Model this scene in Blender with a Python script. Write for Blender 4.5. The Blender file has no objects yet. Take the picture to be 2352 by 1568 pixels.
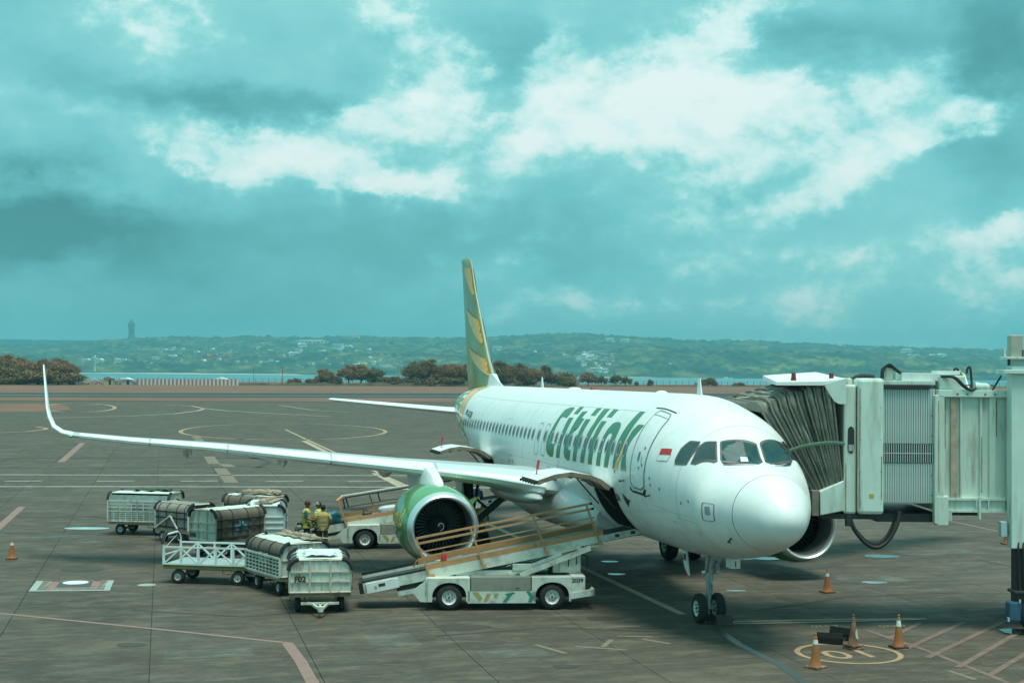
import bpy, bmesh, math, random
import numpy as np
from mathutils import Matrix, Vector, Euler
SC = bpy.context.scene
COL = SC.collection
rnd = random.Random(7)
R = math.radians

# ---------------------------------------------------------------- camera (world = aircraft axes: x aft, y starboard, z up)
CP = Vector((-30.0915, 13.8496, 6.3904)); YAW, PIT, ROLL, FPX = -0.238709, 0.022786, 0.0078849, 3294.48
_d = Vector((math.cos(PIT)*math.cos(YAW), math.cos(PIT)*math.sin(YAW), math.sin(PIT)))
RH = Vector((math.sin(YAW), -math.cos(YAW), 0)); DH = Vector((math.cos(YAW), math.sin(YAW), 0))
_u = RH.cross(_d)
_r = RH*math.cos(ROLL) + _u*math.sin(ROLL); _u = _u*math.cos(ROLL) - RH*math.sin(ROLL)
cam = bpy.data.cameras.new('camera'); camo = bpy.data.objects.new('camera', cam); COL.objects.link(camo)
cam.sensor_width = 36; cam.lens = FPX/2352*36; cam.clip_start = .1; cam.clip_end = 30000
camo.matrix_world = Matrix(((_r.x, _u.x, -_d.x, CP.x), (_r.y, _u.y, -_d.y, CP.y), (_r.z, _u.z, -_d.z, CP.z), (0, 0, 0, 1)))
SC.camera = camo
# ---------------------------------------------------------------- exposure, sun, sky
SC.view_settings.view_transform = 'Standard'; SC.view_settings.look = 'None'
SC.view_settings.exposure = 0.42; SC.view_settings.gamma = 1; SC.view_settings.use_curve_mapping = False
SC.cycles.use_denoising = True
SC.cycles.max_bounces = 6; SC.cycles.diffuse_bounces = 3; SC.cycles.glossy_bounces = 3; SC.cycles.transmission_bounces = 4
SC.cycles.volume_bounces = 0; SC.cycles.transparent_max_bounces = 8
SUN_EL, SUN_AZ, SUN_E, SUN_ANG = 75, 30, 2.7, 22    # azimuth: degrees to the right of straight back over the camera
sun = bpy.data.lights.new('sun', 'SUN'); sun.energy = SUN_E; sun.angle = R(SUN_ANG); sun.color = (.97, 1, .89)
suno = bpy.data.objects.new('sun', sun); COL.objects.link(suno)
_az = R(SUN_AZ)
sdir = (-DH*math.cos(_az) + RH*math.sin(_az))*math.cos(R(SUN_EL)) + Vector((0, 0, math.sin(R(SUN_EL))))
suno.rotation_euler = sdir.to_track_quat('Z', 'Y').to_euler(); suno.location = (0, 0, 60)

def pxdir(u, v):
    return (_d*FPX + _r*(u-1176) + _u*(784-v)).normalized()
W = bpy.data.worlds.new('World'); SC.world = W; W.use_nodes = True
def sky_nodes():
    nt = W.node_tree; nt.nodes.clear(); N = nt.nodes; K = nt.links.new
    def math_(op, a, b=None, c=None):
        n = N.new('ShaderNodeMath'); n.operation = op
        for i, x in enumerate((a, b, c)):
            if x is None: continue
            if isinstance(x, (int, float)): n.inputs[i].default_value = x
            else: K(x, n.inputs[i])
        return n.outputs[0]
    def dot(a, vec):
        n = N.new('ShaderNodeVectorMath'); n.operation = 'DOT_PRODUCT'; K(a, n.inputs[0]); n.inputs[1].default_value = vec
        return n.outputs['Value']
    tc = N.new('ShaderNodeTexCoord').outputs['Generated']
    rt = dot(tc, RH); fw = dot(tc, DH); up = dot(tc, (0, 0, 1))
    az = math_('ARCTAN2', rt, fw); el = math_('ARCSINE', math_('MINIMUM', math_('MAXIMUM', up, -1.0), 1.0))
    def noise(scale, detail, rough, sz=1.6, off=0.0, dz=0.0):
        m = N.new('ShaderNodeMapping'); K(tc, m.inputs[0]); m.inputs['Scale'].default_value = (1, 1, sz); m.inputs['Location'].default_value = (off, off*.7, dz)
        n = N.new('ShaderNodeTexNoise'); n.inputs['Scale'].default_value = scale; n.inputs['Detail'].default_value = detail; n.inputs['Roughness'].default_value = rough
        K(m.outputs[0], n.inputs['Vector']); return n
    wn = noise(9, 9, .62)
    sp = N.new('ShaderNodeSeparateColor'); K(wn.outputs['Color'], sp.inputs[0])
    az2 = math_('MULTIPLY_ADD', math_('SUBTRACT', sp.outputs[0], .5), .16, az)
    el2 = math_('MULTIPLY_ADD', math_('SUBTRACT', sp.outputs[1], .5), .10, el)
    cv = N.new('ShaderNodeCombineXYZ'); K(az2, cv.inputs[0]); K(el2, cv.inputs[1]); cv.inputs[2].default_value = 1
    # cloud masses: where each stands in the sky, its spread, tilt and brightness
    B = [(1530, 140, 240, 70, 28, .55), (1680, 40, 120, 60, 30, .38), (1560, 250, 240, 60, 5, .52), (930, 110, 130, 80, -60, .38), (900, 265, 150, 70, 20, .52),
         (610, 355, 330, 36, -9, .40), (960, 410, 120, 28, 20, .42), (760, 395, 300, 40, -3, .22), (1390, 300, 160, 75, 5, .42), (1250, 320, 60, 50, 20, .20),
         (1560, 350, 120, 40, 0, .32), (1255, 160, 50, 130, 0, .30), (1900, 425, 110, 36, 18, .55), (2120, 340, 170, 40, 8, .36), (2140, 220, 180, 60, 0, .30),
         (2160, 110, 130, 34, 12, .16), (1750, 280, 200, 60, -10, .18), (1960, 320, 200, 40, 10, .14), (1600, 460, 110, 26, 5, .12), (1265, 690, 80, 30, 0, .22),
         (1500, 715, 300, 24, 0, .14), (2260, 670, 120, 36, -10, .22), (2190, 560, 130, 40, 0, .20), (2320, 545, 70, 50, 0, .2), (1760, 600, 160, 50, 0, .12), (1900, 620, 700, 160, 0, .10), (1700, 400, 500, 120, 0, .08), (1650, 430, 120, 36, 0, .2), (300, 40, 200, 50, -10, .26), (380, 130, 120, 60, -30, .16), (120, 240, 160, 50, 0, .12),
         (20, 480, 240, 75, -4, -.34), (120, 545, 300, 60, 6, -.16), (560, 250, 330, 34, -6, -.16), (1150, 130, 110, 70, 0, -.10), (600, 590, 520, 100, 0, -.15),
         (1150, 560, 320, 70, 0, -.10), (250, 730, 500, 60, 0, -.08), (1950, 70, 170, 60, 0, -.13), (2330, 60, 140, 170, 0, -.22), (2330, 400, 90, 160, 0, -.10), (720, 20, 180, 40, 0, .02)]
    acc = None; dk = None
    for (u, v, su, sv, t, w) in B:
        q = pxdir(u, v); a0 = math.atan2(q.dot(RH), q.dot(DH)); e0 = math.asin(q.z)
        sa, se = su/FPX, sv/FPX; c, s = math.cos(R(t)), math.sin(R(t))
        P = dot(cv.outputs[0], (c/sa, s/sa, -(a0*c+e0*s)/sa)); Q = dot(cv.outputs[0], (-s/se, c/se, -(-a0*s+e0*c)/se))
        g = math_('EXPONENT', math_('MULTIPLY', math_('MULTIPLY_ADD', Q, Q, math_('MULTIPLY', P, P)), -.8))
        if w > 0: acc = math_('MULTIPLY', g, w) if acc is None else math_('MULTIPLY_ADD', g, w, acc)
        else: dk = math_('MULTIPLY', g, w) if dk is None else math_('MULTIPLY_ADD', g, w, dk)
    f0 = noise(2.3, 4, .5, 2.2, 11.3).outputs['Fac']; f1 = noise(6.5, 12, .62, 1.9, 3.1).outputs['Fac']; f2 = noise(17, 10, .64, 1.6, 7.7).outputs['Fac']; f3 = noise(40, 8, .6, 1.5, 5.1).outputs['Fac']
    r1 = math_('SUBTRACT', f1, noise(6.5, 8, .58, 1.9, 3.1, .045).outputs['Fac']); r2_ = math_('SUBTRACT', f2, noise(17, 6, .58, 1.6, 7.7, .016).outputs['Fac'])
    sub_ = lambda x: math_('SUBTRACT', x, .5)
    # cumulus: where the mass outweighs a threshold broken up by noise at three sizes
    m0 = math_('MULTIPLY_ADD', sub_(f0), .35, math_('MULTIPLY', acc, 1.45))
    fm = math_('MINIMUM', math_('MULTIPLY_ADD', acc, 1.6, .55), 1.0)
    mm = math_('MULTIPLY_ADD', fm, math_('MULTIPLY_ADD', sub_(f3), .40, math_('MULTIPLY_ADD', sub_(f2), .75, math_('MULTIPLY', sub_(f1), .95))), m0)
    def sstep(x, a, b):
        r = N.new('ShaderNodeMapRange'); r.interpolation_type = 'SMOOTHSTEP'; K(x, r.inputs[0]); r.inputs[1].default_value = a; r.inputs[2].default_value = b; return r.outputs[0]
    mask = math_('MULTIPLY', sstep(mm, .12, .40), .9)
    veil = math_('MULTIPLY_ADD', math_('MINIMUM', acc, .6), .34, math_('MULTIPLY_ADD', dk, 1.35, .475))
    veil = math_('MULTIPLY_ADD', sub_(f1), .30, math_('MULTIPLY_ADD', sub_(f2), .12, veil))
    lit = math_('MULTIPLY_ADD', sub_(f3), .35, math_('MULTIPLY_ADD', sub_(f2), .85, math_('MULTIPLY_ADD', sub_(f1), .55, math_('MULTIPLY_ADD', sstep(acc, .05, .75), .38, .61))))
    lit = math_('MULTIPLY_ADD', r1, .9, math_('MULTIPLY_ADD', r2_, .6, lit))
    veil = math_('MULTIPLY_ADD', r1, .16, veil)
    C = math_('MULTIPLY_ADD', mask, math_('SUBTRACT', lit, veil), veil)
    hi = math_('MULTIPLY', math_('MAXIMUM', math_('SUBTRACT', el, .27), 0.0), .14)
    C = math_('ADD', C, hi)
    rp = N.new('ShaderNodeValToRGB'); K(C, rp.inputs[0]); cr = rp.color_ramp
    cr.elements[0].position = 0.02; cr.elements[0].color = (.05, .20, .20, 1)
    cr.elements[1].position = 1.0; cr.elements[1].color = (.90, 1.0, .97, 1)
    for p_, c_ in ((.22, (.095, .36, .375)), (.43, (.19, .58, .60)), (.62, (.36, .76, .75)), (.8, (.68, .92, .89))):
        e = cr.elements.new(p_); e.color = (*c_, 1)
    ni = N.new('ShaderNodeTexSky'); ni.sky_type = 'NISHITA'; ni.sun_disc = False
    ni.sun_elevation = R(SUN_EL); ni.sun_rotation = math.atan2(sdir.x, sdir.y)
    ti = N.new('ShaderNodeMix'); ti.data_type = 'RGBA'; ti.blend_type = 'MULTIPLY'; ti.inputs[0].default_value = 1
    K(ni.outputs[0], ti.inputs[6]); ti.inputs[7].default_value = (.5, .95, .75, 1)
    sc = N.new('ShaderNodeMix'); sc.data_type = 'RGBA'; sc.blend_type = 'MULTIPLY'; sc.inputs[0].default_value = 1
    K(rp.outputs[0], sc.inputs[6]); sc.inputs[7].default_value = (8.0, 8.0, 8.0, 1); sc.clamp_result = False
    mx = N.new('ShaderNodeMix'); mx.data_type = 'RGBA'; mx.inputs[0].default_value = .92
    K(ti.outputs[2], mx.inputs[6]); K(sc.outputs[2], mx.inputs[7])
    bg = N.new('ShaderNodeBackground'); bg.inputs[1].default_value = .1; K(mx.outputs[2], bg.inputs[0])
    out = N.new('ShaderNodeOutputWorld'); K(bg.outputs[0], out.inputs[0])
sky_nodes()
W.cycles.sampling_method = 'MANUAL'; W.cycles.sample_map_resolution = 512

# ---------------------------------------------------------------- survey helpers
def at(u, v, dep):
    q = pxdir(u, v); return CP + q*(dep/q.dot(DH))
def gp(u, v, z=0.0):
    q = pxdir(u, v); return CP + q*((z-CP.z)/q.z)
def WL(x, y, z=0.0):                       # survey frame (right, forward from the viewing point) to world
    p = CP + RH*x + DH*y; return Vector((p.x, p.y, z))
RANG = math.atan2(RH.y, RH.x)

# ---------------------------------------------------------------- materials
MATS = {}
def M(name, col, rough=.6, metal=0.0, var=.12, vs=3.0, dirt=None, da=.45, ds=2.0, streak=False, bump=0.0, bs=40.0, coat=0.0, spec=.5, rnd_=0.0, dt=(.52, .72)):
    if name in MATS: return MATS[name]
    m = bpy.data.materials.new(name); m.use_nodes = True; nt = m.node_tree; N = nt.nodes; K = nt.links.new
    b = N['Principled BSDF']; b.inputs['Roughness'].default_value = rough; b.inputs['Metallic'].default_value = metal
    b.inputs['Coat Weight'].default_value = coat; b.inputs['Coat Roughness'].default_value = .08; b.inputs['Specular IOR Level'].default_value = spec
    tc = N.new('ShaderNodeTexCoord').outputs['Object']
    def nz(scale, detail=5, sc=None):
        n = N.new('ShaderNodeTexNoise'); n.inputs['Scale'].default_value = scale; n.inputs['Detail'].default_value = detail; n.inputs['Roughness'].default_value = .6
        if sc:
            mp = N.new('ShaderNodeMapping'); mp.inputs['Scale'].default_value = sc; K(tc, mp.inputs[0]); K(mp.outputs[0], n.inputs[0])
        else: K(tc, n.inputs[0])
        return n.outputs['Fac']
    def mix(f, a, c, bt='MIX'):
        x = N.new('ShaderNodeMix'); x.data_type = 'RGBA'; x.blend_type = bt
        for i, v in ((0, f), (6, a), (7, c)):
            if isinstance(v, (int, float)): x.inputs[i].default_value = v
            elif isinstance(v, tuple): x.inputs[i].default_value = (*v[:3], 1)
            else: K(v, x.inputs[i])
        return x.outputs[2]
    def ramp(f, a, c):
        r = N.new('ShaderNodeMapRange'); K(f, r.inputs[0]); r.inputs[1].default_value = a; r.inputs[2].default_value = c; return r.outputs[0]
    lo = tuple(max(0, c*(1-var)) for c in col); hi = tuple(min(1, c*(1+var)) for c in col)
    out = mix(ramp(nz(vs), .3, .7), lo, hi)
    if dirt:
        f = nz(ds, 8, (3, 3, .5) if streak else None)
        k = N.new('ShaderNodeMath'); k.operation = 'MULTIPLY'; K(ramp(f, *dt), k.inputs[0]); k.inputs[1].default_value = da
        out = mix(k.outputs[0], out, tuple(dirt))
    if rnd_:
        oi = N.new('ShaderNodeObjectInfo'); r = N.new('ShaderNodeMapRange'); K(oi.outputs['Random'], r.inputs[0]); r.inputs[3].default_value = 1-rnd_; r.inputs[4].default_value = 1+rnd_
        cb = N.new('ShaderNodeCombineColor')
        for i in range(3): K(r.outputs[0], cb.inputs[i])
        out = mix(1.0, out, cb.outputs[0], 'MULTIPLY')
    K(out, b.inputs['Base Color'])
    if bump:
        bn = N.new('ShaderNodeBump'); bn.inputs['Strength'].default_value = bump; bn.inputs['Distance'].default_value = .02
        K(nz(bs, 6), bn.inputs['Height']); K(bn.outputs[0], b.inputs['Normal'])
    MATS[name] = m; return m

# ---------------------------------------------------------------- mesh builder
class MB:
    def __init__(s): s.v = []; s.f = []; s.m = []; s.mi = 0
    def add(s, vs, fs):
        o = len(s.v); s.v += [tuple(p) for p in vs]; s.f += [tuple(i+o for i in f) for f in fs]; s.m += [s.mi]*len(fs); return s
    def box(s, x0, x1, y0, y1, z0, z1):
        return s.add([(x, y, z) for x in (x0, x1) for y in (y0, y1) for z in (z0, z1)],
                     [(0, 1, 3, 2), (4, 6, 7, 5), (0, 4, 5, 1), (2, 3, 7, 6), (0, 2, 6, 4), (1, 5, 7, 3)])
    def beam(s, p, q, w=.05, h=None, up=(0, 0, 1)):
        p = Vector(p); q = Vector(q); h = w if h is None else h; d = (q-p)
        if d.length < 1e-6: return s
        d.normalize(); up = Vector(up); a = d.cross(up)
        if a.length < 1e-3: a = d.cross(Vector((1, 0, 0)))
        a.normalize(); b = a.cross(d); a = a*w/2; b = b*h/2
        return s.add([e+i*a+j*b for e in (p, q) for i in (-1, 1) for j in (-1, 1)],
                     [(0, 1, 3, 2), (4, 6, 7, 5), (0, 4, 5, 1), (2, 3, 7, 6), (0, 2, 6, 4), (1, 5, 7, 3)])
    def tube(s, pts, r=.03, n=8, cap=True):
        pts = [Vector(p) for p in pts]; rows = []; prev = None
        for i, p in enumerate(pts):
            d = (pts[min(i+1, len(pts)-1)] - pts[max(i-1, 0)])
            d = d.normalized() if d.length > 1e-9 else Vector((0, 0, 1))
            a = prev if prev is not None else (Vector((0, 0, 1)) if abs(d.z) < .9 else Vector((1, 0, 0)))
            a = a - d*a.dot(d)
            if a.length < 1e-4: a = d.orthogonal()
            a.normalize(); prev = a; b = d.cross(a); rr = r[i] if isinstance(r, (list, tuple)) else r
            rows.append([p + (a*math.cos(2*math.pi*k/n) + b*math.sin(2*math.pi*k/n))*rr for k in range(n)])
        return s.loft(rows, cap)
    def cyl(s, p, q, r, n=16, r2=None): return s.tube([p, q], [r, r if r2 is None else r2], n)
    def loft(s, rows, cap=False, close=True):
        n = len(rows[0]); vs = [p for r_ in rows for p in r_]; fs = []
        for i in range(len(rows)-1):
            for k in range(n if close else n-1):
                k2 = (k+1) % n; fs.append((i*n+k, i*n+k2, (i+1)*n+k2, (i+1)*n+k))
        if cap: fs += [tuple(range(n))[::-1], tuple(range((len(rows)-1)*n, len(rows)*n))]
        return s.add(vs, fs)
    def lathe(s, o, ax, prof, n=24, cap=False):
        o = Vector(o); ax = Vector(ax).normalized(); a = ax.orthogonal().normalized(); b = ax.cross(a)
        return s.loft([[o + ax*t + (a*math.cos(2*math.pi*k/n) + b*math.sin(2*math.pi*k/n))*r for k in range(n)] for t, r in prof], cap)
    def prism(s, poly, f0, f1):             # poly of 2-D points, two maps to 3-D
        n = len(poly); vs = [f0(*p) for p in poly] + [f1(*p) for p in poly]
        return s.add(vs, [tuple(range(n))[::-1], tuple(range(n, 2*n))] + [(i, (i+1) % n, n+(i+1) % n, n+i) for i in range(n)])
    def quad(s, a, b, c, d): return s.add([a, b, c, d], [(0, 1, 2, 3)])
    def sphere(s, c, rx, ry=None, rz=None, n=12, m=8):
        ry = rx if ry is None else ry; rz = rx if rz is None else rz; c = Vector(c); rows = []
        for i in range(m+1):
            t = math.pi*(i/m)*.998 + .001
            rows.append([c + Vector((rx*math.sin(t)*math.cos(2*math.pi*k/n), ry*math.sin(t)*math.sin(2*math.pi*k/n), rz*math.cos(t))) for k in range(n)])
        return s.loft(rows, True)
    def mesh(s, name, mats, smooth=False, fix=True):
        me = bpy.data.meshes.new(name); me.from_pydata(s.v, [], s.f)
        for m_ in (mats if isinstance(mats, (list, tuple)) else [mats]): me.materials.append(m_)
        me.polygons.foreach_set('material_index', s.m)
        if fix:
            bm = bmesh.new(); bm.from_mesh(me); bmesh.ops.recalc_face_normals(bm, faces=bm.faces); bm.to_mesh(me); bm.free()
        if smooth:
            me.polygons.foreach_set('use_smooth', [True]*len(me.polygons))
        me.update(); return me
    def build(s, name, mats, parent=None, smooth=False, bevel=0.0, fix=True, sharp=40):
        me = s.mesh(name, mats, smooth, fix)
        if smooth and sharp: me.set_sharp_from_angle(angle=R(sharp))
        return put(name, me, parent, bevel)
def put(name, me, parent=None, bevel=0.0, loc=None):
    o = bpy.data.objects.new(name, me); COL.objects.link(o)
    if parent is not None: o.parent = parent
    if loc is not None: o.location = loc
    if bevel:
        b = o.modifiers.new('bevel', 'BEVEL'); b.width = bevel; b.segments = 2; b.limit_method = 'ANGLE'; b.angle_limit = R(40)
    return o
def tag(o, label=None, cat=None, group=None, kind=None):
    if label: o['label'] = label
    if cat: o['category'] = cat
    if group: o['group'] = group
    if kind: o['kind'] = kind
    return o
def thing(name, label, cat, loc=(0, 0, 0), rz=0.0, group=None):
    o = bpy.data.objects.new(name, None); COL.objects.link(o); o.location = loc; o.rotation_euler = (0, 0, rz); o.empty_display_size = .3
    return tag(o, label, cat, group)
def lthing(name, label, cat, x, y, heading=0.0, z=0.0, group=None):     # survey-frame placement
    return thing(name, label, cat, WL(x, y, z), RANG + R(heading), group)
def copy_tree(o, parent=None):
    c = o.copy(); COL.objects.link(c)
    if parent is not None: c.parent = parent
    for ch in list(o.children): copy_tree(ch, c)
    return c
def text_flat(body, size=1.0, bold=0.0, shear=0.0, align='CENTER'):       # flat lettering outline as (verts2d, faces)
    cu = bpy.data.curves.new('t', 'FONT'); cu.body = body; cu.size = size; cu.offset = bold; cu.shear = shear; cu.align_x = align; cu.align_y = 'CENTER'; cu.resolution_u = 3
    ob = bpy.data.objects.new('t', cu); COL.objects.link(ob)
    dg = bpy.context.evaluated_depsgraph_get(); me = bpy.data.meshes.new_from_object(ob.evaluated_get(dg))
    vs = [(v.co.x, v.co.y) for v in me.vertices]; fs = [tuple(p.vertices) for p in me.polygons]
    bpy.data.objects.remove(ob); bpy.data.curves.remove(cu); bpy.data.meshes.remove(me)
    return vs, fs
def lettering(body, size, mat, parent, org, ax, ay, bold=0.0, name='lettering', shear=0.0, align='CENTER'):
    vs, fs = text_flat(body, size, bold, shear, align); org = Vector(org); ax = Vector(ax); ay = Vector(ay)
    mb = MB(); mb.add([org + ax*x + ay*y for x, y in vs], fs); return mb.build(name, mat, parent, fix=False)
# numpy value noise
def _h(ix, iy, s): 
    n = np.sin(ix*127.1 + iy*311.7 + s*74.7)*43758.5453; return n - np.floor(n)
def vnoise(x, y, s=0):
    x = np.asarray(x, float); y = np.asarray(y, float); ix = np.floor(x); iy = np.floor(y); fx = x-ix; fy = y-iy
    fx = fx*fx*(3-2*fx); fy = fy*fy*(3-2*fy)
    return (_h(ix, iy, s)*(1-fx) + _h(ix+1, iy, s)*fx)*(1-fy) + (_h(ix, iy+1, s)*(1-fx) + _h(ix+1, iy+1, s)*fx)*fy
def fbm(x, y, s=0, o=4): return sum(vnoise(np.asarray(x)*2**i, np.asarray(y)*2**i, s+i)/2**i for i in range(o))/sum(1/2**i for i in range(o))
DEC = {'C':[(12.95,42.6),(13.17,41.9),(13.52,42.7),(13.76,45.5),(13.82,50.9),(13.86,58.1),(13.93,66.7),(14.08,73.1),(14.1,79.2),(14.03,85.4),(13.82,88.9),(13.48,90.6),(13.22,90.2),(13.12,87.8),(13.16,78.8),(13.39,79.3),(13.6,78.1),(13.67,74.8),(13.59,70.3),(13.55,61.2),(13.55,55.3),(13.46,53.5),(13.24,53.4),(12.96,54.4),(12.89,48.8)],
 'i1d':[(12.55,40.9),(12.13,40.5),(12.11,49.1),(12.54,49.2)],
 'i1':[(12.7,53.4),(12.25,53.1),(12.24,66.0),(12.36,74.8),(12.39,83.8),(12.43,90.0),(12.82,90.2),(12.8,83.6),(12.73,75.2),(12.66,65.2)],
 't':[(11.36,44.8),(11.84,46.1),(11.84,54.4),(11.87,65.1),(11.95,72.9),(12.0,80.0),(11.98,84.8),(11.83,88.4),(11.57,90.3),(11.33,90.2),(11.27,86.9),(11.29,81.4),(11.49,81.7),(11.61,80.2),(11.61,74.6),(11.52,66.9),(11.54,62.5),(11.19,61.9),(11.07,53.1),(11.42,52.5)],
 'i2d':[(10.77,40.7),(10.3,40.4),(10.29,49.0),(10.73,49.0)],
 'i2':[(10.91,53.2),(10.45,52.9),(10.51,63.0),(10.56,71.5),(10.57,79.5),(10.6,89.9),(10.97,90.0),(10.94,80.1),(10.93,71.2),(10.92,62.7)],
 'l':[(10.05,40.8),(9.51,40.5),(9.46,48.3),(9.53,58.3),(9.62,67.4),(9.71,75.1),(9.73,82.2),(9.79,89.7),(10.17,89.8),(10.13,82.0),(10.1,73.3),(10.02,65.0),(9.91,55.1)],
 'i3d':[(9.16,40.5),(8.72,40.2),(8.71,49.0),(9.15,49.0)],
 'i3':[(9.34,53.2),(8.88,53.0),(8.95,62.0),(9.0,71.0),(8.98,79.5),(9.01,89.7),(9.4,89.8),(9.38,80.8),(9.36,71.5),(9.35,63.3)],
 'n':[(8.2,54.2),(8.0,52.6),(7.76,52.4),(7.56,53.3),(7.42,55.8),(7.35,60.8),(7.35,67.9),(7.41,74.8),(7.43,81.5),(7.5,89.5),(7.87,89.6),(7.81,82.1),(7.78,75.4),(7.73,69.2),(7.75,63.7),(7.9,62.5),(8.04,63.1),(8.14,66.7),(8.18,73.7),(8.2,82.7),(8.21,89.5),(8.61,89.7),(8.56,82.6),(8.53,74.2),(8.48,67.1),(8.37,59.5)],
 'k1':[(6.82,40.3),(6.42,40.3),(6.4,50.0),(6.43,59.5),(6.47,65.5),(6.53,72.8),(6.66,79.5),(6.8,84.0),(6.9,89.3),(7.08,89.5),(7.06,83.0),(7.04,75.8),(7.03,67.5),(6.96,60.2),(6.88,50.6)],
 'k2':[(6.11,52.7),(5.66,52.0),(5.77,57.9),(5.96,65.0),(6.08,70.5),(6.08,75.6),(6.01,81.2),(5.89,89.0),(6.37,89.3),(6.35,83.2),(6.37,76.2),(6.31,70.2),(6.32,64.2),(6.27,58.1)],
 'kw':[(6.35,64.4),(6.24,70.1),(6.37,77.6),(6.59,84.4),(6.65,89.6),(6.93,89.7),(6.8,84.0),(6.61,78.0),(6.46,70.5)],
 'w1':[(3.15,45.9),(2.91,40.1),(2.81,46.5),(2.81,62.4),(3.2,68.4),(3.23,65.8),(3.23,55.2)],
 'w2':[(2.78,36.8),(2.57,29.3),(2.18,37.8),(2.2,41.1),(2.52,57.4),(2.66,59.5),(2.68,54.5),(2.8,41.9)],
 'w3':[(2.49,26.1),(2.26,-4.5),(1.87,-4.4),(1.73,2.3),(2.1,33.5),(2.15,33.7)],
 'w4':[(2.28,-8.7),(2.71,-35.8),(2.21,-42.6),(1.81,-12.8),(1.89,-9.4)],
 'red':[(3.99,63.4),(3.53,59.9),(3.48,65.0),(3.97,68.6)],
 'white':[(3.97,68.6),(3.48,65.0),(3.53,70.4),(4.02,73.4)],
 'panel':[(1.95,82.2),(1.6,79.5),(1.57,102.4),(1.9,102.8)],
 'inner':[(1.84,85.3),(1.7,84.7),(1.67,95.0),(1.82,95.3)],
 'sill':[(5.63,98.8),(5.5,101.5),(4.7,100.7),(4.58,97.2),(4.47,97.3),(4.57,102.4),(5.48,103.0),(5.65,101.5)],
 'door':[(5.61,39.7),(4.79,35.2),(4.65,41.1),(4.55,56.7),(4.58,70.6),(4.62,83.4),(4.6,95.6),(4.82,98.2),(5.33,99.7),(5.54,96.3),(5.53,85.1),(5.53,73.7),(5.57,58.6),(5.59,46.6)],
 'blk':[(5.96,34.5),(4.61,32.6)],
 'ring':[(1.04,83.3),(1.1,46.5),(0.95,-2.8),(1.08,116.9),(1.17,148.3)],
 'wscr_line':[(7.0,122.1),(1.08,102.5)],
 'emblem':[(6.66,106.5),(6.39,106.7),(6.12,109.9),(5.96,110.3),(5.91,111.2),(6.03,112.0),(6.29,117.0),(6.39,114.2),(6.43,113.2),(6.51,113.1),(6.36,113.0),(6.45,111.5),(6.6,111.7),(6.39,111.1),(6.49,110.1),(6.61,110.0),(6.39,109.7),(6.49,108.5),(6.63,108.5),(6.41,108.3),(6.47,107.0)]}
# ---------------------------------------------------------------- the airliner
WHITE = M('aircraft_white', (.78, .82, .80), .34, var=.03, dirt=(.50, .53, .47), da=.36, ds=1.0, streak=True, coat=.12)
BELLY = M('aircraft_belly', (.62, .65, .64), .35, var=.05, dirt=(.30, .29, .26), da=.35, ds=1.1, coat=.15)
ALU = M('polished_aluminium', (.80, .83, .83), .34, metal=.8, var=.04)
SLATM = M('slat_metal', (.72, .76, .75), .32, metal=.35, var=.05)
LGREEN = M('livery_green', (.026, .165, .048), .3, var=.12, vs=.9, coat=.4)
NGREEN = M('nacelle_green', (.085, .25, .08), .22, var=.3, vs=.6, coat=.7)
TGREEN = M('tail_green', (.24, .26, .05), .3, var=.35, vs=.45, coat=.4)
TYEL = M('livery_yellow', (.95, .43, .055), .3, var=.1, coat=.4)
DARK = M('dark_rubber', (.018, .02, .02), .75, var=.3, vs=8)
BLACKM = M('black_metal', (.03, .032, .034), .5, var=.2)
GLASS = M('dark_glass', (.012, .03, .032), .04, var=.2, spec=.9, coat=1)
FRAMEG = M('window_frame_grey', (.28, .33, .32), .4)
LINE = M('panel_line', (.23, .27, .26), .5)
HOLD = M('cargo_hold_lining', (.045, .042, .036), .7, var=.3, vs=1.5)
DOORIN = M('door_inner_skin', (.26, .20, .145), .6, var=.3, vs=4, dirt=(.05, .05, .05), da=.6, ds=3)
REDM = M('signal_red', (.5, .03, .035), .5)
STEEL = M('gear_steel', (.42, .47, .46), .35, metal=.5, var=.2, vs=9)
TYRE = M('tyre_rubber', (.022, .024, .024), .8, var=.35, vs=6, bump=.2)
RIMW = M('wheel_rim_white', (.62, .64, .60), .45, var=.12, dirt=(.12, .1, .08), da=.5, ds=8)
XT = [0, .005, .02, .08, .25, .6, 1.0, 1.5, 1.9, 2.4, 2.9, 3.5, 4.5, 5.5, 6.5, 24, 30, 34, 36, 37.5]
ZT = [3.08, 3.147, 3.213, 3.346, 3.551, 3.853, 4.06, 4.24, 4.358, 4.877, 5.14, 5.463, 5.712, 5.87, 5.90, 5.90, 5.88, 5.66, 5.45, 5.22]
XB = [0, .005, .02, .08, .25, .6, 1.0, 1.5, 2.2, 3, 4, 5, 23, 26, 29, 32, 35, 36.8, 37.5]
ZB = [3.08, 3.014, 2.949, 2.818, 2.616, 2.447, 2.333, 2.181, 2.017, 1.898, 1.825, 1.76, 1.76, 2.1, 2.75, 3.45, 4.2, 4.65, 4.85]
XW = [0, .005, .02, .08, .25, .6, 1.0, 1.5, 2.2, 3, 4, 5, 6, 24, 27, 30, 33, 36, 37.5]
WW = [.004, .069, .139, .277, .49, .72, .95, 1.20, 1.51, 1.68, 1.88, 1.96, 1.975, 1.975, 1.86, 1.55, 1.1, .5, .2]
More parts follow.
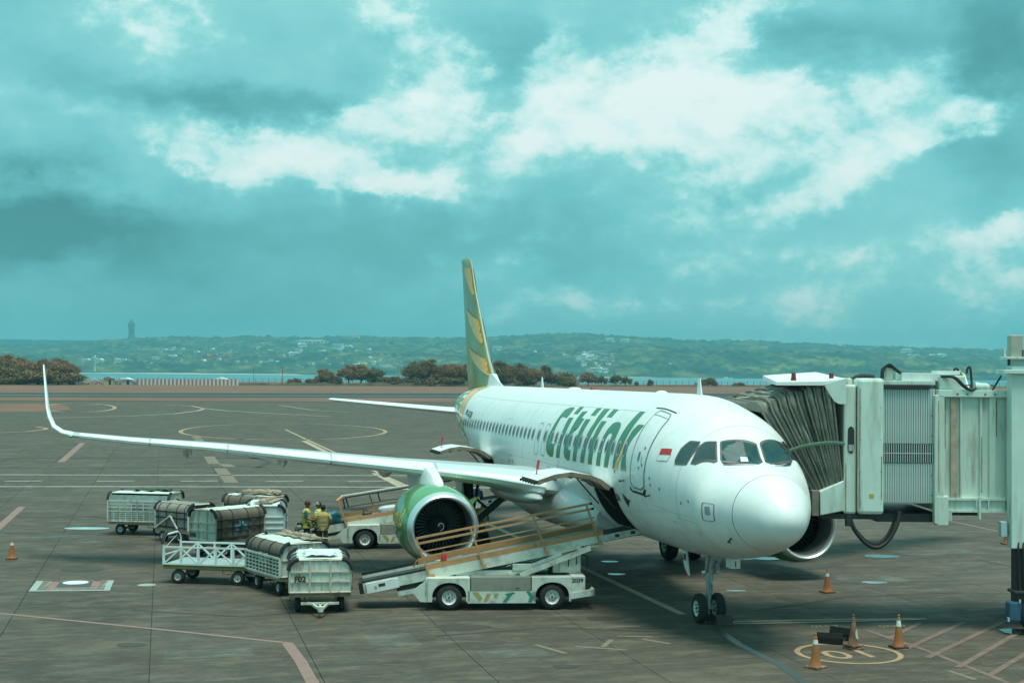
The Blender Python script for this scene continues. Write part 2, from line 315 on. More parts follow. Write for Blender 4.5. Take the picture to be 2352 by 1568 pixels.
def pchip(x, xs, ys):
    xs = np.array(xs, float); ys = np.array(ys, float); x = min(max(x, xs[0]), xs[-1]); h = np.diff(xs); d = np.diff(ys)/h; m = np.zeros(len(xs))
    for i in range(1, len(xs)-1):
        if d[i-1]*d[i] > 0:
            w1 = 2*h[i]+h[i-1]; w2 = h[i]+2*h[i-1]; m[i] = (w1+w2)/(w1/d[i-1]+w2/d[i])
    m[0] = d[0]; m[-1] = d[-1]; i = min(max(int(np.searchsorted(xs, x))-1, 0), len(h)-1); t = (x-xs[i])/h[i]
    return float((1+2*t)*(1-t)**2*ys[i]+t*(1-t)**2*h[i]*m[i]+t*t*(3-2*t)*ys[i+1]+t*t*(t-1)*h[i]*m[i+1])
_pc = {}
def prof(x):
    k = round(x, 4)
    if k not in _pc:
        zt, zb, w = pchip(x, XT, ZT), pchip(x, XB, ZB), pchip(x, XW, WW); _pc[k] = ((zt+zb)/2, (zt-zb)/2, w)
    return _pc[k]
def fp(x, th, off=0.0):                    # point on the hull: station, angle from the crown (starboard +), lift
    zc, h, w = prof(x); t = R(th)
    p = Vector((x, w*math.sin(t), zc+h*math.cos(t)))
    if off:
        e = .02; a = Vector((x, w*math.sin(t+e), zc+h*math.cos(t+e))) - Vector((x, w*math.sin(t-e), zc+h*math.cos(t-e)))
        z2, h2, w2 = prof(x+.03); z1, h1, w1 = prof(max(x-.03, 0.0))
        b = Vector((x+.03, w2*math.sin(t), z2+h2*math.cos(t))) - Vector((max(x-.03, 0), w1*math.sin(t), z1+h1*math.cos(t)))
        n = b.cross(a) if True else a
        n.normalize()
        if n.dot(Vector((0, math.sin(t), math.cos(t)))) < 0: n = -n
        p = p + n*off
    return p
def decal_mesh(polys, step=.16, sc=28.0):     # outlines in (station, angle) -> finely cut flat mesh
    bm = bmesh.new()
    for poly in polys:
        if isinstance(poly, tuple):           # (verts, faces)
            vv = [bm.verts.new((x, t/sc, 0)) for x, t in poly[0]]
            for f in poly[1]:
                try: bm.faces.new([vv[i] for i in f])
                except ValueError: pass
        else:
            bm.faces.new([bm.verts.new((x, t/sc, 0)) for x, t in poly])
    bmesh.ops.triangulate(bm, faces=bm.faces)
    for ax in (0, 1):
        lo = min(v.co[ax] for v in bm.verts); hi = max(v.co[ax] for v in bm.verts)
        n = int((hi-lo)/step)
        for i in range(1, n+1):
            co = [0, 0, 0]; no = [0, 0, 0]; co[ax] = lo+(hi-lo)*i/(n+1); no[ax] = 1
            bmesh.ops.bisect_plane(bm, geom=bm.verts[:]+bm.edges[:]+bm.faces[:], plane_co=co, plane_no=no, dist=1e-5)
    bm.verts.index_update()
    vs = [(v.co.x, v.co.y*sc) for v in bm.verts]; fs = [tuple(v.index for v in f.verts) for f in bm.faces]; bm.free()
    return vs, fs
def hull_decal(name, polys, mat, off=.006, parent=None, step=.16, label=None):
    vs, fs = decal_mesh(polys, step); mb = MB(); mb.add([fp(x, t, off) for x, t in vs], fs)
    o = mb.build(name, mat, parent, smooth=True, fix=False, sharp=0)
    if label: o['label'] = label
    return o
def hull_line(name, pts, mat, width=.025, off=.008, parent=None, closed=False):    # a painted or gap line along the hull
    P = []; pts = list(pts) + ([pts[0]] if closed else [])
    for (a, b), (c, d) in zip(pts, pts[1:]):
        n = max(1, int(math.hypot(c-a, (d-b)/28)/.12))
        P += [(a+(c-a)*i/n, b+(d-b)*i/n) for i in range(n)]
    P.append(pts[-1]); rows = []
    for i, (x, t) in enumerate(P):
        x0, t0 = P[max(i-1, 0)]; x1, t1 = P[min(i+1, len(P)-1)]
        dx, dt = x1-x0, (t1-t0)/28; L = math.hypot(dx, dt) or 1; nx, nt_ = -dt/L*width/2, dx/L*width/2*28
        rows.append([fp(max(x+nx, .001), t+nt_, off), fp(max(x-nx, .001), t-nt_, off)])
    mb = MB(); mb.loft(rows, close=False); return mb.build(name, mat, parent, smooth=True, fix=False, sharp=0)
def rrect(x0, x1, t0, t1, rx=.12, n=5):       # rounded rectangle in (station, angle)
    rt = rx*28; o = []
    for cx, ct, a0 in ((x1-rx, t1-rt, 0), (x0+rx, t1-rt, 90), (x0+rx, t0+rt, 180), (x1-rx, t0+rt, 270)):
        o += [(cx+rx*math.cos(R(a0+90*i/n)), ct+rt*math.sin(R(a0+90*i/n))) for i in range(n+1)]
    return o

plane = thing('airliner', 'white passenger jet with green lettering and a yellow and green tail parked at the gate', 'airliner')
CUT = [(7.2, 9.0, 104, 145), (21.95, 23.78, 106, 143)]
def hull(x0, x1, name, mat, cap0=False):
    xs = sorted(set([x0, x1] + [round(x, 3) for x in ([.0, .005, .012, .022, .04, .065, .1, .17, .25, .35, .48, .62, .8, .95, 1.03] + list(np.arange(1.12, 3.6, .055)) + list(np.arange(3.6, 7.0, .2)) + list(np.arange(7.0, 24.0, .6)) + list(np.arange(24, 37.6, .4)) + [c for k in CUT for c in k[:2]]) if x0 < x < x1]))
    ts = sorted(set([round(t, 2) for t in list(np.arange(-180, 180, 4)) + [c for k in CUT for c in k[2:]]]))
    vs = [fp(x, t) for x in xs for t in ts]; n = len(ts); fs = []
    for i in range(len(xs)-1):
        for k in range(n):
            k2 = (k+1) % n; xm = (xs[i]+xs[i+1])/2; tm = ts[k]+1 if k2 else 178
            if any(a < xm < b and c < tm < d for a, b, c, d in CUT): continue
            fs.append((i*n+k, i*n+k2, (i+1)*n+k2, (i+1)*n+k))
    mb = MB(); mb.add(vs, fs); 
    if x1 > 37: mb.add([vs[(len(xs)-1)*n+k] for k in range(n)], [tuple(range(n))])
    return mb.build(name, mat, plane, smooth=True, sharp=50)
fus = hull(1.075, 37.5, 'fuselage', WHITE)
radome = hull(0.0, 1.062, 'radome', M('radome_white', (.77, .81, .79), .42, var=.03, coat=.05))
# open cargo bays
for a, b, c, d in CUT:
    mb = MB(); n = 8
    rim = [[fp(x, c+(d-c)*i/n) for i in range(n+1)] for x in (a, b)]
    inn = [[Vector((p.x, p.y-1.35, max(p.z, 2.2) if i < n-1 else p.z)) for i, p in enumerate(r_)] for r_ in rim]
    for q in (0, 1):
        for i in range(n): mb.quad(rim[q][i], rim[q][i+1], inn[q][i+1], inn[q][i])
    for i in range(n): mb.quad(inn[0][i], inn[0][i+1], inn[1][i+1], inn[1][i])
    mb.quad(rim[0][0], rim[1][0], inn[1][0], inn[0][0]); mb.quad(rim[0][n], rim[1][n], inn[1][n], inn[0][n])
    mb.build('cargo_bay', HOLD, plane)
    mb = MB()
    for q in (0, 1):
        for i in range(n):
            s_ = -.06 if q == 0 else .06
            mb.quad(fp(rim[q][i].x, c+(d-c)*i/n, .01), fp(rim[q][i].x, c+(d-c)*(i+1)/n, .01), fp(rim[q][i].x+s_, c+(d-c)*(i+1)/n, .01), fp(rim[q][i].x+s_, c+(d-c)*i/n, .01))
    mb.build('door_seal', DARK, plane)
# cargo doors swung up about their top edge
for (a, b, c, d), PY in zip(CUT, ([(1.965, 3.335), (2.25, 3.55), (2.55, 3.66), (3.08, 3.75), (3.55, 3.69), (4.03, 3.53)], [(1.92, 3.30), (2.2, 3.50), (2.55, 3.62), (3.12, 3.69), (3.5, 3.64), (3.87, 3.52)])):
    top = []; bot = []
    for i, (y, z) in enumerate(PY):
        y0, z0 = PY[max(i-1, 0)]; y1, z1 = PY[min(i+1, 5)]; t = Vector((y1-y0, z1-z0)).normalized(); nrm = Vector((-t.y, t.x))
        top.append((y+nrm.x*.015, z+nrm.y*.015)); bot.append((y-nrm.x*.11, z-nrm.y*.11))
    mb = MB(); mb.loft([[(x, y, z) for y, z in top] for x in (a+.03, b-.03)], close=False)
    outer = mb.build('cargo_door', WHITE, plane, smooth=True, fix=False)
    mb = MB()
    mb.loft([[(x, y, z) for y, z in bot] for x in (a+.03, b-.03)], close=False)
    for x in (a+.03, b-.03): mb.loft([[(x, y, z) for y, z in top], [(x, y, z) for y, z in bot]], close=False)
    for k in (0, 5): mb.quad((a+.03, *top[k]), (b-.03, *top[k]), (b-.03, *bot[k]), (a+.03, *bot[k]))
    mb.build('door_lining', DOORIN, outer, smooth=True, fix=False)
    for i in range(4):
        y, z = bot[1+i]; mb = MB(); mb.box(a+.06, b-.06, y-.03, y+.03, z-.05, z+.01); mb.build('door_stringer', DOORIN, outer)
    y, z = PY[5]
    for i in range(6):
        x = a+.12+(b-a-.3)*i/5; mb = MB(); mb.cyl((x, y+.01, z-.05), (x+.05, y+.08, z-.08), .035, 8); mb.build('door_latch', DARK, outer)
    mb = MB(); xm = a+(b-a)*.62; mb.beam((xm, y-.25, z+.11), (xm-.03, y-.27, z+.28), .022); mb.beam((xm-.03, y-.27, z+.26), (xm-.09, y-.29, z+.50), .07, .03)
    mb.build('red_flag', REDM, outer)
    mb = MB(); mb.box(xm-.3, xm+.3, y-.30, y-.28, z+.09, z+.115); mb.build('handle_slot', LINE, outer)
    for x in (a+.12, b-.12):
        mb = MB(); mb.beam((x, 1.80, 2.75), (x, 2.45, 3.46), .035); mb.build('door_strut', BLACKM, outer)
# livery
lg = fus
for k in ('C', 'i1d', 'i1', 't', 'i2d', 'i2', 'l', 'i3d', 'i3', 'n', 'k1', 'k2'): hull_decal('letter', [DEC[k]], LGREEN, .006, lg)
hull_decal('letter_wedge', [DEC['kw']], TYEL, .010, lg)
hull_decal('flag_red_half', [DEC['red']], REDM, .007, plane)
hull_decal('flag_white_half', [DEC['white']], WHITE, .007, plane)
hull_line('flag_outline', DEC['white'], LINE, .012, .009, plane, True)
hull_decal('bird_emblem', [DEC['emblem']], BLACKM, .007, plane, .1)
def hull_text(name, body, x_left, x_right, th_mid, hgt, mat, bold=.01, shear=.0):
    vs, fs = text_flat(body, 1.0, bold, shear); x0 = min(v[0] for v in vs); x1 = max(v[0] for v in vs); h = max(v[1] for v in vs)-min(v[1] for v in vs); ym = (max(v[1] for v in vs)+min(v[1] for v in vs))/2
    w = prof(x_left)[2]
    pv = [(x_left+(x_right-x_left)*(a-x0)/(x1-x0), th_mid-math.degrees((b-ym)/h*hgt/2.03)) for a, b in vs]
    return hull_decal(name, [(pv, fs)], mat, .008, plane, .2)
hull_text('registration', 'PK-GQR', 27.85, 26.25, 68.5, .34, BLACKM, .02)
hull_text('emblem_lettering', 'ESSA', 7.22, 6.8, 110.9, .2, BLACKM, .02)
# rear fuselage colours
tp = [(29.4, 0), (29.35, 20), (29.12, 46.7), (28.64, 64.7), (28.32, 82.3), (26.74, 97.6), (26.38, 106.7), (25.7, 117), (25.0, 140), (24.8, 178), (37.3, 178), (37.4, 90), (37.3, 0)]
hull_decal('tail_paint', [tp], TGREEN, .006, plane, .5); hull_decal('tail_paint', [[(x, -t) for x, t in tp]], TGREEN, .006, plane, .5)
yb = [(29.4, 12), (29.12, 46.7), (28.64, 64.7), (28.32, 82.3), (29.75, 81.6), (30.44, 67.8), (30.7, 45.8), (30.9, 12)]
yb2 = [(26.9, 103), (26.38, 106.7), (25.7, 117), (25.0, 140), (24.9, 165), (25.5, 165), (25.9, 140), (26.5, 122), (27.0, 110)]
for s_ in (1, -1):
    hull_decal('tail_band', [[(x, s_*t) for x, t in yb]], TYEL, .011, plane, .4); hull_decal('tail_band', [[(x, s_*t) for x, t in yb2]], TYEL, .011, plane, .4)
# cabin windows, exits, doors
WINX = [27.72-.5345*i for i in range(23)] + [15.23, 14.42] + [13.6-.5246*i for i in range(15)]
WFR = M('cabin_window_frame', (.42, .46, .44), .4)
PANE = M('cabin_window_pane', (.05, .075, .075), .1, var=.3, vs=1.2)
def ell(cx, ct, rx, rz, n=14): return [(cx+rx*math.copysign(abs(math.cos(2*math.pi*i/n))**.8, math.cos(2*math.pi*i/n)), ct+math.degrees(rz/2.03)*math.copysign(abs(math.sin(2*math.pi*i/n))**.8, math.sin(2*math.pi*i/n))) for i in range(n)]
for s_ in (1, -1):
    for x in WINX:
        zc, h, w = prof(x); th = math.degrees(math.acos((4.42-zc)/h))*s_
        o = hull_decal('cabin_window', [ell(x, th, .145, .21)], WFR, .014, plane, .3)
        hull_decal('pane', [ell(x, th, .095, .15)], PANE, .019, o, .3)
def hull_door(name, poly, w=.03, extra=True):
    o = hull_decal(name, [poly], WHITE, .010, plane, .3); hull_line('door_outline', poly, LINE, w, .014, o, True); return o
for s_ in (1, -1):
    for xa, xb in ((15.53, 15.05), (14.65, 14.22)):
        o = hull_line('overwing_exit', rrect(xb, xa, 62*s_ if s_ > 0 else -91, 91 if s_ > 0 else -62, .1), LINE, .022, .013, plane, True)
dd = [(5.46, 36.6), (4.76, 36.0), (4.61, 41.2), (4.56, 56.5), (4.57, 70.6), (4.575, 83.3), (4.58, 95.5), (4.80, 98.4), (5.35, 98.9), (5.54, 95.8), (5.545, 85.0), (5.55, 73.6), (5.57, 58.6), (5.57, 46.6), (5.56, 40)]
fd = hull_door('passenger_door', dd, .045)
hull_door('passenger_door', [(x, -t) for x, t in dd], .045)
hull_decal('door_window', [ell(5.06, 75.3, .07, .13)], GLASS, .016, fd, .3)
hull_line('door_handle', [(4.86, 74), (4.84, 80)], LINE, .03, .018, fd)
hull_line('door_marking', [(5.0, 83), (4.9, 83.5)], LINE, .05, .016, fd); hull_line('door_marking', [(4.80, 80.5), (4.72, 80.5)], LINE, .08, .016, fd)
hull_decal('door_marking', [[(4.86, 67.0), (4.78, 67.0), (4.78, 69), (4.86, 69)]], REDM, .016, fd, .3)
hull_line('door_top_line', [(5.55, 41.5), (4.63, 40.5)], LINE, .02, .016, fd)
hull_decal('door_sill', [DEC['sill']], DARK, .012, plane, .2)
hull_line('rain_gutter', DEC['blk'], DARK, .035, .012, plane)
o = hull_line('access_panel', rrect(1.575, 1.915, 81, 102.5, .06), M('panel_outline_brown', (.25, .15, .11), .5), .025, .009, plane, True)
hull_decal('vent_grille', [DEC['inner']], FRAMEG, .009, plane, .1)
hull_line('seam', [(7.0, 122.1), (4.0, 112), (1.08, 102.5)], M('seam_white', (.7, .72, .71), .4), .02, .006, plane)
for pts in ([(6.3, 133), (5.4, 150)], [(9.6, 100), (10.4, 140)], [(12.5, 92), (13.0, 108)], [(3.1, 112), (3.0, 113)], [(3.4, 117.6), (3.25, 119)]): hull_line('seam', pts, LINE, .02, .008, plane)
for x, t in ((18.9, 98), (26.2, 92)):
    hull_line('caution_marking', [(x+.3, t), (x-.3, t)], M('caution_tan', (.6, .5, .36), .5), .03, .008, plane)
    for dx in (-.25, .25): hull_decal('caution_marking', [ell(x+dx, t+5, .04, .06)], REDM, .008, plane, .3)
for x in (13.7, 13.9, 25.0, 24.4, 19.9, 19.5): hull_decal('small_port', [ell(x, 62 if x > 15 else 100, .02, .04)], LINE, .008, plane, .3)
SEAM2 = M('skin_joint', (.50, .55, .53), .45)
for x in (2.95, 6.35, 10.55, 13.2, 17.0, 20.4, 24.2): hull_line('skin_joint', [(x, -60), (x, 60 if 4.5 < x < 16 else 128)], SEAM2, .014, .004, plane)
for t in (40, 97): hull_line('skin_joint', [(6.4, t), (28, t)] if t == 40 else [(9.2, t), (21.6, t)], SEAM2, .013, .004, plane)
hull_line('skin_joint', [(2.95, 110), (4.2, 108)], SEAM2, .014, .004, plane)
for x0, x1, t0, t1 in ((2.2, 2.8, 112, 124), (5.75, 6.2, 116, 126), (10.0, 10.5, 112, 121), (3.3, 3.75, 127, 138)): hull_line('skin_hatch', rrect(x0, x1, t0, t1, .05), SEAM2, .014, .005, plane, True)
for x, t in ((4.25, 88), (4.2, 93), (6.5, 97), (2.4, 92), (2.75, 97), (6.9, 91), (3.7, 93.5)): hull_decal('static_port', [ell(x, t, .035, .045)], LINE, .006, plane, .3)
# flight-deck windows
FRD = M('windscreen_frame', (.10, .10, .085), .5)
IRI = bpy.data.materials.new('coated_windscreen'); IRI.use_nodes = True
def _iri():
    nt = IRI.node_tree; N = nt.nodes; K = nt.links.new; b = N['Principled BSDF']; b.inputs['Roughness'].default_value = .06; b.inputs['Specular IOR Level'].default_value = .05
    tc = N.new('ShaderNodeTexCoord'); n = N.new('ShaderNodeTexNoise'); n.inputs['Scale'].default_value = 1.5; n.inputs['Detail'].default_value = 1; n.inputs['Distortion'].default_value = .8; K(tc.outputs['Object'], n.inputs[0])
    r = N.new('ShaderNodeValToRGB'); K(n.outputs['Fac'], r.inputs[0]); e = r.color_ramp.elements; e[0].position = .3; e[0].color = (.02, .07, .075, 1); e[1].position = .75; e[1].color = (.03, .10, .10, 1)
    for p_, c_ in ((.42, (.015, .07, .09)), (.5, (.03, .11, .11)), (.56, (.045, .085, .07)), (.63, (.02, .08, .10))): q = e.new(p_); q.color = (*c_, 1)
    K(r.outputs[0], b.inputs['Base Color'])
_iri()
for k, m_ in (('w1', GLASS), ('w2', GLASS), ('w3', IRI), ('w4', IRI)):
    o = hull_decal('cockpit_window', [DEC[k]], m_, .010, plane, .12)
    hull_line('window_frame', DEC[k], FRD, .055, .013, o, True)
    if k in ('w1', 'w2'):
        hull_decal('cockpit_window', [[(x, -t) for x, t in DEC[k]]], m_, .010, plane, .12)
hull_decal('paper_sheet', [[(2.06, 15), (2.02, 8.5), (1.90, 9.5), (1.95, 16.5)]], M('paper', (.8, .82, .8), .8), .016, plane, .1)
for a, b in (((2.06, 33.5), (1.70, 7.5)), ((1.73, -16), (2.12, -40))): hull_line('wiper', [a, b], DARK, .035, .03, plane)
hull_line('wiper', [(1.76, -9), (1.95, -8)], DARK, .03, .03, plane)
for x, t, l in ((4.3, 101, .25), (1.35, 128, .3), (6.1, 96, .3)): 
    mb = MB(); q = fp(x, t, .0); n = (fp(x, t, .1)-q).normalized(); mb.beam(q, q+n*.14, .03); mb.beam(q+n*.13+Vector((.05, 0, 0)), q+n*.13-Vector((.12, 0, 0)), .025); mb.build('air_probe', DARK, plane)
# crown fittings
for x, hgt, c in ((5.55, .48, .36), (21.8, .42, .34), (29.0, .3, .12)):
    mb = MB(); z = fp(x, 0).z-.03; mb.loft([[(x, .02, z), (x+c, .012, z), (x, -.02, z)], [(x+.14, .012, z+hgt), (x+.14+c*.4, .006, z+hgt), (x+.14, -.012, z+hgt)]], True); mb.build('blade_antenna', WHITE, plane)
for x, r_, m_ in ((17.6, .42, WHITE), (8.7, .3, WHITE), (15.5, .08, M('beacon_dark_red', (.3, .03, .03), .4))):
    mb = MB(); mb.sphere((x, 0, 5.89), r_, r_*.5 if m_ is WHITE else r_, .07 if m_ is WHITE else .10); mb.build('roof_fairing' if m_ is WHITE else 'beacon', m_, plane, smooth=True)
# wings
NX = [1, .95, .88, .78, .66, .53, .40, .29, .20, .13, .075, .035, .01]
def foil(t): 
    f = lambda x: 5*t*(.2969*math.sqrt(x)-.126*x-.3516*x*x+.2843*x**3-.1036*x**4)
    cm = lambda x: .018*(1-((x-.4)/.6)**2)
    up = [(x, cm(x)+f(x)) for x in NX]; lo = [(x, cm(x)-f(x)*.95) for x in NX[::-1]]
    return up + [(0, cm(0))] + lo
WS = [(12.8, 1.5, 2.70, 5.7, .12, 5), (12.7, 2.38, 2.80, 5.7, .12, 5), (12.15, 2.46, 2.87, 6.2, .155, 5), (12.95, 3.98, 3.12, 5.2, .13, 5), (13.8, 5.6, 3.30, 4.35, .12, 5), (14.22, 6.4, 3.37, 3.95, .118, 5), (15.39, 8.64, 3.57, 3.42, .115, 5), (17.19, 12.09, 3.88, 2.62, .11, 5), (18.63, 14.84, 4.06, 2.0, .11, 5), (19.62, 16.74, 4.23, 1.56, .11, 8),
      (19.95, 17.12, 4.31, 1.45, .10, 28), (20.4, 17.43, 4.50, 1.33, .10, 50), (20.85, 17.60, 4.83, 1.2, .10, 70), (21.15, 17.69, 5.15, 1.08, .09, 79), (22.3, 17.89, 6.52, .52, .08, 82), (22.5, 17.9, 6.6, .3, .08, 82)]
def wsec(st, s, sub=None, lift=0.0):
    xl, y, z, c, t, ca = st; o = []
    for xx, zz in foil(t):
        if sub and not sub(xx): continue
        k = zz*c + (math.copysign(lift, zz) if lift else 0)
        xo = xl+c*xx-(lift if lift and xx < .02 else 0)
        o.append((xo, s*(y-math.sin(R(ca))*k), z+math.cos(R(ca))*k))
    return o
def lerp_st(y):
    for a, b in zip(WS, WS[1:]):
        if a[1] <= y <= b[1]:
            t = (y-a[1])/(b[1]-a[1]); return tuple(p+(q-p)*t for p, q in zip(a, b))
WTOP = M('wing_skin', (.52, .56, .56), .32, metal=.25, var=.06, vs=.8, dirt=(.25, .26, .25), da=.3, ds=1.0)
for s in (1, -1):
    mb = MB(); mb.loft([wsec(w_, s) for w_ in WS], True); wing = mb.build('wing', WTOP, plane, smooth=True, sharp=35)
    for ya, yb_ in ((2.5, 5.52), (5.6, 8.6), (8.66, 11.75), (11.81, 14.2), (14.26, 16.5)):
        mb = MB(); rows = [wsec(lerp_st(ya+(yb_-ya)*i/4), s, lambda x: x <= .15, .02) for i in range(5)]; mb.loft(rows, close=False); mb.add(rows[0], [tuple(range(len(rows[0])))]); mb.add(rows[-1], [tuple(range(len(rows[-1])))]); mb.build('slat', SLATM if ya < 5 else WHITE, wing, smooth=True, fix=False, sharp=40)
    mb = MB(); mb.loft([wsec(w_, s, None, .006) for w_ in WS[9:]], True); mb.build('sharklet', WHITE, wing, smooth=True, sharp=50)
    for y, L in ((6.6, 3.0), (9.9, 2.4), (13.0, 2.0)):
        st = lerp_st(y); xc = st[0]+st[3]*.85; mb = MB()
        mb.loft([[(xc-L/2+L*i/10, s*y+.17*math.sin(math.pi*min(i+.3, 10)/10.6)**.6*math.cos(a), st[2]-.12-.12*math.sin(math.pi*i/10)+.24*math.sin(math.pi*min(i+.3, 10)/10.6)**.6*math.sin(a)) for a in [2*math.pi*k/10 for k in range(10)]] for i in range(11)], True)
        mb.build('flap_fairing', WTOP, wing, smooth=True)
    mb = MB(); mb.sphere((19.72, s*16.78, 4.22), .12, .1, .05); mb.build('navigation_light', M('green_lens', (.02, .5, .2), .1) if s > 0 else REDM, wing, smooth=True)
    # tailplane
    mb = MB(); TS = [(32.6, .5, 4.62, 3.6, .1, 6), (33.3, 1.2, 4.66, 3.25, .1, 6), (36.0, 6.2, 5.13, 1.45, .1, 6), (36.25, 6.36, 5.15, .9, .07, 6)]
    mb.loft([wsec(w_, s) for w_ in TS], True); mb.build('tailplane', WHITE, plane, smooth=True, sharp=35)
# belly fairing
mb = MB(); rows = []
for i in range(25):
    t = i/24; x = 9.9+10.8*t; e = max(0.0, math.sin(math.pi*t))**.45; w = 1.55+.62*e; zb = 1.80-.36*e; zt = 2.65+.55*e
    rows.append([(x, w*math.copysign(abs(math.sin(a))**.7, math.sin(a)), (zb+zt)/2+(zt-zb)/2*math.copysign(abs(math.cos(a))**.8, math.cos(a))) for a in [2*math.pi*k/36 for k in range(36)]])
mb.loft(rows, True); mb.build('belly_fairing', BELLY, plane, smooth=True, sharp=60)
for s in (1, -1):
    mb = MB(); mb.loft([[(11.95+4.5*i/14, s*(2.72+.03*i+.45*math.sin(math.pi*(i+.03)/14.06)**.5*math.cos(a)), 2.62+.27*math.sin(math.pi*(i+.03)/14.06)**.5*math.sin(a)) for a in [2*math.pi*k/16 for k in range(16)]] for i in [0, .15, .5, 1, 2, 3, 5, 7, 9, 11, 13, 14]], True); mb.build('wing_root_fairing', WTOP, plane, smooth=True)
# fin
FS = [(29.0, 5.45, 6.25, .10), (29.9, 6.16, 5.6, .10), (31.1, 7.12, 4.68, .095), (32.1, 8.2, 3.98, .095), (33.8, 10.05, 2.8, .09), (34.8, 11.45, 2.2, .085), (35.15, 11.72, 1.95, .06), (35.6, 11.82, 1.4, .03)]
def half(t, x): return 5*t*(.2969*math.sqrt(x)-.126*x-.3516*x*x+.2843*x**3-.1036*x**4)
def finsec(st, a, b, lift=0.0):
    xl, z, c, t = st; xs = [a+(b-a)*(.5-.5*math.cos(math.pi*i/12)) for i in range(13)]
    return [(xl+c*x, half(t, x)*c+lift, z) for x in xs] + [(xl+c*x, -half(t, x)*c-lift, z) for x in xs[::-1]]
mb = MB(); mb.loft([finsec(f_, 0, .70) for f_ in FS], True); fin = mb.build('fin', TGREEN, plane, smooth=True, sharp=50)
mb = MB(); mb.loft([finsec(f_, .706, 1) for f_ in FS], True); mb.build('rudder', TGREEN, plane, smooth=True, sharp=50)
mb = MB(); mb.loft([[p for p in finsec(f_, 0, .006, .003)] for f_ in FS[1:7]], False); mb.build('fin_leading_edge', M('leading_edge_grey', (.30, .36, .36), .4), fin, smooth=True)
mb = MB(); mb.loft([[(27.4, .02, 5.86), (28.6, .05, 5.84), (30.2, .26, 5.8), (30.6, .3, 5.7), (30.6, -.3, 5.7), (30.2, -.26, 5.8), (28.6, -.05, 5.84), (27.4, -.02, 5.86)],
                   [(28.3, .01, 5.9), (29.0, .03, 6.05), (30.0, .1, 6.4), (30.4, .14, 6.4), (30.4, -.14, 6.4), (30.0, -.1, 6.4), (29.0, -.03, 6.05), (28.3, -.01, 5.9)]], True); mb.build('fin_fillet', WHITE, plane, smooth=True)
def finy(x, z):
    for a, b in zip(FS, FS[1:]):
        if a[1] <= z <= b[1]:
            t = (z-a[1])/(b[1]-a[1]); xl, c, th = (a[0]+(b[0]-a[0])*t, a[2]+(b[2]-a[2])*t, a[3]+(b[3]-a[3])*t); return half(th, min(max((x-xl)/c, 0), 1))*c
    return .1
def finx(z): return float(np.interp(z, [f_[1] for f_ in FS], [f_[0]+.02*f_[2] for f_ in FS]))
def band(zt0, zt1, zb0, zb1):      # a leaf-shaped band: heights at the leading edge (t) and at the trailing point
    pass
for A in ([(36.3, 11.45), (35.0, 11.3), (34.25, 11.2), (33.55, 10.02), (34.0, 10.0), (34.9, 10.45), (35.8, 11.0)], [(35.5, 9.44), (33.6, 9.0), (32.35, 8.72), (31.38, 7.67), (32.0, 7.75), (33.2, 8.18), (34.5, 8.77)], [(34.6, 7.6), (32.0, 7.2), (30.25, 6.88), (29.3, 6.16), (30.2, 6.3), (31.9, 6.63), (33.6, 7.06)]):
    bm = bmesh.new(); bm.faces.new([bm.verts.new((x, 0, z)) for x, z in A]); bmesh.ops.triangulate(bm, faces=bm.faces)
    for ax in (0, 2):
        lo = min(v.co[ax] for v in bm.verts); hi = max(v.co[ax] for v in bm.verts)
        for i in range(1, 16):
            co = [0, 0, 0]; no = [0, 0, 0]; co[ax] = lo+(hi-lo)*i/16; no[ax] = 1
            bmesh.ops.bisect_plane(bm, geom=bm.verts[:]+bm.edges[:]+bm.faces[:], plane_co=co, plane_no=no)
    bm.verts.index_update(); P = [(v.co.x, v.co.z) for v in bm.verts]; fs = [tuple(v.index for v in f.verts) for f in bm.faces]; bm.free()
    for s in (1, -1):
        mb = MB(); mb.add([(max(x, finx(z)), s*(finy(max(x, finx(z)), z)+.028), z) for x, z in P], fs); mb.build('fin_band', TYEL, fin, smooth=True, fix=False, sharp=0)
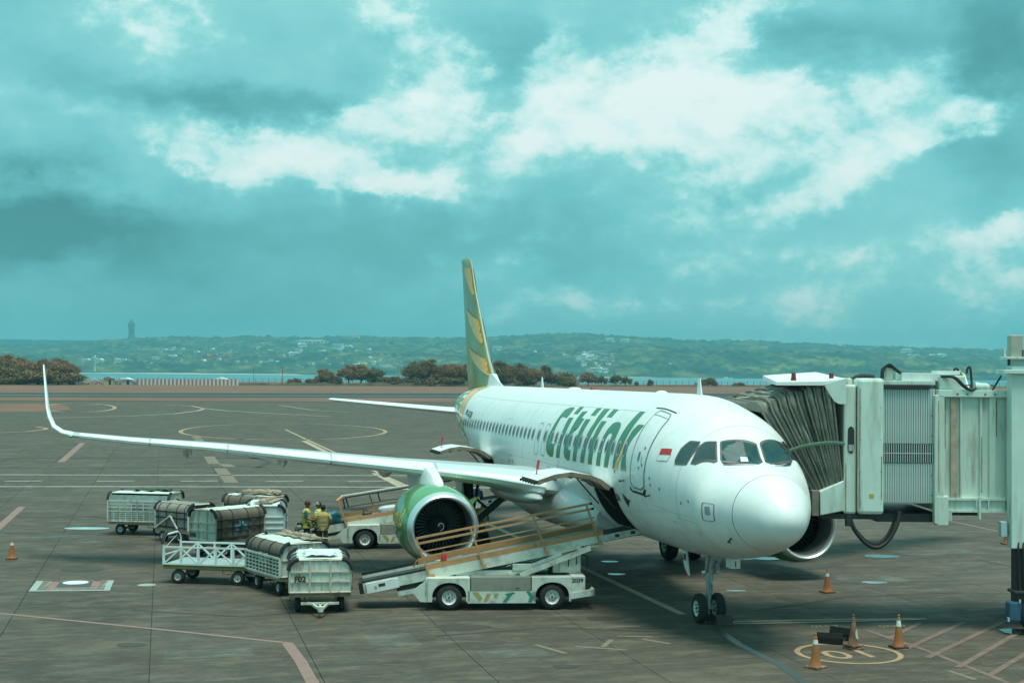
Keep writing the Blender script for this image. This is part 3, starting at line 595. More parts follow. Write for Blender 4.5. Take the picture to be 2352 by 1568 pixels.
# engines
FANM = M('fan_blade_metal', (.05, .054, .05), .4, metal=.5, var=.2)
INLET = M('inlet_liner', (.10, .11, .105), .5, var=.15)
def engine(y):
    o0 = Vector((11.4, y, 1.83 if y > 0 else 1.66))
    mb = MB(); mb.lathe(o0, (1, 0, .02), [(.24, 1.075), (.35, 1.11), (.7, 1.175), (1.2, 1.21), (1.8, 1.205), (2.5, 1.14), (3.2, 1.02), (3.6, .93), (3.58, .86), (2.9, .86)], 48); nac = mb.build('engine', NGREEN, plane, smooth=True)
    mb = MB(); mb.lathe(o0, (1, 0, .02), [(.24, 1.077), (.16, 1.05), (.08, 1.01), (.03, .985), (.0, .95), (.02, .915), (.07, .89), (.16, .87)], 48); mb.build('inlet_lip', ALU, nac, smooth=True)
    mb = MB(); mb.lathe(o0, (1, 0, .02), [(.16, .87), (.5, .85), (1.15, .86), (1.3, .86), (1.3, .02)], 48); mb.build('inlet_duct', INLET, nac, smooth=True)
    ce = o0 + Vector((1.05, 0, .02)); mb = MB(); mb.lathe(ce-Vector((.42, 0, .01)), (1, 0, .02), [(0, .005), (.03, .06), (.12, .13), (.3, .22), (.42, .27), (.6, .27)], 24); sp = mb.build('spinner', BLACKM, nac, smooth=True)
    mb = MB(); pts = []
    for i in range(14):
        a = i/13*4.6; r_ = .05+.10*i/13; t = .02+.15*((r_-.05)/.1); pts.append(ce+Vector((-.42+t-.025, r_*math.cos(a), r_*math.sin(a))))
    mb.tube(pts, .018, 6); mb.build('spinner_swirl', M('swirl_white', (.75, .78, .76), .5), nac)
    me = None
    for k in range(36):
        if me is None:
            mb = MB(); rows = []
            for i in range(4):
                r_ = .24+.6*i/3; ch = .11+.04*i/3; tw = R(25+32*i/3); rows.append([(-math.cos(tw)*ch, -math.sin(tw)*ch*.8, r_), (0, .012, r_), (math.cos(tw)*ch, math.sin(tw)*ch*.8, r_), (0, -.012, r_)])
            mb.loft(rows, True); me = mb.mesh('fan_blade', FANM, True)
        b = put('fan_blade', me, nac); b.location = ce; b.rotation_euler = (2*math.pi*k/36, 0, 0)
    mb = MB(); mb.lathe(o0+Vector((2.9, 0, .05)), (1, 0, .02), [(0, .86), (.6, .72), (1.3, .52), (1.9, .42), (1.9, .36), (1.5, .3), (2.2, .12), (2.5, .02)], 32); mb.build('core_nozzle', M('hot_metal', (.25, .24, .22), .35, metal=.8), nac, smooth=True)
    s = 1 if y > 0 else -1
    mb = MB(); th = R(60); q = o0+Vector((1.0, 0, 0)); mb.loft([[q+Vector((0, -s*1.18*math.sin(th), 1.18*math.cos(th))), q+Vector((1.0, -s*1.2*math.sin(th), 1.2*math.cos(th))), q+Vector((1.0, -s*1.22*math.sin(th), 1.2*math.cos(th)))],
                                    [q+Vector((.45, -s*1.5*math.sin(th), 1.5*math.cos(th))), q+Vector((1.0, -s*1.55*math.sin(th), 1.55*math.cos(th))), q+Vector((1.0, -s*1.57*math.sin(th), 1.55*math.cos(th)))]], True); mb.build('strake', NGREEN, nac)
    mb = MB(); rows = []
    for x, zb, zt, w in ((12.1, 2.92, 3.03, .06), (12.5, 2.85, 3.18, .22), (13.0, 2.8, 3.33, .30), (13.6, 2.7, 3.46, .33), (14.2, 2.6, 3.50, .32), (15.4, 2.4, 3.40, .24), (17.0, 2.6, 3.35, .12), (18.0, 3.05, 3.3, .03)):
        rows.append([(x, y-w, zb), (x, y+w, zb), (x+.0, y+w*.8, (zb+zt)/2+.08), (x, y+w*.45, zt), (x, y-w*.45, zt), (x, y-w*.8, (zb+zt)/2+.08)])
    mb.loft(rows, True); mb.build('pylon', WHITE, plane, smooth=True, sharp=50)
    return nac
nac = engine(5.75); engine(-5.82)
vs, fs = text_flat('citilink.co.id', .60, .016, .15); mb = MB()
def nacr(x):
    pr = [(11.4, .95), (11.56, 1.045), (11.75, 1.11), (12.1, 1.175), (12.6, 1.21), (13.2, 1.205), (13.9, 1.14), (14.6, 1.02)]
    return np.interp(x, [p[0] for p in pr], [p[1] for p in pr])
_v = []
for a, b in vs:
    x = 13.30-a*.86; t = b*1.25/1.2+.20; r_ = nacr(x)+.008; _v.append((x, 5.75+r_*math.cos(t), 1.86+r_*math.sin(t)))
mb.add(_v, fs); mb.build('engine_lettering', M('lettering_gold', (.75, .5, .06), .4), nac, fix=False)
# landing gear
def wheel_parts(parent, c, r_, w, axis=(0, 1, 0), rimm=None, name='wheel', rim=.55, hubout=1):
    c = Vector(c); ax = Vector(axis); mb = MB()
    mb.lathe(c-ax*w/2, ax, [(0.02*w, r_*rim), (.0, r_*.78), (.08*w, r_*.92), (.25*w, r_*.99), (.5*w, r_), (.75*w, r_*.99), (.92*w, r_*.92), (w, r_*.78), (.98*w, r_*rim)], 28)
    t = mb.build(name, TYRE, parent, smooth=True)
    mb = MB(); mb.lathe(c-ax*w*.46, ax, [(.1*w, .005), (.1*w, r_*.18), (.18*w, r_*.2), (.2*w, r_*.38), (.06*w, r_*rim*.96), (.02*w, r_*rim), (.9*w, r_*rim), (.86*w, r_*rim*.96), (.72*w, r_*.38), (.74*w, r_*.2), (.82*w, r_*.18), (.82*w, .005)], 20)
    mb.build('rim', rimm or RIMW, t, smooth=True, sharp=30)
    hub = MB()
    for e in (-1, 1):
        for k in range(6):
            a = k*math.pi/3; p1 = ax.orthogonal().normalized(); p2 = ax.cross(p1); q = c+ax*e*w*.30+(p1*math.cos(a)+p2*math.sin(a))*r_*.27; hub.cyl(q, q+ax*e*.03, r_*.045, 6)
        hub.cyl(c+ax*e*w*.28, c+ax*e*w*.42, r_*.1, 8)
    tag(hub.build('hub', M('hub_dark', (.09, .08, .07), .6), t), kind='stuff')
    return t
ng = MB(); ng.cyl((5.0, 0, .62), (4.98, 0, 1.25), .075, 12); ng.cyl((4.98, 0, 1.1), (4.93, 0, 2.1), .115, 12); ng.cyl((5.0, -.3, .38), (5.0, .3, .38), .06, 10); ng.cyl((5.0, 0, .36), (5.0, 0, .7), .07, 10)
ng.beam((4.88, 0, .75), (4.82, 0, 1.0), .05, .12); ng.beam((4.82, 0, 1.0), (4.92, 0, 1.25), .05, .12); ng.beam((4.9, .1, 1.3), (4.3, .22, 2.0), .05); ng.beam((4.9, -.1, 1.3), (4.3, -.22, 2.0), .05); ng.cyl((4.93, -.2, 1.28), (4.93, -.2, 1.5), .07, 8); ng.beam((4.85, -.3, 1.25), (4.9, -.05, 1.4), .06)
gear = ng.build('nose_gear', STEEL, plane, smooth=True)
wheel_parts(gear, (5.0, .25, .38), .38, .22); wheel_parts(gear, (5.0, -.25, .38), .38, .22)
for q, r_ in (((4.82, .2, 1.78), .1), ((4.82, -.2, 1.78), .09), ((4.85, .2, 1.32), .06)): 
    mb = MB(); mb.sphere(q, r_*.6, r_, r_); mb.build('taxi_light', M('lamp_glass', (.7, .72, .7), .08, metal=.5), gear, smooth=True)
mb = MB(); mb.prism([(5.35, 1.85), (5.75, 1.85), (5.35, 1.2), (5.15, 1.2)], lambda x, z: (x, .50, z), lambda x, z: (x, .46, z)); nd = mb.build('gear_door', WHITE, plane)
mb = MB(); mb.prism([(5.37, 1.33), (5.17, 1.2), (5.35, 1.2), (5.45, 1.38)], lambda x, z: (x, .503, z), lambda x, z: (x, .507, z)); mb.build('door_red_tip', REDM, nd)
lettering('QR', .2, BLACKM, nd, (5.47, .506, 1.65), (-1, 0, 0), (.15, 0, 1), .01)
mb = MB(); mb.box(3.25, 3.6, -.14, .1, 1.62, 1.86); mb.build('drain_mast_plate', WHITE, plane); mb = MB(); mb.box(3.235, 3.245, -.02, .0, 1.66, 1.8); mb.build('plate_mark', BLACKM, plane)
for s in (1, -1):
    mb = MB(); mb.cyl((17.2, s*3.8, .55), (17.15, s*3.8, 1.4), .1, 12); mb.cyl((17.15, s*3.8, 1.2), (17.1, s*3.84, 3.0), .17, 12); mb.cyl((17.2, s*3.2, .58), (17.2, s*4.4, .58), .09, 10)
    mb.beam((17.1, s*3.7, 1.35), (16.9, s*2.5, 2.4), .17, .22); mb.beam((17.05, s*3.75, 2.35), (17.0, s*3.15, 1.85), .09); mb.beam((16.9, s*3.8, 1.2), (15.9, s*3.75, 2.9), .08)
    g = mb.build('main_gear', M('main_gear_dark', (.07, .075, .07), .5, metal=.3, var=.3), plane, smooth=True)
    wheel_parts(g, (17.2, s*3.33, .57), .57, .42); wheel_parts(g, (17.2, s*4.26, .57), .57, .42)
    mb = MB(); mb.prism([(16.7, 3.0), (17.9, 3.0), (17.75, 1.2), (16.9, 1.2)], lambda x, z: (x, s*4.12, z), lambda x, z: (x, s*4.08, z)); mb.build('main_gear_door', BELLY, plane)
# ---------------------------------------------------------------- the ground
def apron_mat(name, base, var_rand, detail=True):
    m = bpy.data.materials.new(name); m.use_nodes = True; nt = m.node_tree; N = nt.nodes; K = nt.links.new; b = N['Principled BSDF']
    geo = N.new('ShaderNodeNewGeometry').outputs['Position']
    def nz(sc, det, rough=.6, st=None):
        n = N.new('ShaderNodeTexNoise'); n.inputs['Scale'].default_value = sc; n.inputs['Detail'].default_value = det; n.inputs['Roughness'].default_value = rough
        if st:
            mp = N.new('ShaderNodeMapping'); mp.inputs['Scale'].default_value = st; mp.inputs['Rotation'].default_value = (0, 0, R(12)); K(geo, mp.inputs[0]); K(mp.outputs[0], n.inputs[0])
        else: K(geo, n.inputs[0])
        return n.outputs['Fac']
    def mr(f, a, c, d=0.0, e=1.0):
        r = N.new('ShaderNodeMapRange'); K(f, r.inputs[0])
        for i, x in enumerate((a, c, d, e)): r.inputs[i+1].default_value = x
        return r.outputs[0]
    def mix(f, a, c, bt='MIX'):
        x = N.new('ShaderNodeMix'); x.data_type = 'RGBA'; x.blend_type = bt
        for i, v in ((0, f), (6, a), (7, c)):
            if isinstance(v, (int, float)): x.inputs[i].default_value = v
            elif isinstance(v, tuple): x.inputs[i].default_value = (*v, 1)
            else: K(v, x.inputs[i])
        return x.outputs[2]
    B = base
    c = mix(mr(nz(.22, 6), .3, .7), tuple(x*.66 for x in B), tuple(x*1.22 for x in B))
    c = mix(mr(nz(.9, 9, .7, (1, .3, 1)), .40, .62, 0, .55), c, tuple(x*1.55 for x in B))
    c = mix(mr(nz(.35, 8, .7, (.25, 1, 1)), .50, .68, 0, .6), c, tuple(x*.55 for x in B))
    c = mix(mr(nz(.45, 11, .76, (1, .4, 1)), .51, .61, 0, .8), c, (B[0]*1.8, B[1]*1.8, B[2]*1.75))
    c = mix(mr(nz(.16, 8, .7), .50, .64, 0, .5), c, tuple(x*.55 for x in B))
    c = mix(mr(nz(4.5, 8, .75, (1, .3, 1)), .54, .66, 0, .8), c, (B[0]*2.4, B[1]*2.3, B[2]*2.15))
    c = mix(mr(nz(1.6, 8, .68), .42, .72, 0, .6), c, tuple(x*.5 for x in B))                 # worn, oily areas
    c = mix(mr(nz(1.8, 10, .74, (1, .3, 1)), .51, .64, 0, .85), c, (B[0]*2.0, B[1]*1.95, B[2]*1.85))     # pale scuffs and laitance
    c = mix(mr(nz(.55, 7, .7), .60, .74, 0, .75), c, tuple(x*.42 for x in B))                    # spilt fuel stains
    c = mix(mr(nz(11, 6, .7), .60, .80, 0, .5), c, (B[0]*2.3, B[1]*2.2, B[2]*2.0))
    c = mix(mr(nz(24, 5, .7), .35, .65, 0, .5), c, tuple(x*.6 for x in B))
    if var_rand:
        oi = N.new('ShaderNodeObjectInfo'); r = mr(oi.outputs['Random'], 0, 1, 1-var_rand, 1+var_rand); cb = N.new('ShaderNodeCombineColor')
        for i in range(3): K(r, cb.inputs[i])
        c = mix(1.0, c, cb.outputs[0], 'MULTIPLY')
    K(c, b.inputs['Base Color']); b.inputs['Specular IOR Level'].default_value = .35
    K(mr(nz(.55, 7, .7), .45, .74, .85, .5), b.inputs['Roughness'])
    bn = N.new('ShaderNodeBump'); bn.inputs['Strength'].default_value = .25; bn.inputs['Distance'].default_value = .01; K(nz(30, 6), bn.inputs['Height']); K(bn.outputs[0], b.inputs['Normal'])
    return m
CONC = apron_mat('apron_concrete', (.084, .072, .054), .06)
CONC2 = apron_mat('apron_concrete_far', (.079, .069, .052), 0)
ASPH = apron_mat('runway_asphalt', (.034, .047, .044), 0)
def grass_mat():
    return M('dry_grass', (.165, .082, .05), .95, var=.18, vs=.02, dirt=(.22, .14, .08), da=.6, ds=.05)
def strip(name, A, B_, z, mat, kind='structure', parent=None):        # far ground band between two lines given in the survey frame
    mb = MB(); n = 12
    ext = lambda P, t: WL(P[0][0]+(P[1][0]-P[0][0])*t, P[0][1]+(P[1][1]-P[0][1])*t, z)
    for i in range(n):
        t0 = -12+24*i/n; t1 = -12+24*(i+1)/n; mb.quad(ext(A, t0), ext(A, t1), ext(B_, t1), ext(B_, t0))
    o = mb.build(name, mat, parent, fix=False)
    if kind: tag(o, kind=kind)
    return o
mb = MB(); mb.quad(WL(-3000, -400, -.035), WL(3000, -400, -.035), WL(3000, 900, -.035), WL(-3000, 900, -.035))
apron = tag(mb.build('apron', CONC2), 'worn grey concrete apron with painted lines', kind='structure')
# nearer slabs, each laid on its own; the joints between them are open grooves
JD = M('joint_filler', (.02, .022, .02), .9)
slabs = []
X0, Y0, SX, SY = .35, -.06, 6.2, 3.525
for i in range(-3, 26):
    for k in range(-12, 14):
        cx, cy = X0+SX*(i+.5), Y0+SY*(k+.5); q = Vector((cx, cy, 0))-CP; fw = q.dot(DH); rt = q.dot(RH)
        if fw < 25 or fw > 120 or abs(rt) > fw*.39+3.4: continue
        slabs.append((fw, cx, cy))
slabs.sort(); slabs = slabs[:288]
mb = MB(); g = .008; mb.box(-SX/2+g, SX/2-g, -SY/2+g, SY/2-g, -.03, 0); me = mb.mesh('slab', CONC)
for fw, cx, cy in slabs: put('slab', me, apron, loc=(cx, cy, 0))
done = {(round(cx, 2), round(cy, 2)) for _, cx, cy in slabs}
mb = MB(); mb.quad(WL(-120, 20, -.028), WL(120, 20, -.028), WL(120, 128, -.028), WL(-120, 128, -.028)); mb.build('joint_filler', JD, apron)
# slabs past the limit: the same pieces, joined
mb = MB(); mb2 = []
for i in range(-10, 32):
    for k in range(-30, 34):
        cx, cy = X0+SX*(i+.5), Y0+SY*(k+.5); q = Vector((cx, cy, 0))-CP; fw = q.dot(DH)
        if (round(cx, 2), round(cy, 2)) in done or fw < 12 or fw > 135 or abs(q.dot(RH)) > 110: continue
        mb.add([(cx-SX/2+g, cy-SY/2+g, 0), (cx+SX/2-g, cy-SY/2+g, 0), (cx+SX/2-g, cy+SY/2-g, 0), (cx-SX/2+g, cy+SY/2-g, 0)], [(0, 1, 2, 3)])
tag(mb.build('far_slabs', CONC, apron, fix=False), kind='stuff')
# beyond: one sheet flush with the slabs, runway and grass bands
strip('taxiway', ((-60, 116), (60, 121)), ((-100, 290), (-24, 318)), -.004, CONC2)
GR = grass_mat()
strip('grass_strip', ((-107.2, 303), (-24.2, 320)), ((-121, 339.7), (-30, 372)), .02, GR)
strip('runway', ((-121, 339.7), (-30, 372)), ((-141, 407), (-36, 462)), .03, ASPH)
strip('grass_field', ((-141, 407), (-36, 462)), ((-420, 900), (150, 1040)), .025, GR)
PW = M('marking_white', (.42, .43, .39), .8, var=.25, vs=2.5, dirt=(.12, .11, .1), da=.6, ds=3)
PT = M('marking_tan', (.40, .32, .22), .8, var=.2, vs=2.5, dirt=(.12, .105, .09), da=.6, ds=2.2)
PO = M('marking_orange', (.36, .235, .13), .8, var=.15, vs=2.5, dirt=(.14, .11, .08), da=.6, ds=3)
PH = M('hatch_pink', (.185, .115, .10), .8, var=.25, vs=2.5, dirt=(.085, .08, .065), da=.9, ds=2.0)
PP = M('marking_pink', (.26, .155, .135), .8, var=.2, vs=2.5, dirt=(.11, .1, .09), da=.8, ds=2.5)
PG = M('marking_faded', (.19, .155, .11), .85, var=.3, vs=2, dirt=(.1, .095, .085), da=.9, ds=2)
def line(name, pts, w, mat, z=.006, par=None):
    pts = [Vector((p.x, p.y, z)) for p in pts]; rows = []
    for i, p in enumerate(pts):
        d = (pts[min(i+1, len(pts)-1)]-pts[max(i-1, 0)]).normalized(); n = Vector((-d.y, d.x, 0))*w/2; rows.append([p+n, p-n])
    mb = MB(); mb.loft(rows, close=False); return mb.build(name, mat, par or apron, fix=False)
def gl(name, px, w, mat, z=.006): return line(name, [gp(*q) for q in px], w, mat, z)
X = lambda x, y: Vector((x, y, 0))
line('lead_in_line', [X(-.5+i*3.4, .22+.005*i) for i in range(2, 40)], .23, PT)
line('lead_in_line', [X(5.0, .12), X(4.8, -2.8), X(4.4, -5.9)], .22, PT, .008)
gl('stop_bar', [(1640, 1433), (1900, 1428), (2112, 1422)], .17, PT, .010)
gl('boundary_line', [(-400, 1362), (0, 1408), (340, 1442), (672, 1477)], .16, PP)
gl('boundary_line', [(660, 1477), (690, 1517), (718, 1568), (790, 1700)], .27, PP, .008)
gl('edge_line', [(-60, 1262), (51, 1163)], .34, PP)
gl('edge_line', [(140, 1061), (190, 1017)], .5, PP)
gl('edge_line', [(2030, 1172), (2200, 1200), (2330, 1228), (2500, 1262)], .16, PP)
gl('edge_line', [(2290, 1291), (2330, 1295), (2460, 1310)], .16, PP)
for a, w in (([(-300, 1089), (500, 1091), (900, 1091.5), (1300, 1095)], .34), ([(-300, 1117), (300, 1117), (900, 1118), (1300, 1121)], .34), ([(-300, 1006.5), (300, 1007), (1200, 1010)], .5), ([(-300, 969), (300, 969), (1000, 970)], .5)): gl('road_line', a, w, PW if w < .4 else PG)
for u in (-200, 10, 222, 415, 610, 800, 980): gl('road_dash', [(u, 1104.5), (u+86, 1104)], .3, PW)
gl('taxi_line', [(698, 1012), (760, 1043)], .5, PT); gl('taxi_line', [(860, 1086), (935, 1124)], .42, PT)
for a in ([(450, 1002), (462, 1016)], [(480, 1048), (492, 1065)], [(505, 1075), (532, 1108)], [(515, 1065), (528, 1072)]): gl('faded_dash', a, .8, PG)
def ring(px, w, mat, n=40, name='taxi_curve', a0=0, a1=360):
    (uc, vc, ru, rv) = px; c = gp(uc, vc); gl(name, [(uc+ru*math.cos(R(a0+(a1-a0)*i/n)), vc+rv*math.sin(R(a0+(a1-a0)*i/n))) for i in range(n+1)], w, mat)
ring((650, 991, 236, 18.5), .42, PO)
ring((180, 936, 84, 10), .7, PO, 30, 'taxi_curve', -150, 140); gl('taxi_curve', [(60, 947), (130, 945), (180, 946)], .9, PG)
gl('taxi_curve', [(100, 960), (300, 955), (400, 950), (455, 943), (470, 938), (440, 932), (380, 929), (280, 928), (180, 930)], .6, PT); gl('taxi_curve', [(466, 937), (520, 943), (620, 949), (760, 956)], .6, PT)
gl('taxi_curve', [(640, 930), (720, 942), (800, 946)], 1.2, PG)
gl('taxi_curve', [(-40, 995), (60, 991), (103, 986), (106, 983), (85, 980)], .5, PO)
mb = MB(); mb.add([Vector((*gp(u, v).xy, .004)) for u, v in ((-300, 929), (130, 927), (158, 934), (160, 941), (90, 944), (-300, 949))], [tuple(range(6))]); tag(mb.build('grass_island', GR, fix=False), kind='structure')
strip('runway_edge_line', ((-131, 366), (-32.5, 400.5)), ((-131.5, 368.2), (-32.6, 402.6)), .05, PW, kind=None, parent=apron)
# stand number in its ring
c0 = gp(1949, 1500)
line('stand_ring', [X(c0.x+1.17*math.cos(2*math.pi*i/48), c0.y+1.17*math.sin(2*math.pi*i/48)) for i in range(49)], .13, PO, .008)
ang = math.atan2(-RH.y, -RH.x); ax = Vector((-RH.x, -RH.y, 0)); ax.rotate(Euler((0, 0, R(14)))); ay = Vector((-ax.y, ax.x, 0))
lettering('10', 1.35, PO, apron, (c0.x-.03, c0.y, .008), ax, ay*1.0, .01, 'stand_number')
for u in (1895, 2050): 
    q = gp(u, 1437); lettering('A320', .36, PT, apron, (q.x, q.y, .008), ax, ay, .0, 'stand_lettering')
# hatched no-parking area by the bridge
gl('hatch_border', [(1985, 1445), (2120, 1490), (2260, 1545), (2420, 1610)], .15, PH)
gl('hatch_border', [(2112, 1426), (2330, 1421), (2500, 1418)], .10, PH)
for a, b in (((2115, 1430), (2040, 1466)), ((2215, 1428), (2075, 1492)), ((2312, 1424), (2130, 1510)), ((2340, 1452), (2200, 1532)), ((2420, 1462), (2270, 1552)), ((2480, 1490), (2330, 1580))): gl('hatch_bar', [a, b], .16, PH, .009)
for a in ([(1475, 1467), (1540, 1478)], [(1385, 1485), (1405, 1468)], [(1400, 1440), (1470, 1437)], [(1320, 1484), (1440, 1492)], [(1230, 1480), (1300, 1500)], [(2180, 1540), (2240, 1560)], [(1420, 1460), (1500, 1462)]): gl('ghost_marking', a, .14, PG)
DGM = M('wet_joint', (.05, .062, .058), .35)
gl('sealed_joint', [(1640, 1440), (1700, 1480), (1790, 1525), (1880, 1590)], .2, DGM, .005)
# hydrant pit with painted surround
hc = [gp(65, 1358), gp(252, 1356), gp(252, 1333), gp(84, 1334)]; P0 = hc[0]; E1 = hc[1]-hc[0]; E2 = hc[3]-hc[0]
hp = lambda a, b, z=.008: Vector((P0.x+E1.x*a+E2.x*b, P0.y+E1.y*a+E2.y*b, z))
WTEAL = M('pit_paint_white', (.30, .37, .34), .7, var=.2, dirt=(.2, .2, .18), da=.5, ds=4); GDARK = M('pit_green', (.05, .085, .075), .7)
def patch(name, a0, a1, b0, b1, mat, z): mb = MB(); mb.quad(hp(a0, b0, z), hp(a1, b0, z), hp(a1, b1, z), hp(a0, b1, z)); return mb.build(name, mat, apron)
patch('pit_surround', 0, 1, 0, 1, M('pit_ground', (.16, .14, .11), .85, var=.3), .007)
for a, b, c, d in ((0, .09, 0, 1), (.92, 1, 0, 1), (.09, .92, 0, .08)): patch('pit_border', a, b, c, d, WTEAL, .010)
for a, b, c, d in ((.20, .30, .1, .98), (.74, .84, .1, .98), (.3, .74, .22, .34), (.09, .92, .93, 1)): patch('pit_border', a, b, c, d, PP, .012)
patch('pit_centre', .31, .73, .36, .92, GDARK, .014)
for i in range(9):
    for s_ in (0, 1):
        a = .09+.012*i if s_ == 0 else .84+.01*i; mb = MB(); y_ = .1+.09*i
        mb.quad(hp(a, y_, .013), hp(a+.03, y_, .013), hp(.19 if s_ == 0 else .92, y_+.06, .013), hp(.17 if s_ == 0 else .90, y_+.06, .013)); mb.build('hatch_tick', WTEAL, apron)
for i in range(8):
    a = .3+.055*i; mb = MB(); mb.quad(hp(a, .1, .013), hp(a+.02, .1, .013), hp(a-.04, .21, .013), hp(a-.06, .21, .013)); mb.build('hatch_tick', WTEAL, apron)
def disc(name, c, r_, mat, z, par=None, n=28, rag=0.0, sx=1.0, rot=0.0):
    mb = MB(); P = []
    for i in range(n):
        a = 2*math.pi*i/n; q = r_*(1+rag*(math.sin(3*a+1)+.6*math.sin(5*a+c.x)+.4*math.sin(8*a)))
        x, y = q*sx*math.cos(a), q*math.sin(a); P.append((c.x+x*math.cos(rot)-y*math.sin(rot), c.y+x*math.sin(rot)+y*math.cos(rot), z))
    mb.add(P, [tuple(range(n))]); return mb.build(name, mat, par)
c = hp(.52, .78); disc('pit_lid', c, .38, M('lid_white', (.75, .78, .76), .5), .018, apron)
disc('manhole_cover', gp(337, 1343), .27, M('lid_pale_green', (.30, .36, .29), .6, var=.35, vs=5), .008, apron)
disc('painted_patch', gp(200, 1213), .46, M('paint_pale_blue', (.26, .42, .42), .7, var=.2), .008, apron, sx=2.0, rot=RANG)
disc('oil_stain', gp(185, 1308), .45, M('oil_stain', (.05, .042, .03), .6), .007, apron, rag=.06, sx=1.5, rot=RANG)
WET = M('puddle_water', (.02, .03, .03), .03, var=.1, spec=.9)
for u, v, r_, sx in ((2025, 1277, .42, 1.5), (2008, 1337, .27, 1.5), (1763, 1282, .38, 1.5), (1715, 1283, .2, 1.2), (2352, 1450, .45, 1.3), (1415, 1318, .2, 1.4), (1400, 1289, .2, 1.5), (1690, 1356, .15, 2)):
    tag(disc('puddle', gp(u, v), r_, WET, .007, None, 28, .07, sx, RANG), kind='structure')
# tyre marks curving over the slabs, patched squares of newer concrete
TM = M('tyre_mark', (.045, .045, .038), .9, var=.3, vs=1.5)
for pts, w in (([(-50, 1190), (200, 1185), (420, 1205), (640, 1262)], .22), ([(-50, 1222), (250, 1228), (430, 1240)], .18), ([(300, 1400), (560, 1416), (760, 1400), (900, 1402)], .12), ([(1000, 1460), (1260, 1440), (1500, 1450)], .12), ([(1750, 1400), (1950, 1370), (2200, 1360)], .16), ([(560, 1046), (620, 1060), (590, 1075)], .5), ([(0, 1052), (400, 1050), (900, 1056)], .9), ([(0, 1074), (600, 1072)], .5)): gl('tyre_mark', pts, w, TM, .0045)
PC = apron_mat('patched_concrete', (.095, .092, .074), 0)
for u, v, w, h in ((1180, 1500, 1.6, .9), (2000, 1330, 2.2, 1.2), (480, 1500, 2.0, 1.0), (1480, 1390, 1.4, .8), (150, 1230, 2.4, 1.4), (900, 1470, 1.2, 1.6), (2150, 1268, 3.0, 1.5)):
    q = gp(u, v); mb = MB(); mb.add([(q.x+a*h, q.y+b*w, .0035) for a, b in ((-.5, -.5), (.5, -.5), (.5, .5), (-.5, .5))], [(0, 1, 2, 3)]); mb.build('patched_square', PC, apron, fix=False)
for u, v, r_ in ((1060, 1440, .5), (1390, 1420, .35), (780, 1370, .45), (1850, 1300, .6), (1130, 1330, .5), (560, 1330, .4), (2090, 1400, .3), (300, 1480, .25), (1300, 1530, .2)): disc('oil_stain', gp(u, v), r_, M('oil_stain', (.05, .042, .03), .6), .0055, apron, rag=.09, sx=1.4, rot=RANG)
# ---------------------------------------------------------------- sea, far shore and hills
SEAM = bpy.data.materials.new('sea_water'); SEAM.use_nodes = True
def _sea():
    nt = SEAM.node_tree; N = nt.nodes; K = nt.links.new; b = N['Principled BSDF']; b.inputs['Base Color'].default_value = (.05, .22, .25, 1); b.inputs['Roughness'].default_value = .35
    g_ = N.new('ShaderNodeNewGeometry'); n = N.new('ShaderNodeTexNoise'); n.inputs['Scale'].default_value = .08; n.inputs['Detail'].default_value = 5; K(g_.outputs['Position'], n.inputs[0])
    bn = N.new('ShaderNodeBump'); bn.inputs['Strength'].default_value = .6; bn.inputs['Distance'].default_value = 1.5; K(n.outputs['Fac'], bn.inputs['Height']); K(bn.outputs[0], b.inputs['Normal'])
_sea()
SEAZ = -1.2
mb = MB(); mb.quad(WL(-6000, 690, SEAZ), WL(6000, 690, SEAZ), WL(6000, 4700, SEAZ), WL(-6000, 4700, SEAZ)); tag(mb.build('sea', SEAM), kind='structure')
PX = K_ = 2352/2560.
HZ = lambda u: 925.5+20*u/2560                   # sea-level horizon across the view
U_ = [-700, -300, 0, 140, 280, 400, 650, 800, 900, 1000, 1240, 1340, 1420, 1500, 1560, 1700, 1800, 1950, 2050, 2150, 2240, 2400, 2560, 2900, 3300]
VR = [860, 862, 866, 868, 856, 849, 848, 850, 847, 850, 849, 843, 840, 846, 849, 855, 857, 862, 864, 870, 873, 877, 880, 884, 888]
UM = [-700, 0, 300, 600, 900, 1200, 1400, 1480, 1560, 1640, 1760, 1900, 2100, 2240, 2400, 2560, 3300]
VM = [905, 902, 900, 896, 890, 892, 893, 886, 877, 876, 882, 884, 888, 891, 900, 905, 910]
def hill_z(u, dep):
    u = np.asarray(u, float); dep = np.asarray(dep, float); hz = HZ(u)
    zr = 6.39+(hz-np.interp(u, U_, VR))*7400/3594.; zm = 6.39+(hz-np.interp(u, UM, VM))*5300/3594.
    right = np.clip((u-1440)/160, 0, 1); rd = zm*.8
    xs = [4480, 4520, 5300, 5900, 7400, 8600]; zs = [np.full_like(u, SEAZ-2), np.full_like(u, SEAZ+2.5), zm, np.where(True, zm*(1-right)*1.25+zm*right*.72, 0), zr, zr*.7]
    out = zs[0].copy()
    for i in range(5):
        t = np.clip((dep-xs[i])/(xs[i+1]-xs[i]), 0, 1); t = t*t*(3-2*t) if i else t
        out = np.where(dep >= xs[i], zs[i]*(1-t)+zs[i+1]*t, out)
    x = (u-1280)/3594*dep
    amp = np.clip((dep-4520)/250, 0, 1)
    return out + amp*((fbm(x/420, dep/420, 3)-.5)*14), x, amp
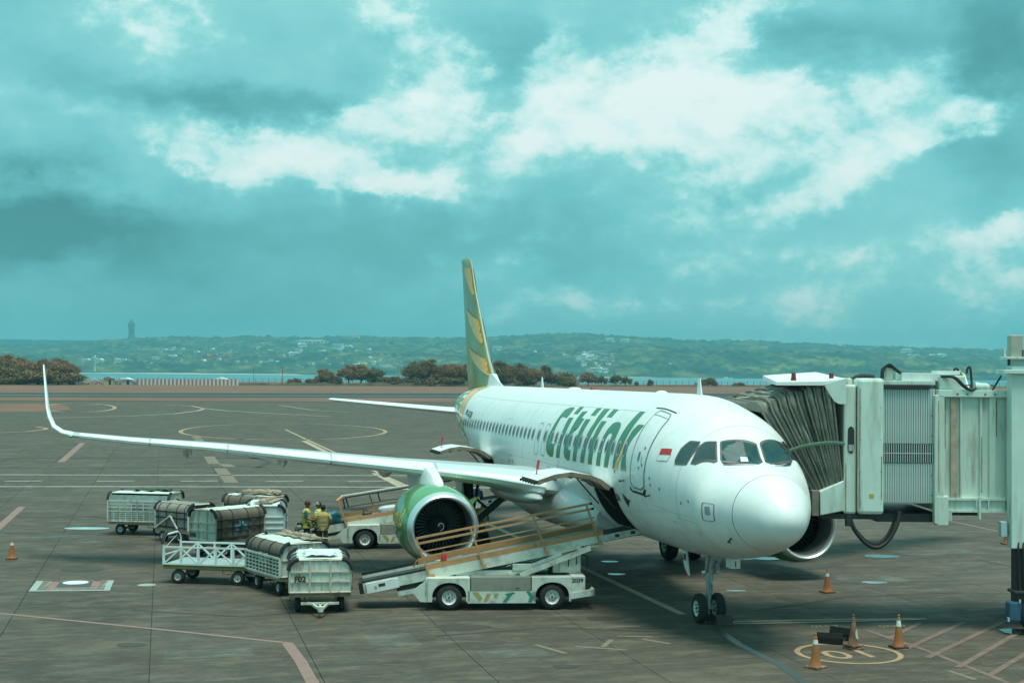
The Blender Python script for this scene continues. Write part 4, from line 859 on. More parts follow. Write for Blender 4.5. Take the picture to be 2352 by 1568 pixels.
def terrain(name, u0, u1, nu, d0, d1, nd, mat, zf):
    u = np.linspace(u0, u1, nu); t = np.linspace(0, 1, nd); d = d0+(d1-d0)*t**1.15; UU, DD = np.meshgrid(u, d); z, x = zf(UU, DD)
    px = CP.x+RH.x*x+DH.x*DD; py = CP.y+RH.y*x+DH.y*DD
    v = np.stack([px, py, z], -1).reshape(-1, 3); i = np.arange(nd-1)[:, None]*nu+np.arange(nu-1)[None]; f = np.stack([i, i+1, i+nu+1, i+nu], -1).reshape(-1, 4)
    me = bpy.data.meshes.new(name); me.vertices.add(len(v)); me.vertices.foreach_set('co', v.ravel()); me.loops.add(f.size); me.loops.foreach_set('vertex_index', f.ravel().astype(np.int32))
    me.polygons.add(len(f)); me.polygons.foreach_set('loop_start', np.arange(0, f.size, 4, dtype=np.int32)); me.update(); me.validate(); me.materials.append(mat); 
    return put(name, me)
def hill_mat(name, dark, mid, yel):
    m = bpy.data.materials.new(name); m.use_nodes = True; nt = m.node_tree; N = nt.nodes; K = nt.links.new; b = N['Principled BSDF']; b.inputs['Roughness'].default_value = .95; b.inputs['Specular IOR Level'].default_value = .1
    g_ = N.new('ShaderNodeNewGeometry').outputs['Position']
    def nz(s, d=6, r_=.65):
        n = N.new('ShaderNodeTexNoise'); n.inputs['Scale'].default_value = s; n.inputs['Detail'].default_value = d; n.inputs['Roughness'].default_value = r_; K(g_, n.inputs[0]); return n.outputs['Fac']
    r1 = N.new('ShaderNodeValToRGB'); K(nz(.006, 8), r1.inputs[0]); e = r1.color_ramp.elements; e[0].position = .36; e[0].color = (*dark, 1); e[1].position = .62; e[1].color = (*yel, 1); q = e.new(.5); q.color = (*mid, 1)
    r2 = N.new('ShaderNodeMapRange'); K(nz(.022, 8, .72), r2.inputs[0]); r2.inputs[1].default_value = .35; r2.inputs[2].default_value = .7; r2.inputs[3].default_value = .2; r2.inputs[4].default_value = 1.75
    cb = N.new('ShaderNodeCombineColor')
    for i in range(3): K(r2.outputs[0], cb.inputs[i])
    x = N.new('ShaderNodeMix'); x.data_type = 'RGBA'; x.blend_type = 'MULTIPLY'; x.inputs[0].default_value = 1; K(r1.outputs[0], x.inputs[6]); K(cb.outputs[0], x.inputs[7]); K(x.outputs[2], b.inputs['Base Color']); return m
def zf_main(UU, DD):
    z, x, amp = hill_z(UU, DD); c = vnoise(x/17, DD/30, 11); c2 = vnoise(x/38, DD/60, 12)
    return z + amp*(15*c*c + 12*c2*c2), x
tag(terrain('hills', -700, 3300, 760, 4480, 8500, 170, hill_mat('hill_forest', (.018, .045, .04), (.04, .085, .05), (.15, .17, .055)), zf_main), 'wooded hills beyond the bay', kind='structure')
def zf_far(UU, DD):
    x = (UU-1280)/3594*DD; h_ = 6.39+(HZ(UU)-np.interp(UU, [-900, -300, 0, 260, 420, 700, 3300], [846, 847, 848, 851, 862, 905, 915]))*9600/3594.
    t = np.clip(1-np.abs(DD-9600)/900, 0, 1); return h_*t*t*(3-2*t)-4+8*vnoise(x/60, DD/90, 5), x
tag(terrain('far_ridge', -900, 3300, 300, 8800, 10300, 24, hill_mat('far_forest', (.015, .045, .04), (.02, .05, .045), (.03, .06, .045)), zf_far), 'farthest hazy ridge behind the wooded hills', kind='structure')
SAND = M('beach_sand', (.62, .55, .40), .9)
mb = MB(); rows = []
for u in np.linspace(180, 1720, 70):
    n_ = float(vnoise(u/60, 1, 4)); on = 1 if u < 760 else (.15 if u < 1380 else .6 if u < 1640 else .1); w = on*(16+34*n_)
    d = 4470-6*n_; rows.append([WL((u-1280)/3594*d, d, SEAZ+.2), WL((u-1280)/3594*(d+w), d+w, SEAZ+.2+.07*w)])
mb.loft(rows, close=False); tag(mb.build('beach', SAND, smooth=True, fix=False), kind='structure')
# ---------------------------------------------------------------- haze in the air
mb = MB(); hz = [WL(a, b, z) for z in (-5.5, 330) for a, b in ((-7500, -700), (7500, -700), (7500, 10600), (-7500, 10600))]
mb.add(hz, [(0, 1, 2, 3), (4, 5, 6, 7), (0, 1, 5, 4), (1, 2, 6, 5), (2, 3, 7, 6), (3, 0, 4, 7)])
HM = bpy.data.materials.new('haze_air'); HM.use_nodes = True
def _haze():
    nt = HM.node_tree; nt.nodes.clear(); o = nt.nodes.new('ShaderNodeOutputMaterial'); v = nt.nodes.new('ShaderNodeVolumePrincipled'); v.inputs['Color'].default_value = (.30, .80, .90, 1); v.inputs['Density'].default_value = HAZE_D; v.inputs['Anisotropy'].default_value = .2
    nt.links.new(v.outputs[0], o.inputs['Volume'])
HAZE_D = 1.4e-4
_haze(); tag(mb.build('haze', HM), kind='stuff')
# ---------------------------------------------------------------- across the bay: houses, masts, monument
HWALL = [M('house_white', (.9, .9, .87), .7), M('house_cream', (.75, .68, .52), .8), M('house_grey', (.42, .45, .44), .8), M('house_clay', (.5, .2, .1), .8)]
HROOF = [M('roof_white', (.88, .9, .88), .6), M('roof_clay', (.42, .17, .09), .8), M('roof_grey', (.25, .27, .27), .8)]
[m_.node_tree.nodes['Principled BSDF'].inputs['Specular IOR Level'].__setattr__('default_value', .2) for m_ in HWALL+HROOF]
PANEH = M('house_pane', (.05, .07, .08), .2)
def on_hill(u, v):                            # where the sight line to a survey point meets the slope
    d = np.linspace(4530, 8300, 700); zr = 6.39+(HZ(u)-v)*d/3594; z, _, _ = hill_z(np.full_like(d, u), d); k = np.argmax(z >= zr-1)
    return float(d[k]) if k > 0 else 7000.0
def house_mesh(w, h, dp, wm, rm, flat):
    mb = MB(); mb.mi = 0; mb.box(-w/2, w/2, -dp/2, dp/2, -8, h); mb.mi = 1
    if flat: mb.box(-w/2-.6, w/2+.6, -dp/2-.6, dp/2+.6, h, h+.8)
    else: mb.prism([(-w/2-1, h), (w/2+1, h), (w/2*.55, h+dp*.35), (-w/2*.55, h+dp*.35)], lambda a, z: (a, -dp/2-1, z), lambda a, z: (a, dp/2+1, z))
    mb.mi = 2; n = max(2, int(w/4))
    for i in range(n):
        a = -w/2+w*(i+.25)/n; mb.box(a, a+w/n*.5, -dp/2-.06, -dp/2-.02, h*.3, h*.75)
    return mb.mesh('house', [wm, rm, PANEH])
HV = [house_mesh(14, 6, 10, HWALL[a], HROOF[b], f) for a, b, f in ((0, 0, 0), (0, 2, 0), (1, 1, 0), (2, 0, 1), (0, 0, 1), (3, 1, 0))] + [house_mesh(34, 7, 14, HWALL[0], HROOF[0], 0), house_mesh(26, 15, 14, HWALL[0], HROOF[0], 1)]
def house(u, v, k, s, label, group):
    d = on_hill(u, v); x = (u-1280)/3594*d; z = float(hill_z(np.array([float(u)]), np.array([d]))[0][0])
    o = put('house', HV[k]); sz = s if isinstance(s, tuple) else (s, s, s); o.location = WL(x, d, z+6*sz[2]*.6+3); o.rotation_euler = (0, 0, RANG+R(rnd.uniform(-35, 35) if sz[0] < 4 else 0)); o.scale = sz
    return tag(o, label, 'house', group)
HS = [(213, 908, 6, .9, 'long white shed near the far beach below the ridge'), (246, 909, 6, 1.0, 'white hall on the far shore left of the white tower'), (292, 911, 0, 1.5, 'white gabled house on the far shore above the striped barrier'), (310, 908, 6, .8, 'low white building between beach and hazy ridge'), (388, 905, 7, .9, 'tall white block on the left far shore'),
      (430, 899, 6, 1.0, 'bright white villa on the left slope'), (412, 882, 0, 1.2, 'small white house high on left slope'), (433, 877, 0, 1.2, 'upper white house on the left slope'), (455, 879, 0, 1.0, 'white house right of the upper left villa'), (371, 879, 4, .8, 'lone white cottage under the ridge'), (490, 887, 6, .9, 'white roofed pavilion left of clay roofs'),
      (515, 902, 5, 1.6, 'clay roofed house, leftmost of the row'), (535, 900, 5, 1.5, 'clay roofed house in the middle of row'), (563, 903, 5, 1.6, 'clay roofed house, right end of the row'), (529, 880, 0, 1.2, 'white gable above the clay roofs'), (573, 885, 1, 1.3, 'grey roofed white house right of the gable'), (645, 877, 0, 1.4, 'white hip roofed villa mid slope'), (675, 882, 6, .8, 'white hall right of the hip roofed villa'),
      (570, 863, 6, .7, 'pale long house just under the left ridge'), (660, 865, 6, .9, 'pale block below the wooded ridge top'), (780, 861, 6, (4.4, 1.6, 1.3), 'very long white resort block under the ridge'), (755, 869, 6, 1.2, 'pale wing below the long resort block'), (745, 886, 7, 1.2, 'white apartment block with many windows mid slope'), (735, 893, 6, 1.2, 'white terrace below the apartment block'), (703, 896, 6, .8, 'white villa left of the terrace'),
      (805, 885, 6, 1.0, 'white house left of the stepped hotel'), (845, 879, 7, 1.7, 'stepped white hotel on the hillside'), (868, 875, 6, 1.3, 'flat white roof above the stepped hotel'), (895, 884, 6, .8, 'white house right of the stepped hotel'), (921, 882, 0, 1.3, 'white gabled house near the tail fin'), (911, 894, 5, 1.0, 'small clay roofed house left of the fin'), (890, 848, 7, 1.3, 'pale ridge top building left of the fin'),
      (1243, 882, 7, 1.5, 'white hotel frame just right of the tail fin'), (1268, 885, 5, 1.6, 'clay roofed house right of the tail fin'), (1337, 887, 0, 1.0, 'white cottage left of the hillside village'), (1362, 888, 0, .9, 'second white cottage left of the village'), (1562, 858, 6, 1.2, 'pale long roof on the upper right hill'), (1677, 916, 0, .7, 'lone white hut in the right forest'), (1525, 857, 6, 1.4, 'long pale roof under the right ridge'),
      (2268, 885, 6, 1.6, 'long white roof on the right hill, upper'), (2280, 894, 6, .9, 'white shed, leftmost of the right hill row'), (2296, 893, 6, .8, 'second white shed of the right hill row'), (2316, 896, 6, .7, 'third white shed of the right hill row'), (2334, 894, 6, .9, 'fourth white shed of the right hill row'), (2358, 895, 6, 1.2, 'white shed, right end of the right hill row'), (2341, 884, 4, .6, 'tiny white block above the right hill row')]
for u, v, k, s, l in HS: house(u, v, k, s, l, None)
for reg, n, l in (((905, 1000, 893, 926, .55, .9), 34, 'small pale house in the crowded slope left of the fin'), ((740, 905, 905, 925, .5, .8), 18, 'small pale house low on the far slope behind the lone tree'), ((480, 720, 868, 915, .5, .9), 30, 'small white house scattered on the left slope'), ((360, 480, 880, 925, .5, .9), 16, 'small house near the left beach'),
                  ((1350, 1480, 886, 896, .6, .9), 16, 'small pale house along the upper row of hillside village'), ((1440, 1535, 888, 908, .7, 1.2), 24, 'house in the middle of the hillside village'), ((1455, 1545, 905, 935, .6, 1.0), 16, 'house on the lower bare slope of the village'), ((1640, 2230, 868, 886, .4, .6), 8, 'tiny white house among the right hill trees')):
    for i in range(n):
        u_, v_, k_ = rnd.uniform(*reg[:2]), rnd.uniform(*reg[2:4]), rnd.choice([0, 0, 1, 2, 3, 4, 4]); house(u_, v_, k_, rnd.uniform(*reg[4:])*1.3, ('white gabled ', 'grey roofed white ', 'clay roofed cream ', 'flat grey ', 'flat roofed white ')[k_]+l, 'far houses: '+l)
def pole_at(name, u, v0, v1, dep, r_, mat, label, cat, arms=0):
    a = at(u*K_, v0*K_, dep); b = at(u*K_, v1*K_, dep); t = thing(name, label, cat, b); mb = MB(); h = a.z-b.z; mb.cyl((0, 0, -2), (0, 0, h), r_, 8, r_*.6); mb.build('mast', mat, t)
    if arms:
        mb = MB(); mb.box(-r_*4, r_*4, -r_*4, r_*4, h*.96, h); mb.cyl((0, 0, h), (0, 0, h+r_*3), r_*.8); mb.build('mast_head', mat, t)
    return t
MG = M('mast_grey', (.3, .32, .32), .7); MR = M('mast_red', (.4, .12, .09), .7)
pole_at('radio_mast', 846, 830, 850, 7300, 1.5, MG, 'thin radio mast on the ridge left of the tail', 'mast')
pole_at('radio_mast', 1037, 829, 849, 7300, 1.2, MG, 'thin radio mast on the ridge nearest the tail', 'mast')
pole_at('light_tower', 237, 893, 927, 4480, 2.6, M('tower_white', (.7, .7, .66), .7), 'tall white harbour tower standing on the far shore', 'tower', 1)
mon = thing('monument', 'tall hazy monument silhouette standing on the left ridge', 'monument', WL((326-1280)/3594*8300, 8300, 6.39+(HZ(326)-856)*8300/3594))
MS = M('monument_stone', (.05, .07, .065), .9); mb = MB()
mb.loft([[(r_*math.cos(2*math.pi*k/12), r_*.8*math.sin(2*math.pi*k/12), z) for k in range(12)] for z, r_ in ((-25, 27), (20, 26), (45, 22), (50, 20), (70, 22))], True); mb.build('pedestal', MS, mon)
mb = MB(); mb.loft([[(1.2*r_*math.cos(2*math.pi*k/12), r_*.7*math.sin(2*math.pi*k/12), z) for k in range(12)] for z, r_ in ((70, 22), (85, 26), (100, 30), (112, 26), (122, 16), (128, 11), (134, 5))], True)
for s in (-1, 1): mb.loft([[(s*(30+6*math.cos(a)+t*7), 4*math.sin(a), 74+t*36) for a in [2*math.pi*k/8 for k in range(8)]] for t in (0, .4, .8, 1.0)], True)
mb.build('upper_part', MS, mon)
# ---------------------------------------------------------------- the airfield edge
def edge_depth(u): return float(np.interp(u, [-300, 0, 1240, 2000, 2700], [640, 660, 735, 880, 980]))
LEAF = [M('leaf_brown', (.19, .135, .07), .9, var=.45, vs=.6, spec=.1), M('leaf_russet', (.27, .165, .09), .9, var=.4, vs=.6, spec=.1), M('leaf_olive', (.17, .165, .075), .9, var=.4, vs=.6, spec=.1)]
BARK = M('bark', (.09, .075, .055), .9)
def tree_meshes(seed, h, r_, dens, open_, mat):
    q = random.Random(seed); mb = MB(); cl = []
    for i in range(int(26+open_*6)):
        a = q.uniform(0, 2*math.pi); e = q.uniform(0, 1)**.55; rr = r_*e; z = h*(.30+.66*q.random()**(.7)*(1-.5*e*e)); cl.append(Vector((rr*math.cos(a), rr*math.sin(a), z)))
    for c_ in cl:
        cr_ = r_*q.uniform(.14, .34)*(1-.2*open_); fl = q.uniform(.45, .8)
        for k in range(int(dens*cr_*cr_*19)):
            p = c_ + Vector((q.gauss(0, 1), q.gauss(0, 1), q.gauss(0, fl)))*cr_*.72; p.z = max(p.z, h*.12)
            n = Vector((q.gauss(0, 1), q.gauss(0, 1), q.gauss(.5, .8))).normalized(); a = n.orthogonal().normalized(); b = n.cross(a); ang = q.uniform(0, 6.28); a, b = a*math.cos(ang)+b*math.sin(ang), b*math.cos(ang)-a*math.sin(ang); L = q.uniform(.12, .30)
            mb.add([p-a*L, p-b*L*.45, p+a*L, p+b*L*.45], [(0, 1, 2, 3)])
    crown = mb.mesh('crown', mat, fix=False)
    mb = MB(); mb.tube([(0, 0, -.5), (.05, 0, h*.22), (0, .08, h*.45), (0, 0, h*.7)], [r_*.07, r_*.055, r_*.04, r_*.012], 7)
    for c_ in cl[:12]: mb.tube([(0, 0, h*q.uniform(.2, .35)), (c_.x*.5, c_.y*.5, (c_.z+h*.3)/2), c_], [r_*.035, r_*.025, r_*.006], 5)
    return crown, mb.mesh('trunk', BARK, True)
TV = [tree_meshes(1, 9, 5.0, 30, 0, LEAF[0]), tree_meshes(2, 9, 4.6, 30, 0, LEAF[1]), tree_meshes(3, 8, 4.2, 18, 1, LEAF[1]), tree_meshes(4, 7.5, 3.4, 26, .5, LEAF[2]), tree_meshes(5, 4, 3.4, 34, 0, LEAF[0]), tree_meshes(6, 9, 3.6, 22, .6, LEAF[0])]
TH = [9, 9, 8, 7.5, 4, 9]
def tree(u, vtop, k, label, group, wide=1.0, dd=0.0):
    d = edge_depth(u)+dd; x = (u-1280)/3594*d; top = 6.39+(HZ(u)-vtop)*d/3594; s = top/(TH[k]*.98)
    t = thing('tree' if k != 4 else 'shrub', label, 'tree' if k != 4 else 'shrub', WL(x, d, 0), rnd.uniform(0, 6.28), group); t.scale = (s*wide, s*wide, s)
    put('crown', TV[k][0], t); put('trunk', TV[k][1], t); return t
g1 = 'dark trees at the left edge of the airfield'
for u, v, k, w, dd, l in ((-25, 890, 0, 1.2, -10, 'dark tree cut off by the left edge'), (14, 882, 1, 1.1, 0, 'tallest dark tree at the far left'), (34, 892, 0, 1.0, 12, 'dark tree behind the tallest left tree'), (62, 902, 1, 1.1, -8, 'broad dark tree in the left clump'), (92, 901, 0, 1.2, 6, 'round brown tree in the middle of left clump'), (120, 894, 1, 1.0, -6, 'brown tree behind the sharklet'), (146, 897, 5, 1.1, 4, 'brown tree right of the sharklet'), (166, 906, 1, .95, -4, 'small brown tree ending the left clump'), (45, 925, 4, 1.8, -30, 'low shrub before the left clump'), (95, 928, 4, 2.0, -30, 'low shrub below the middle left tree'), (145, 930, 4, 1.8, -28, 'low shrub below the right end of left clump')): tree(u, v, k, l, g1, w, dd)
for u, v, k, w, l in ((812, 921, 2, 1.0, 'lone umbrella shaped tree standing between bay and fence'), (872, 912, 2, 1.0, 'open crowned tree, left of three before the bay'), (903, 911, 2, 1.1, 'tallest open crowned tree of the three'), (938, 917, 3, 1.0, 'open crowned tree, right of the three'), (732, 947, 4, 1.1, 'low bush by the fence below the far beach'), (784, 946, 4, 1.3, 'low bush left of the lone tree'), (830, 942, 4, 1.0, 'bush at the foot of lone tree'), (955, 944, 4, 1.3, 'bush right of three open trees'), (1000, 943, 4, 1.5, 'bush between open trees and tall clump'),
                  (1040, 903, 0, .95, 'tall dark tree heading the clump left of the fin'), (1072, 899, 5, 1.2, 'tallest tree left of the fin'), (1100, 907, 1, 1.0, 'brown tree in the clump beside the fin'), (1135, 906, 1, 1.1, 'russet tree close left of the fin'), (1160, 910, 0, 1.0, 'brown tree half hidden by the fin'), (1065, 938, 4, 2.0, 'wide bush under the tall clump'), (1125, 940, 4, 2.0, 'wide bush left of the fin root'),
                  (1248, 903, 5, 1.0, 'dark tree close right of the fin'), (1286, 906, 0, .95, 'dark tree second right of the fin'), (1310, 910, 1, 1.0, 'brown tree third right of the fin'), (1336, 922, 1, .8, 'sloping brown tree right of the fin group'), (1364, 914, 5, .85, 'slim tree standing right of fin group'), (1398, 934, 4, 1.4, 'russet round shrub before the bay'), (1262, 942, 4, 1.6, 'low bush near the fin root'), (1320, 944, 4, 1.4, 'low bush behind the crown antenna'), (1425, 950, 4, .9, 'small bush left of open shore trees'),
                  (1472, 931, 2, 1.15, 'layered brown tree before the bay'), (1505, 937, 3, 1.0, 'open green tree beside the layered tree'), (1541, 934, 3, 1.0, 'thin tree second from the right in shore row'), (1566, 939, 3, 1.0, 'thin tree ending the shore row'), (1594, 955, 4, .5, 'tiny bush right of shore row'), (1627, 950, 4, .45, 'small dark bush by the fence rail'), (1771, 946, 4, 1.0, 'round bush behind the front antenna'), (1846, 957, 4, 1.6, 'low bush below the second boat')): tree(u, v, k, l, 'trees and bushes along the bay', w)
# perimeter fence
fen = thing('perimeter_fence', 'long wire perimeter fence with thin posts along the bay', 'fence', WL(0, 760, 0)); FM_ = M('fence_grey', (.12, .14, .14), .7)
base = Vector(fen.location); pm = MB(); pm.box(-.10, .10, -.10, .10, -.5, 3.3); pme = pm.mesh('post', FM_); P = []
u = 250.0
while u < 2620:
    d = edge_depth(u)+14; P.append(WL((u-1280)/3594*d, d, 0)-base); u += 16.2
for p in P: put('post', pme, fen, loc=p)
for z in (.9, 2.0, 3.0):
    mb = MB(); mb.tube([p+Vector((0, 0, z)) for p in P], .07, 4); mb.build('rail', FM_, fen)
# dark verge at the foot of the fence
mb = MB(); rows = []
for u in np.linspace(-300, 2700, 120):
    d = edge_depth(u)-12; h = .5+1.6*float(vnoise(u/23, 0, 9))*(1 if u < 1300 else .25); rows.append([WL((u-1280)/3594*d, d, -.1), WL((u-1280)/3594*(d+2), d+2, h), WL((u-1280)/3594*(d+7), d+7, h*.9), WL((u-1280)/3594*(d+9), d+9, -.1)])
mb.loft(rows, close=False); tag(mb.build('verge_scrub', M('scrub', (.06, .055, .032), .95, var=.5, vs=.25), smooth=True), kind='stuff')
# red and white blast barrier
bar = thing('striped_barrier', 'long red and white striped barrier wall beyond the runway', 'barrier', WL(0, 660, 0)); base = Vector(bar.location)
BW = M('barrier_white', (.66, .64, .60), .8, var=.15); BR = M('barrier_red', (.36, .20, .17), .8, var=.15)
pm = MB(); pm.box(-.47, .47, -.09, .09, .0, 2.9); mw = pm.mesh('panel', BW); mr_ = pm.mesh('panel', BR)
for i in range(52):
    u = 343+4.9*i; d = edge_depth(u)-24; o = put('panel', mw if i % 2 else mr_, bar, loc=WL((u-1280)/3594*d, d, 0)-base); o.rotation_euler = (0, 0, RANG+R(3))
# localiser frames and huts
la = thing('antenna_array', 'red and white lattice antenna frames standing beyond the runway', 'antenna array', WL(0, 640, 0)); base = Vector(la.location)
for i in range(16):
    u = 155+10*i; d = edge_depth(u)-30; q = WL((u-1280)/3594*d, d, 0)-base
    for z in range(4): 
        mb = MB(); mb.box(q.x-.16, q.x+.16, q.y-.16, q.y+.16, z*.8, z*.8+.8); mb.build('frame_segment', BW if (z+i) % 2 else BR, la)
    if i % 2 == 0 and i < 14:
        q2 = WL((u+10-1280)/3594*edge_depth(u+10)-0, edge_depth(u+10)-30, 0)-base; mb = MB(); mb.beam(q+Vector((0, 0, .2)), Vector((q2.x, q2.y, 2.6)), .16); mb.beam(q+Vector((0, 0, 2.6)), Vector((q2.x, q2.y, .2)), .16); mb.build('cross_brace', BR if i % 4 else BW, la)
d = edge_depth(200)-30; A_ = WL((152-1280)/3594*d, d, 3.2)-base; d = edge_depth(310)-30; B2 = WL((322-1280)/3594*d, d, 3.2)-base; mb = MB(); mb.beam(A_, B2, .4, .25); mb.build('top_beam', BW, la)
def hut(u, du, w, h, wm, rm, label):
    d = edge_depth(u)-du; t = lthing('hut', label, 'hut', (u-1280)/3594*d, d); mb = MB(); mb.box(-w/2, w/2, -1.6, 1.6, 0, h); mb.build('wall', wm, t)
    mb = MB(); mb.prism([(-w/2-.5, h), (w/2+.5, h), (0, h+.9)], lambda a, z: (a, -2, z), lambda a, z: (a, 2, z)); mb.build('roof', rm, t); mb = MB(); mb.box(w*.05, w*.3, -1.66, -1.61, .3, h*.8); mb.build('door', BLACKM, t)
hut(272, 34, 4.2, 3.1, M('hut_cream', (.5, .40, .28), .8), HROOF[2], 'small cream hut with dark door beside antenna frames')
hut(317, 30, 4.5, 2.6, HWALL[2], HROOF[0], 'grey green hut left of the striped barrier')
hut(181, 26, 3.4, 3.6, HWALL[0], HROOF[0], 'white equipment cabin behind the antenna frames')
hut(552, 18, 5.5, 3.0, HWALL[0], HROOF[0], 'white roofed hut behind the striped barrier')
for u, v0, v1, m_, l in ((129, 912, 952, MG, 'pale lamp pole before the left trees'), (141, 919, 958, MR, 'red and white pole with a box before the trees'), (148, 926, 950, MG, 'short white pole right of red pole'), (634, 919, 953, MG, 'grey lamp post at the bay fence'), (706, 919, 953, MR, 'rusty pole at the bay fence')): pole_at('pole', u, v0, v1, edge_depth(u)-8, .22, m_, l, 'pole', 1)
# fishing boats
def boat(u, v, L, label):
    d = 1000; p = at(u*K_, v*K_, d); t = lthing('fishing_boat', label, 'boat', (u-1280)/3594*d, d, rnd.uniform(-10, 10), SEAZ); HB = M('boat_blue', (.03, .09, .14), .6)
    mb = MB(); mb.loft([[(x, y*w, z) for y, z in ((-1, .55+sh), (-.7, -.2), (0, -.35), (.7, -.2), (1, .55+sh))] for x, w, sh in ((-L/2, .25, .75), (-L*.35, .75, .25), (0, 1.0, .05), (L*.35, .75, .3), (L/2, .08, 1.1))], True); mb.build('hull', HB, t)
    mb = MB(); mb.box(-L*.25, L*.12, -.7, .7, .5, 1.9); mb.build('cabin', M('boat_cabin', (.12, .22, .26), .6), t); mb = MB(); mb.box(-L*.3, L*.18, -.9, .9, 1.9, 2.05); mb.build('cabin_roof', HB, t)
boat(1744, 950, 7.0, 'dark fishing boat moored left of the round bush'); boat(1855, 950, 10.0, 'larger dark blue fishing boat with raised bow')
for i, (u, l) in enumerate(((1935, 'pale boat hull on the far bay nearest the bridge'), (1820, 'white speck of a boat under the right forest'))):
    d = 3900; t = lthing('small_boat', l, 'boat', (u-1280)/3594*d, d, 0, SEAZ); mb = MB(); mb.loft([[(x, y*w, z) for y, z in ((-2, 2.2), (-1.4, -.3), (1.4, -.3), (2, 2.2))] for x, w in ((-14, .6), (-4, 1), (6, 1), (15, .1))], True); mb.build('hull', HWALL[0], t); mb = MB(); mb.box(-8, 2, -1.4, 1.4, 2, 4.4); mb.build('cabin', HWALL[0], t)
# ---------------------------------------------------------------- the boarding bridge
BR_W = M('bridge_paint', (.58, .68, .59), .5, var=.07, vs=1.2, dirt=(.30, .26, .19), da=.75, ds=1.3, streak=True)
BR_L = M('bridge_pale', (.60, .74, .66), .45, var=.07, vs=1, dirt=(.32, .30, .23), da=.6, ds=1.2, streak=True)
HOODM = M('hood_white', (.78, .80, .78), .45, var=.03)
ALUR = M('corrugated_alloy', (.50, .59, .56), .4, metal=.1, var=.08, vs=2, dirt=(.25, .24, .2), da=.4, ds=1.5, streak=True)
RUST = M('rust', (.26, .12, .06), .85, var=.35, vs=8)
FABR = M('bellows_fabric', (.165, .17, .14), .85, var=.25, vs=2.2, dirt=(.33, .34, .27), da=.6, ds=3, bump=.3, bs=25)
CABL = M('cable_black', (.02, .022, .022), .6)
JX, JD_ = 12.65, 36.3
br = lthing('jet_bridge', 'pale green passenger boarding bridge docked at the jet nose on a single column', 'boarding bridge', JX, JD_)
def bb(name, mat, boxes, par=None, bevel=.012):
    mb = MB()
    for x0, x1, y0, y1, z0, z1 in boxes: mb.box(x0-JX, x1-JX, y0, y1, z0, z1)
    return mb.build(name, mat, par or br, bevel=bevel)
cab = bb('cab', BR_W, [(8.40, 8.73, .0, 3.3, 2.93, 6.20)], bevel=.06)
bb('cab_panel', BR_L, [(8.74, 9.40, -.12, 3.4, 2.93, 6.36)], bevel=.09)
mb = MB(); mb.prism([(8.585+.085*math.cos(R(a)), 4.80+(.22 if R(a) < math.pi else -.22)+.12*math.sin(R(a))) for a in list(range(0, 181, 20))+list(range(180, 361, 20))], lambda x, z: (x-JX, -.012, z), lambda x, z: (x-JX, .004, z)); ow = mb.build('oval_window', GLASS, cab)
for i in range(4): bb('window_guard', M('guard_white', (.7, .72, .68), .5), [(8.53+.034*i, 8.545+.034*i, -.02, -.014, 4.52, 4.68)], ow, 0)
bb('edge_strip', RUST, [(8.725, 8.745, -.03, .0, 3.0, 6.15)], cab, 0)
# roof hood
mb = MB(); mb.prism([(6.72, .12), (7.88, -.14), (8.42, -.14), (8.42, 3.4), (6.95, 3.4)], lambda x, y: (x-JX, y, 6.16+.05*max(0, x-7.6)+.03*y), lambda x, y: (x-JX, y, 6.24+.13*max(0, x-7.6)+.05*y)); hood = mb.build('hood', HOODM, br)
mb = MB(); mb.prism([(7.86, 6.20), (8.43, 6.36), (8.43, 5.70), (8.26, 5.70), (8.14, 5.76), (8.04, 5.90)], lambda x, z: (x-JX, -.15, z), lambda x, z: (x-JX, -.11, z)); mb.build('hood_cheek', BR_L, hood, bevel=.01)
for x in (7.25, 8.22):
    mb = MB(); mb.cyl((x-JX, .6, 6.22), (x-JX, .6, 6.34), .075, 10); mb.cyl((x-JX, .6, 6.34), (x-JX, .6, 6.48), .065, 10, .055); mb.build('beacon', M('beacon_red', (.16, .03, .02), .25), br, smooth=True)
mb = MB(); mb.prism([(7.79, 3.50), (8.39, 3.78), (8.40, 3.02), (7.80, 2.90)], lambda x, z: (x-JX, -.10, z), lambda x, z: (x-JX, .2, z)); mb.build('sill_panel', BR_L, br, bevel=.02)
bb('sill_buffer', M('buffer_tan', (.22, .19, .15), .8, dirt=(.05, .05, .05)), [(7.60, 7.78, -.05, 3.2, 2.88, 3.52)])
bb('cab_floor', BLACKM, [(7.9, 9.35, .05, 3.2, 2.80, 2.93), (9.3, 10.9, .25, 3.1, 2.72, 2.93)], bevel=0)
# folding bellows
def bel(t, s):                                # t along the fan, s round the arch 0..1
    bx0, bz0 = 8.36-.62*t, 3.74-.33*t; tx, tz = 8.10-1.72*t, 6.12-.52*t**1.5; y0 = .02+.28*t; dep = 3.15; sh = -.55*t
    if s < .42: k = s/.42; return Vector((bx0+(tx-bx0)*k, y0, bz0+(tz-.14-bz0)*k)), Vector((0, -1, 0))
    if s < .5: k = (s-.42)/.08; a = k*math.pi/2; return Vector((tx+sh*.06*k, y0+.16*(1-math.cos(a)), tz-.14+.14*math.sin(a))), Vector((0, -math.cos(a), math.sin(a)))
    if s < .8: k = (s-.5)/.3; return Vector((tx+sh*(.06+.94*k), y0+.16+(dep-.3)*k, tz+.12*k)), Vector((0, 0, 1))
    k = (s-.8)/.2; return Vector((tx+sh+(bx0-tx)*k, y0+dep, tz+.12+(bz0-tz-.12)*k)), Vector((0, 1, 0))
NF = 8; FN = 12
mb = MB(); rows = []
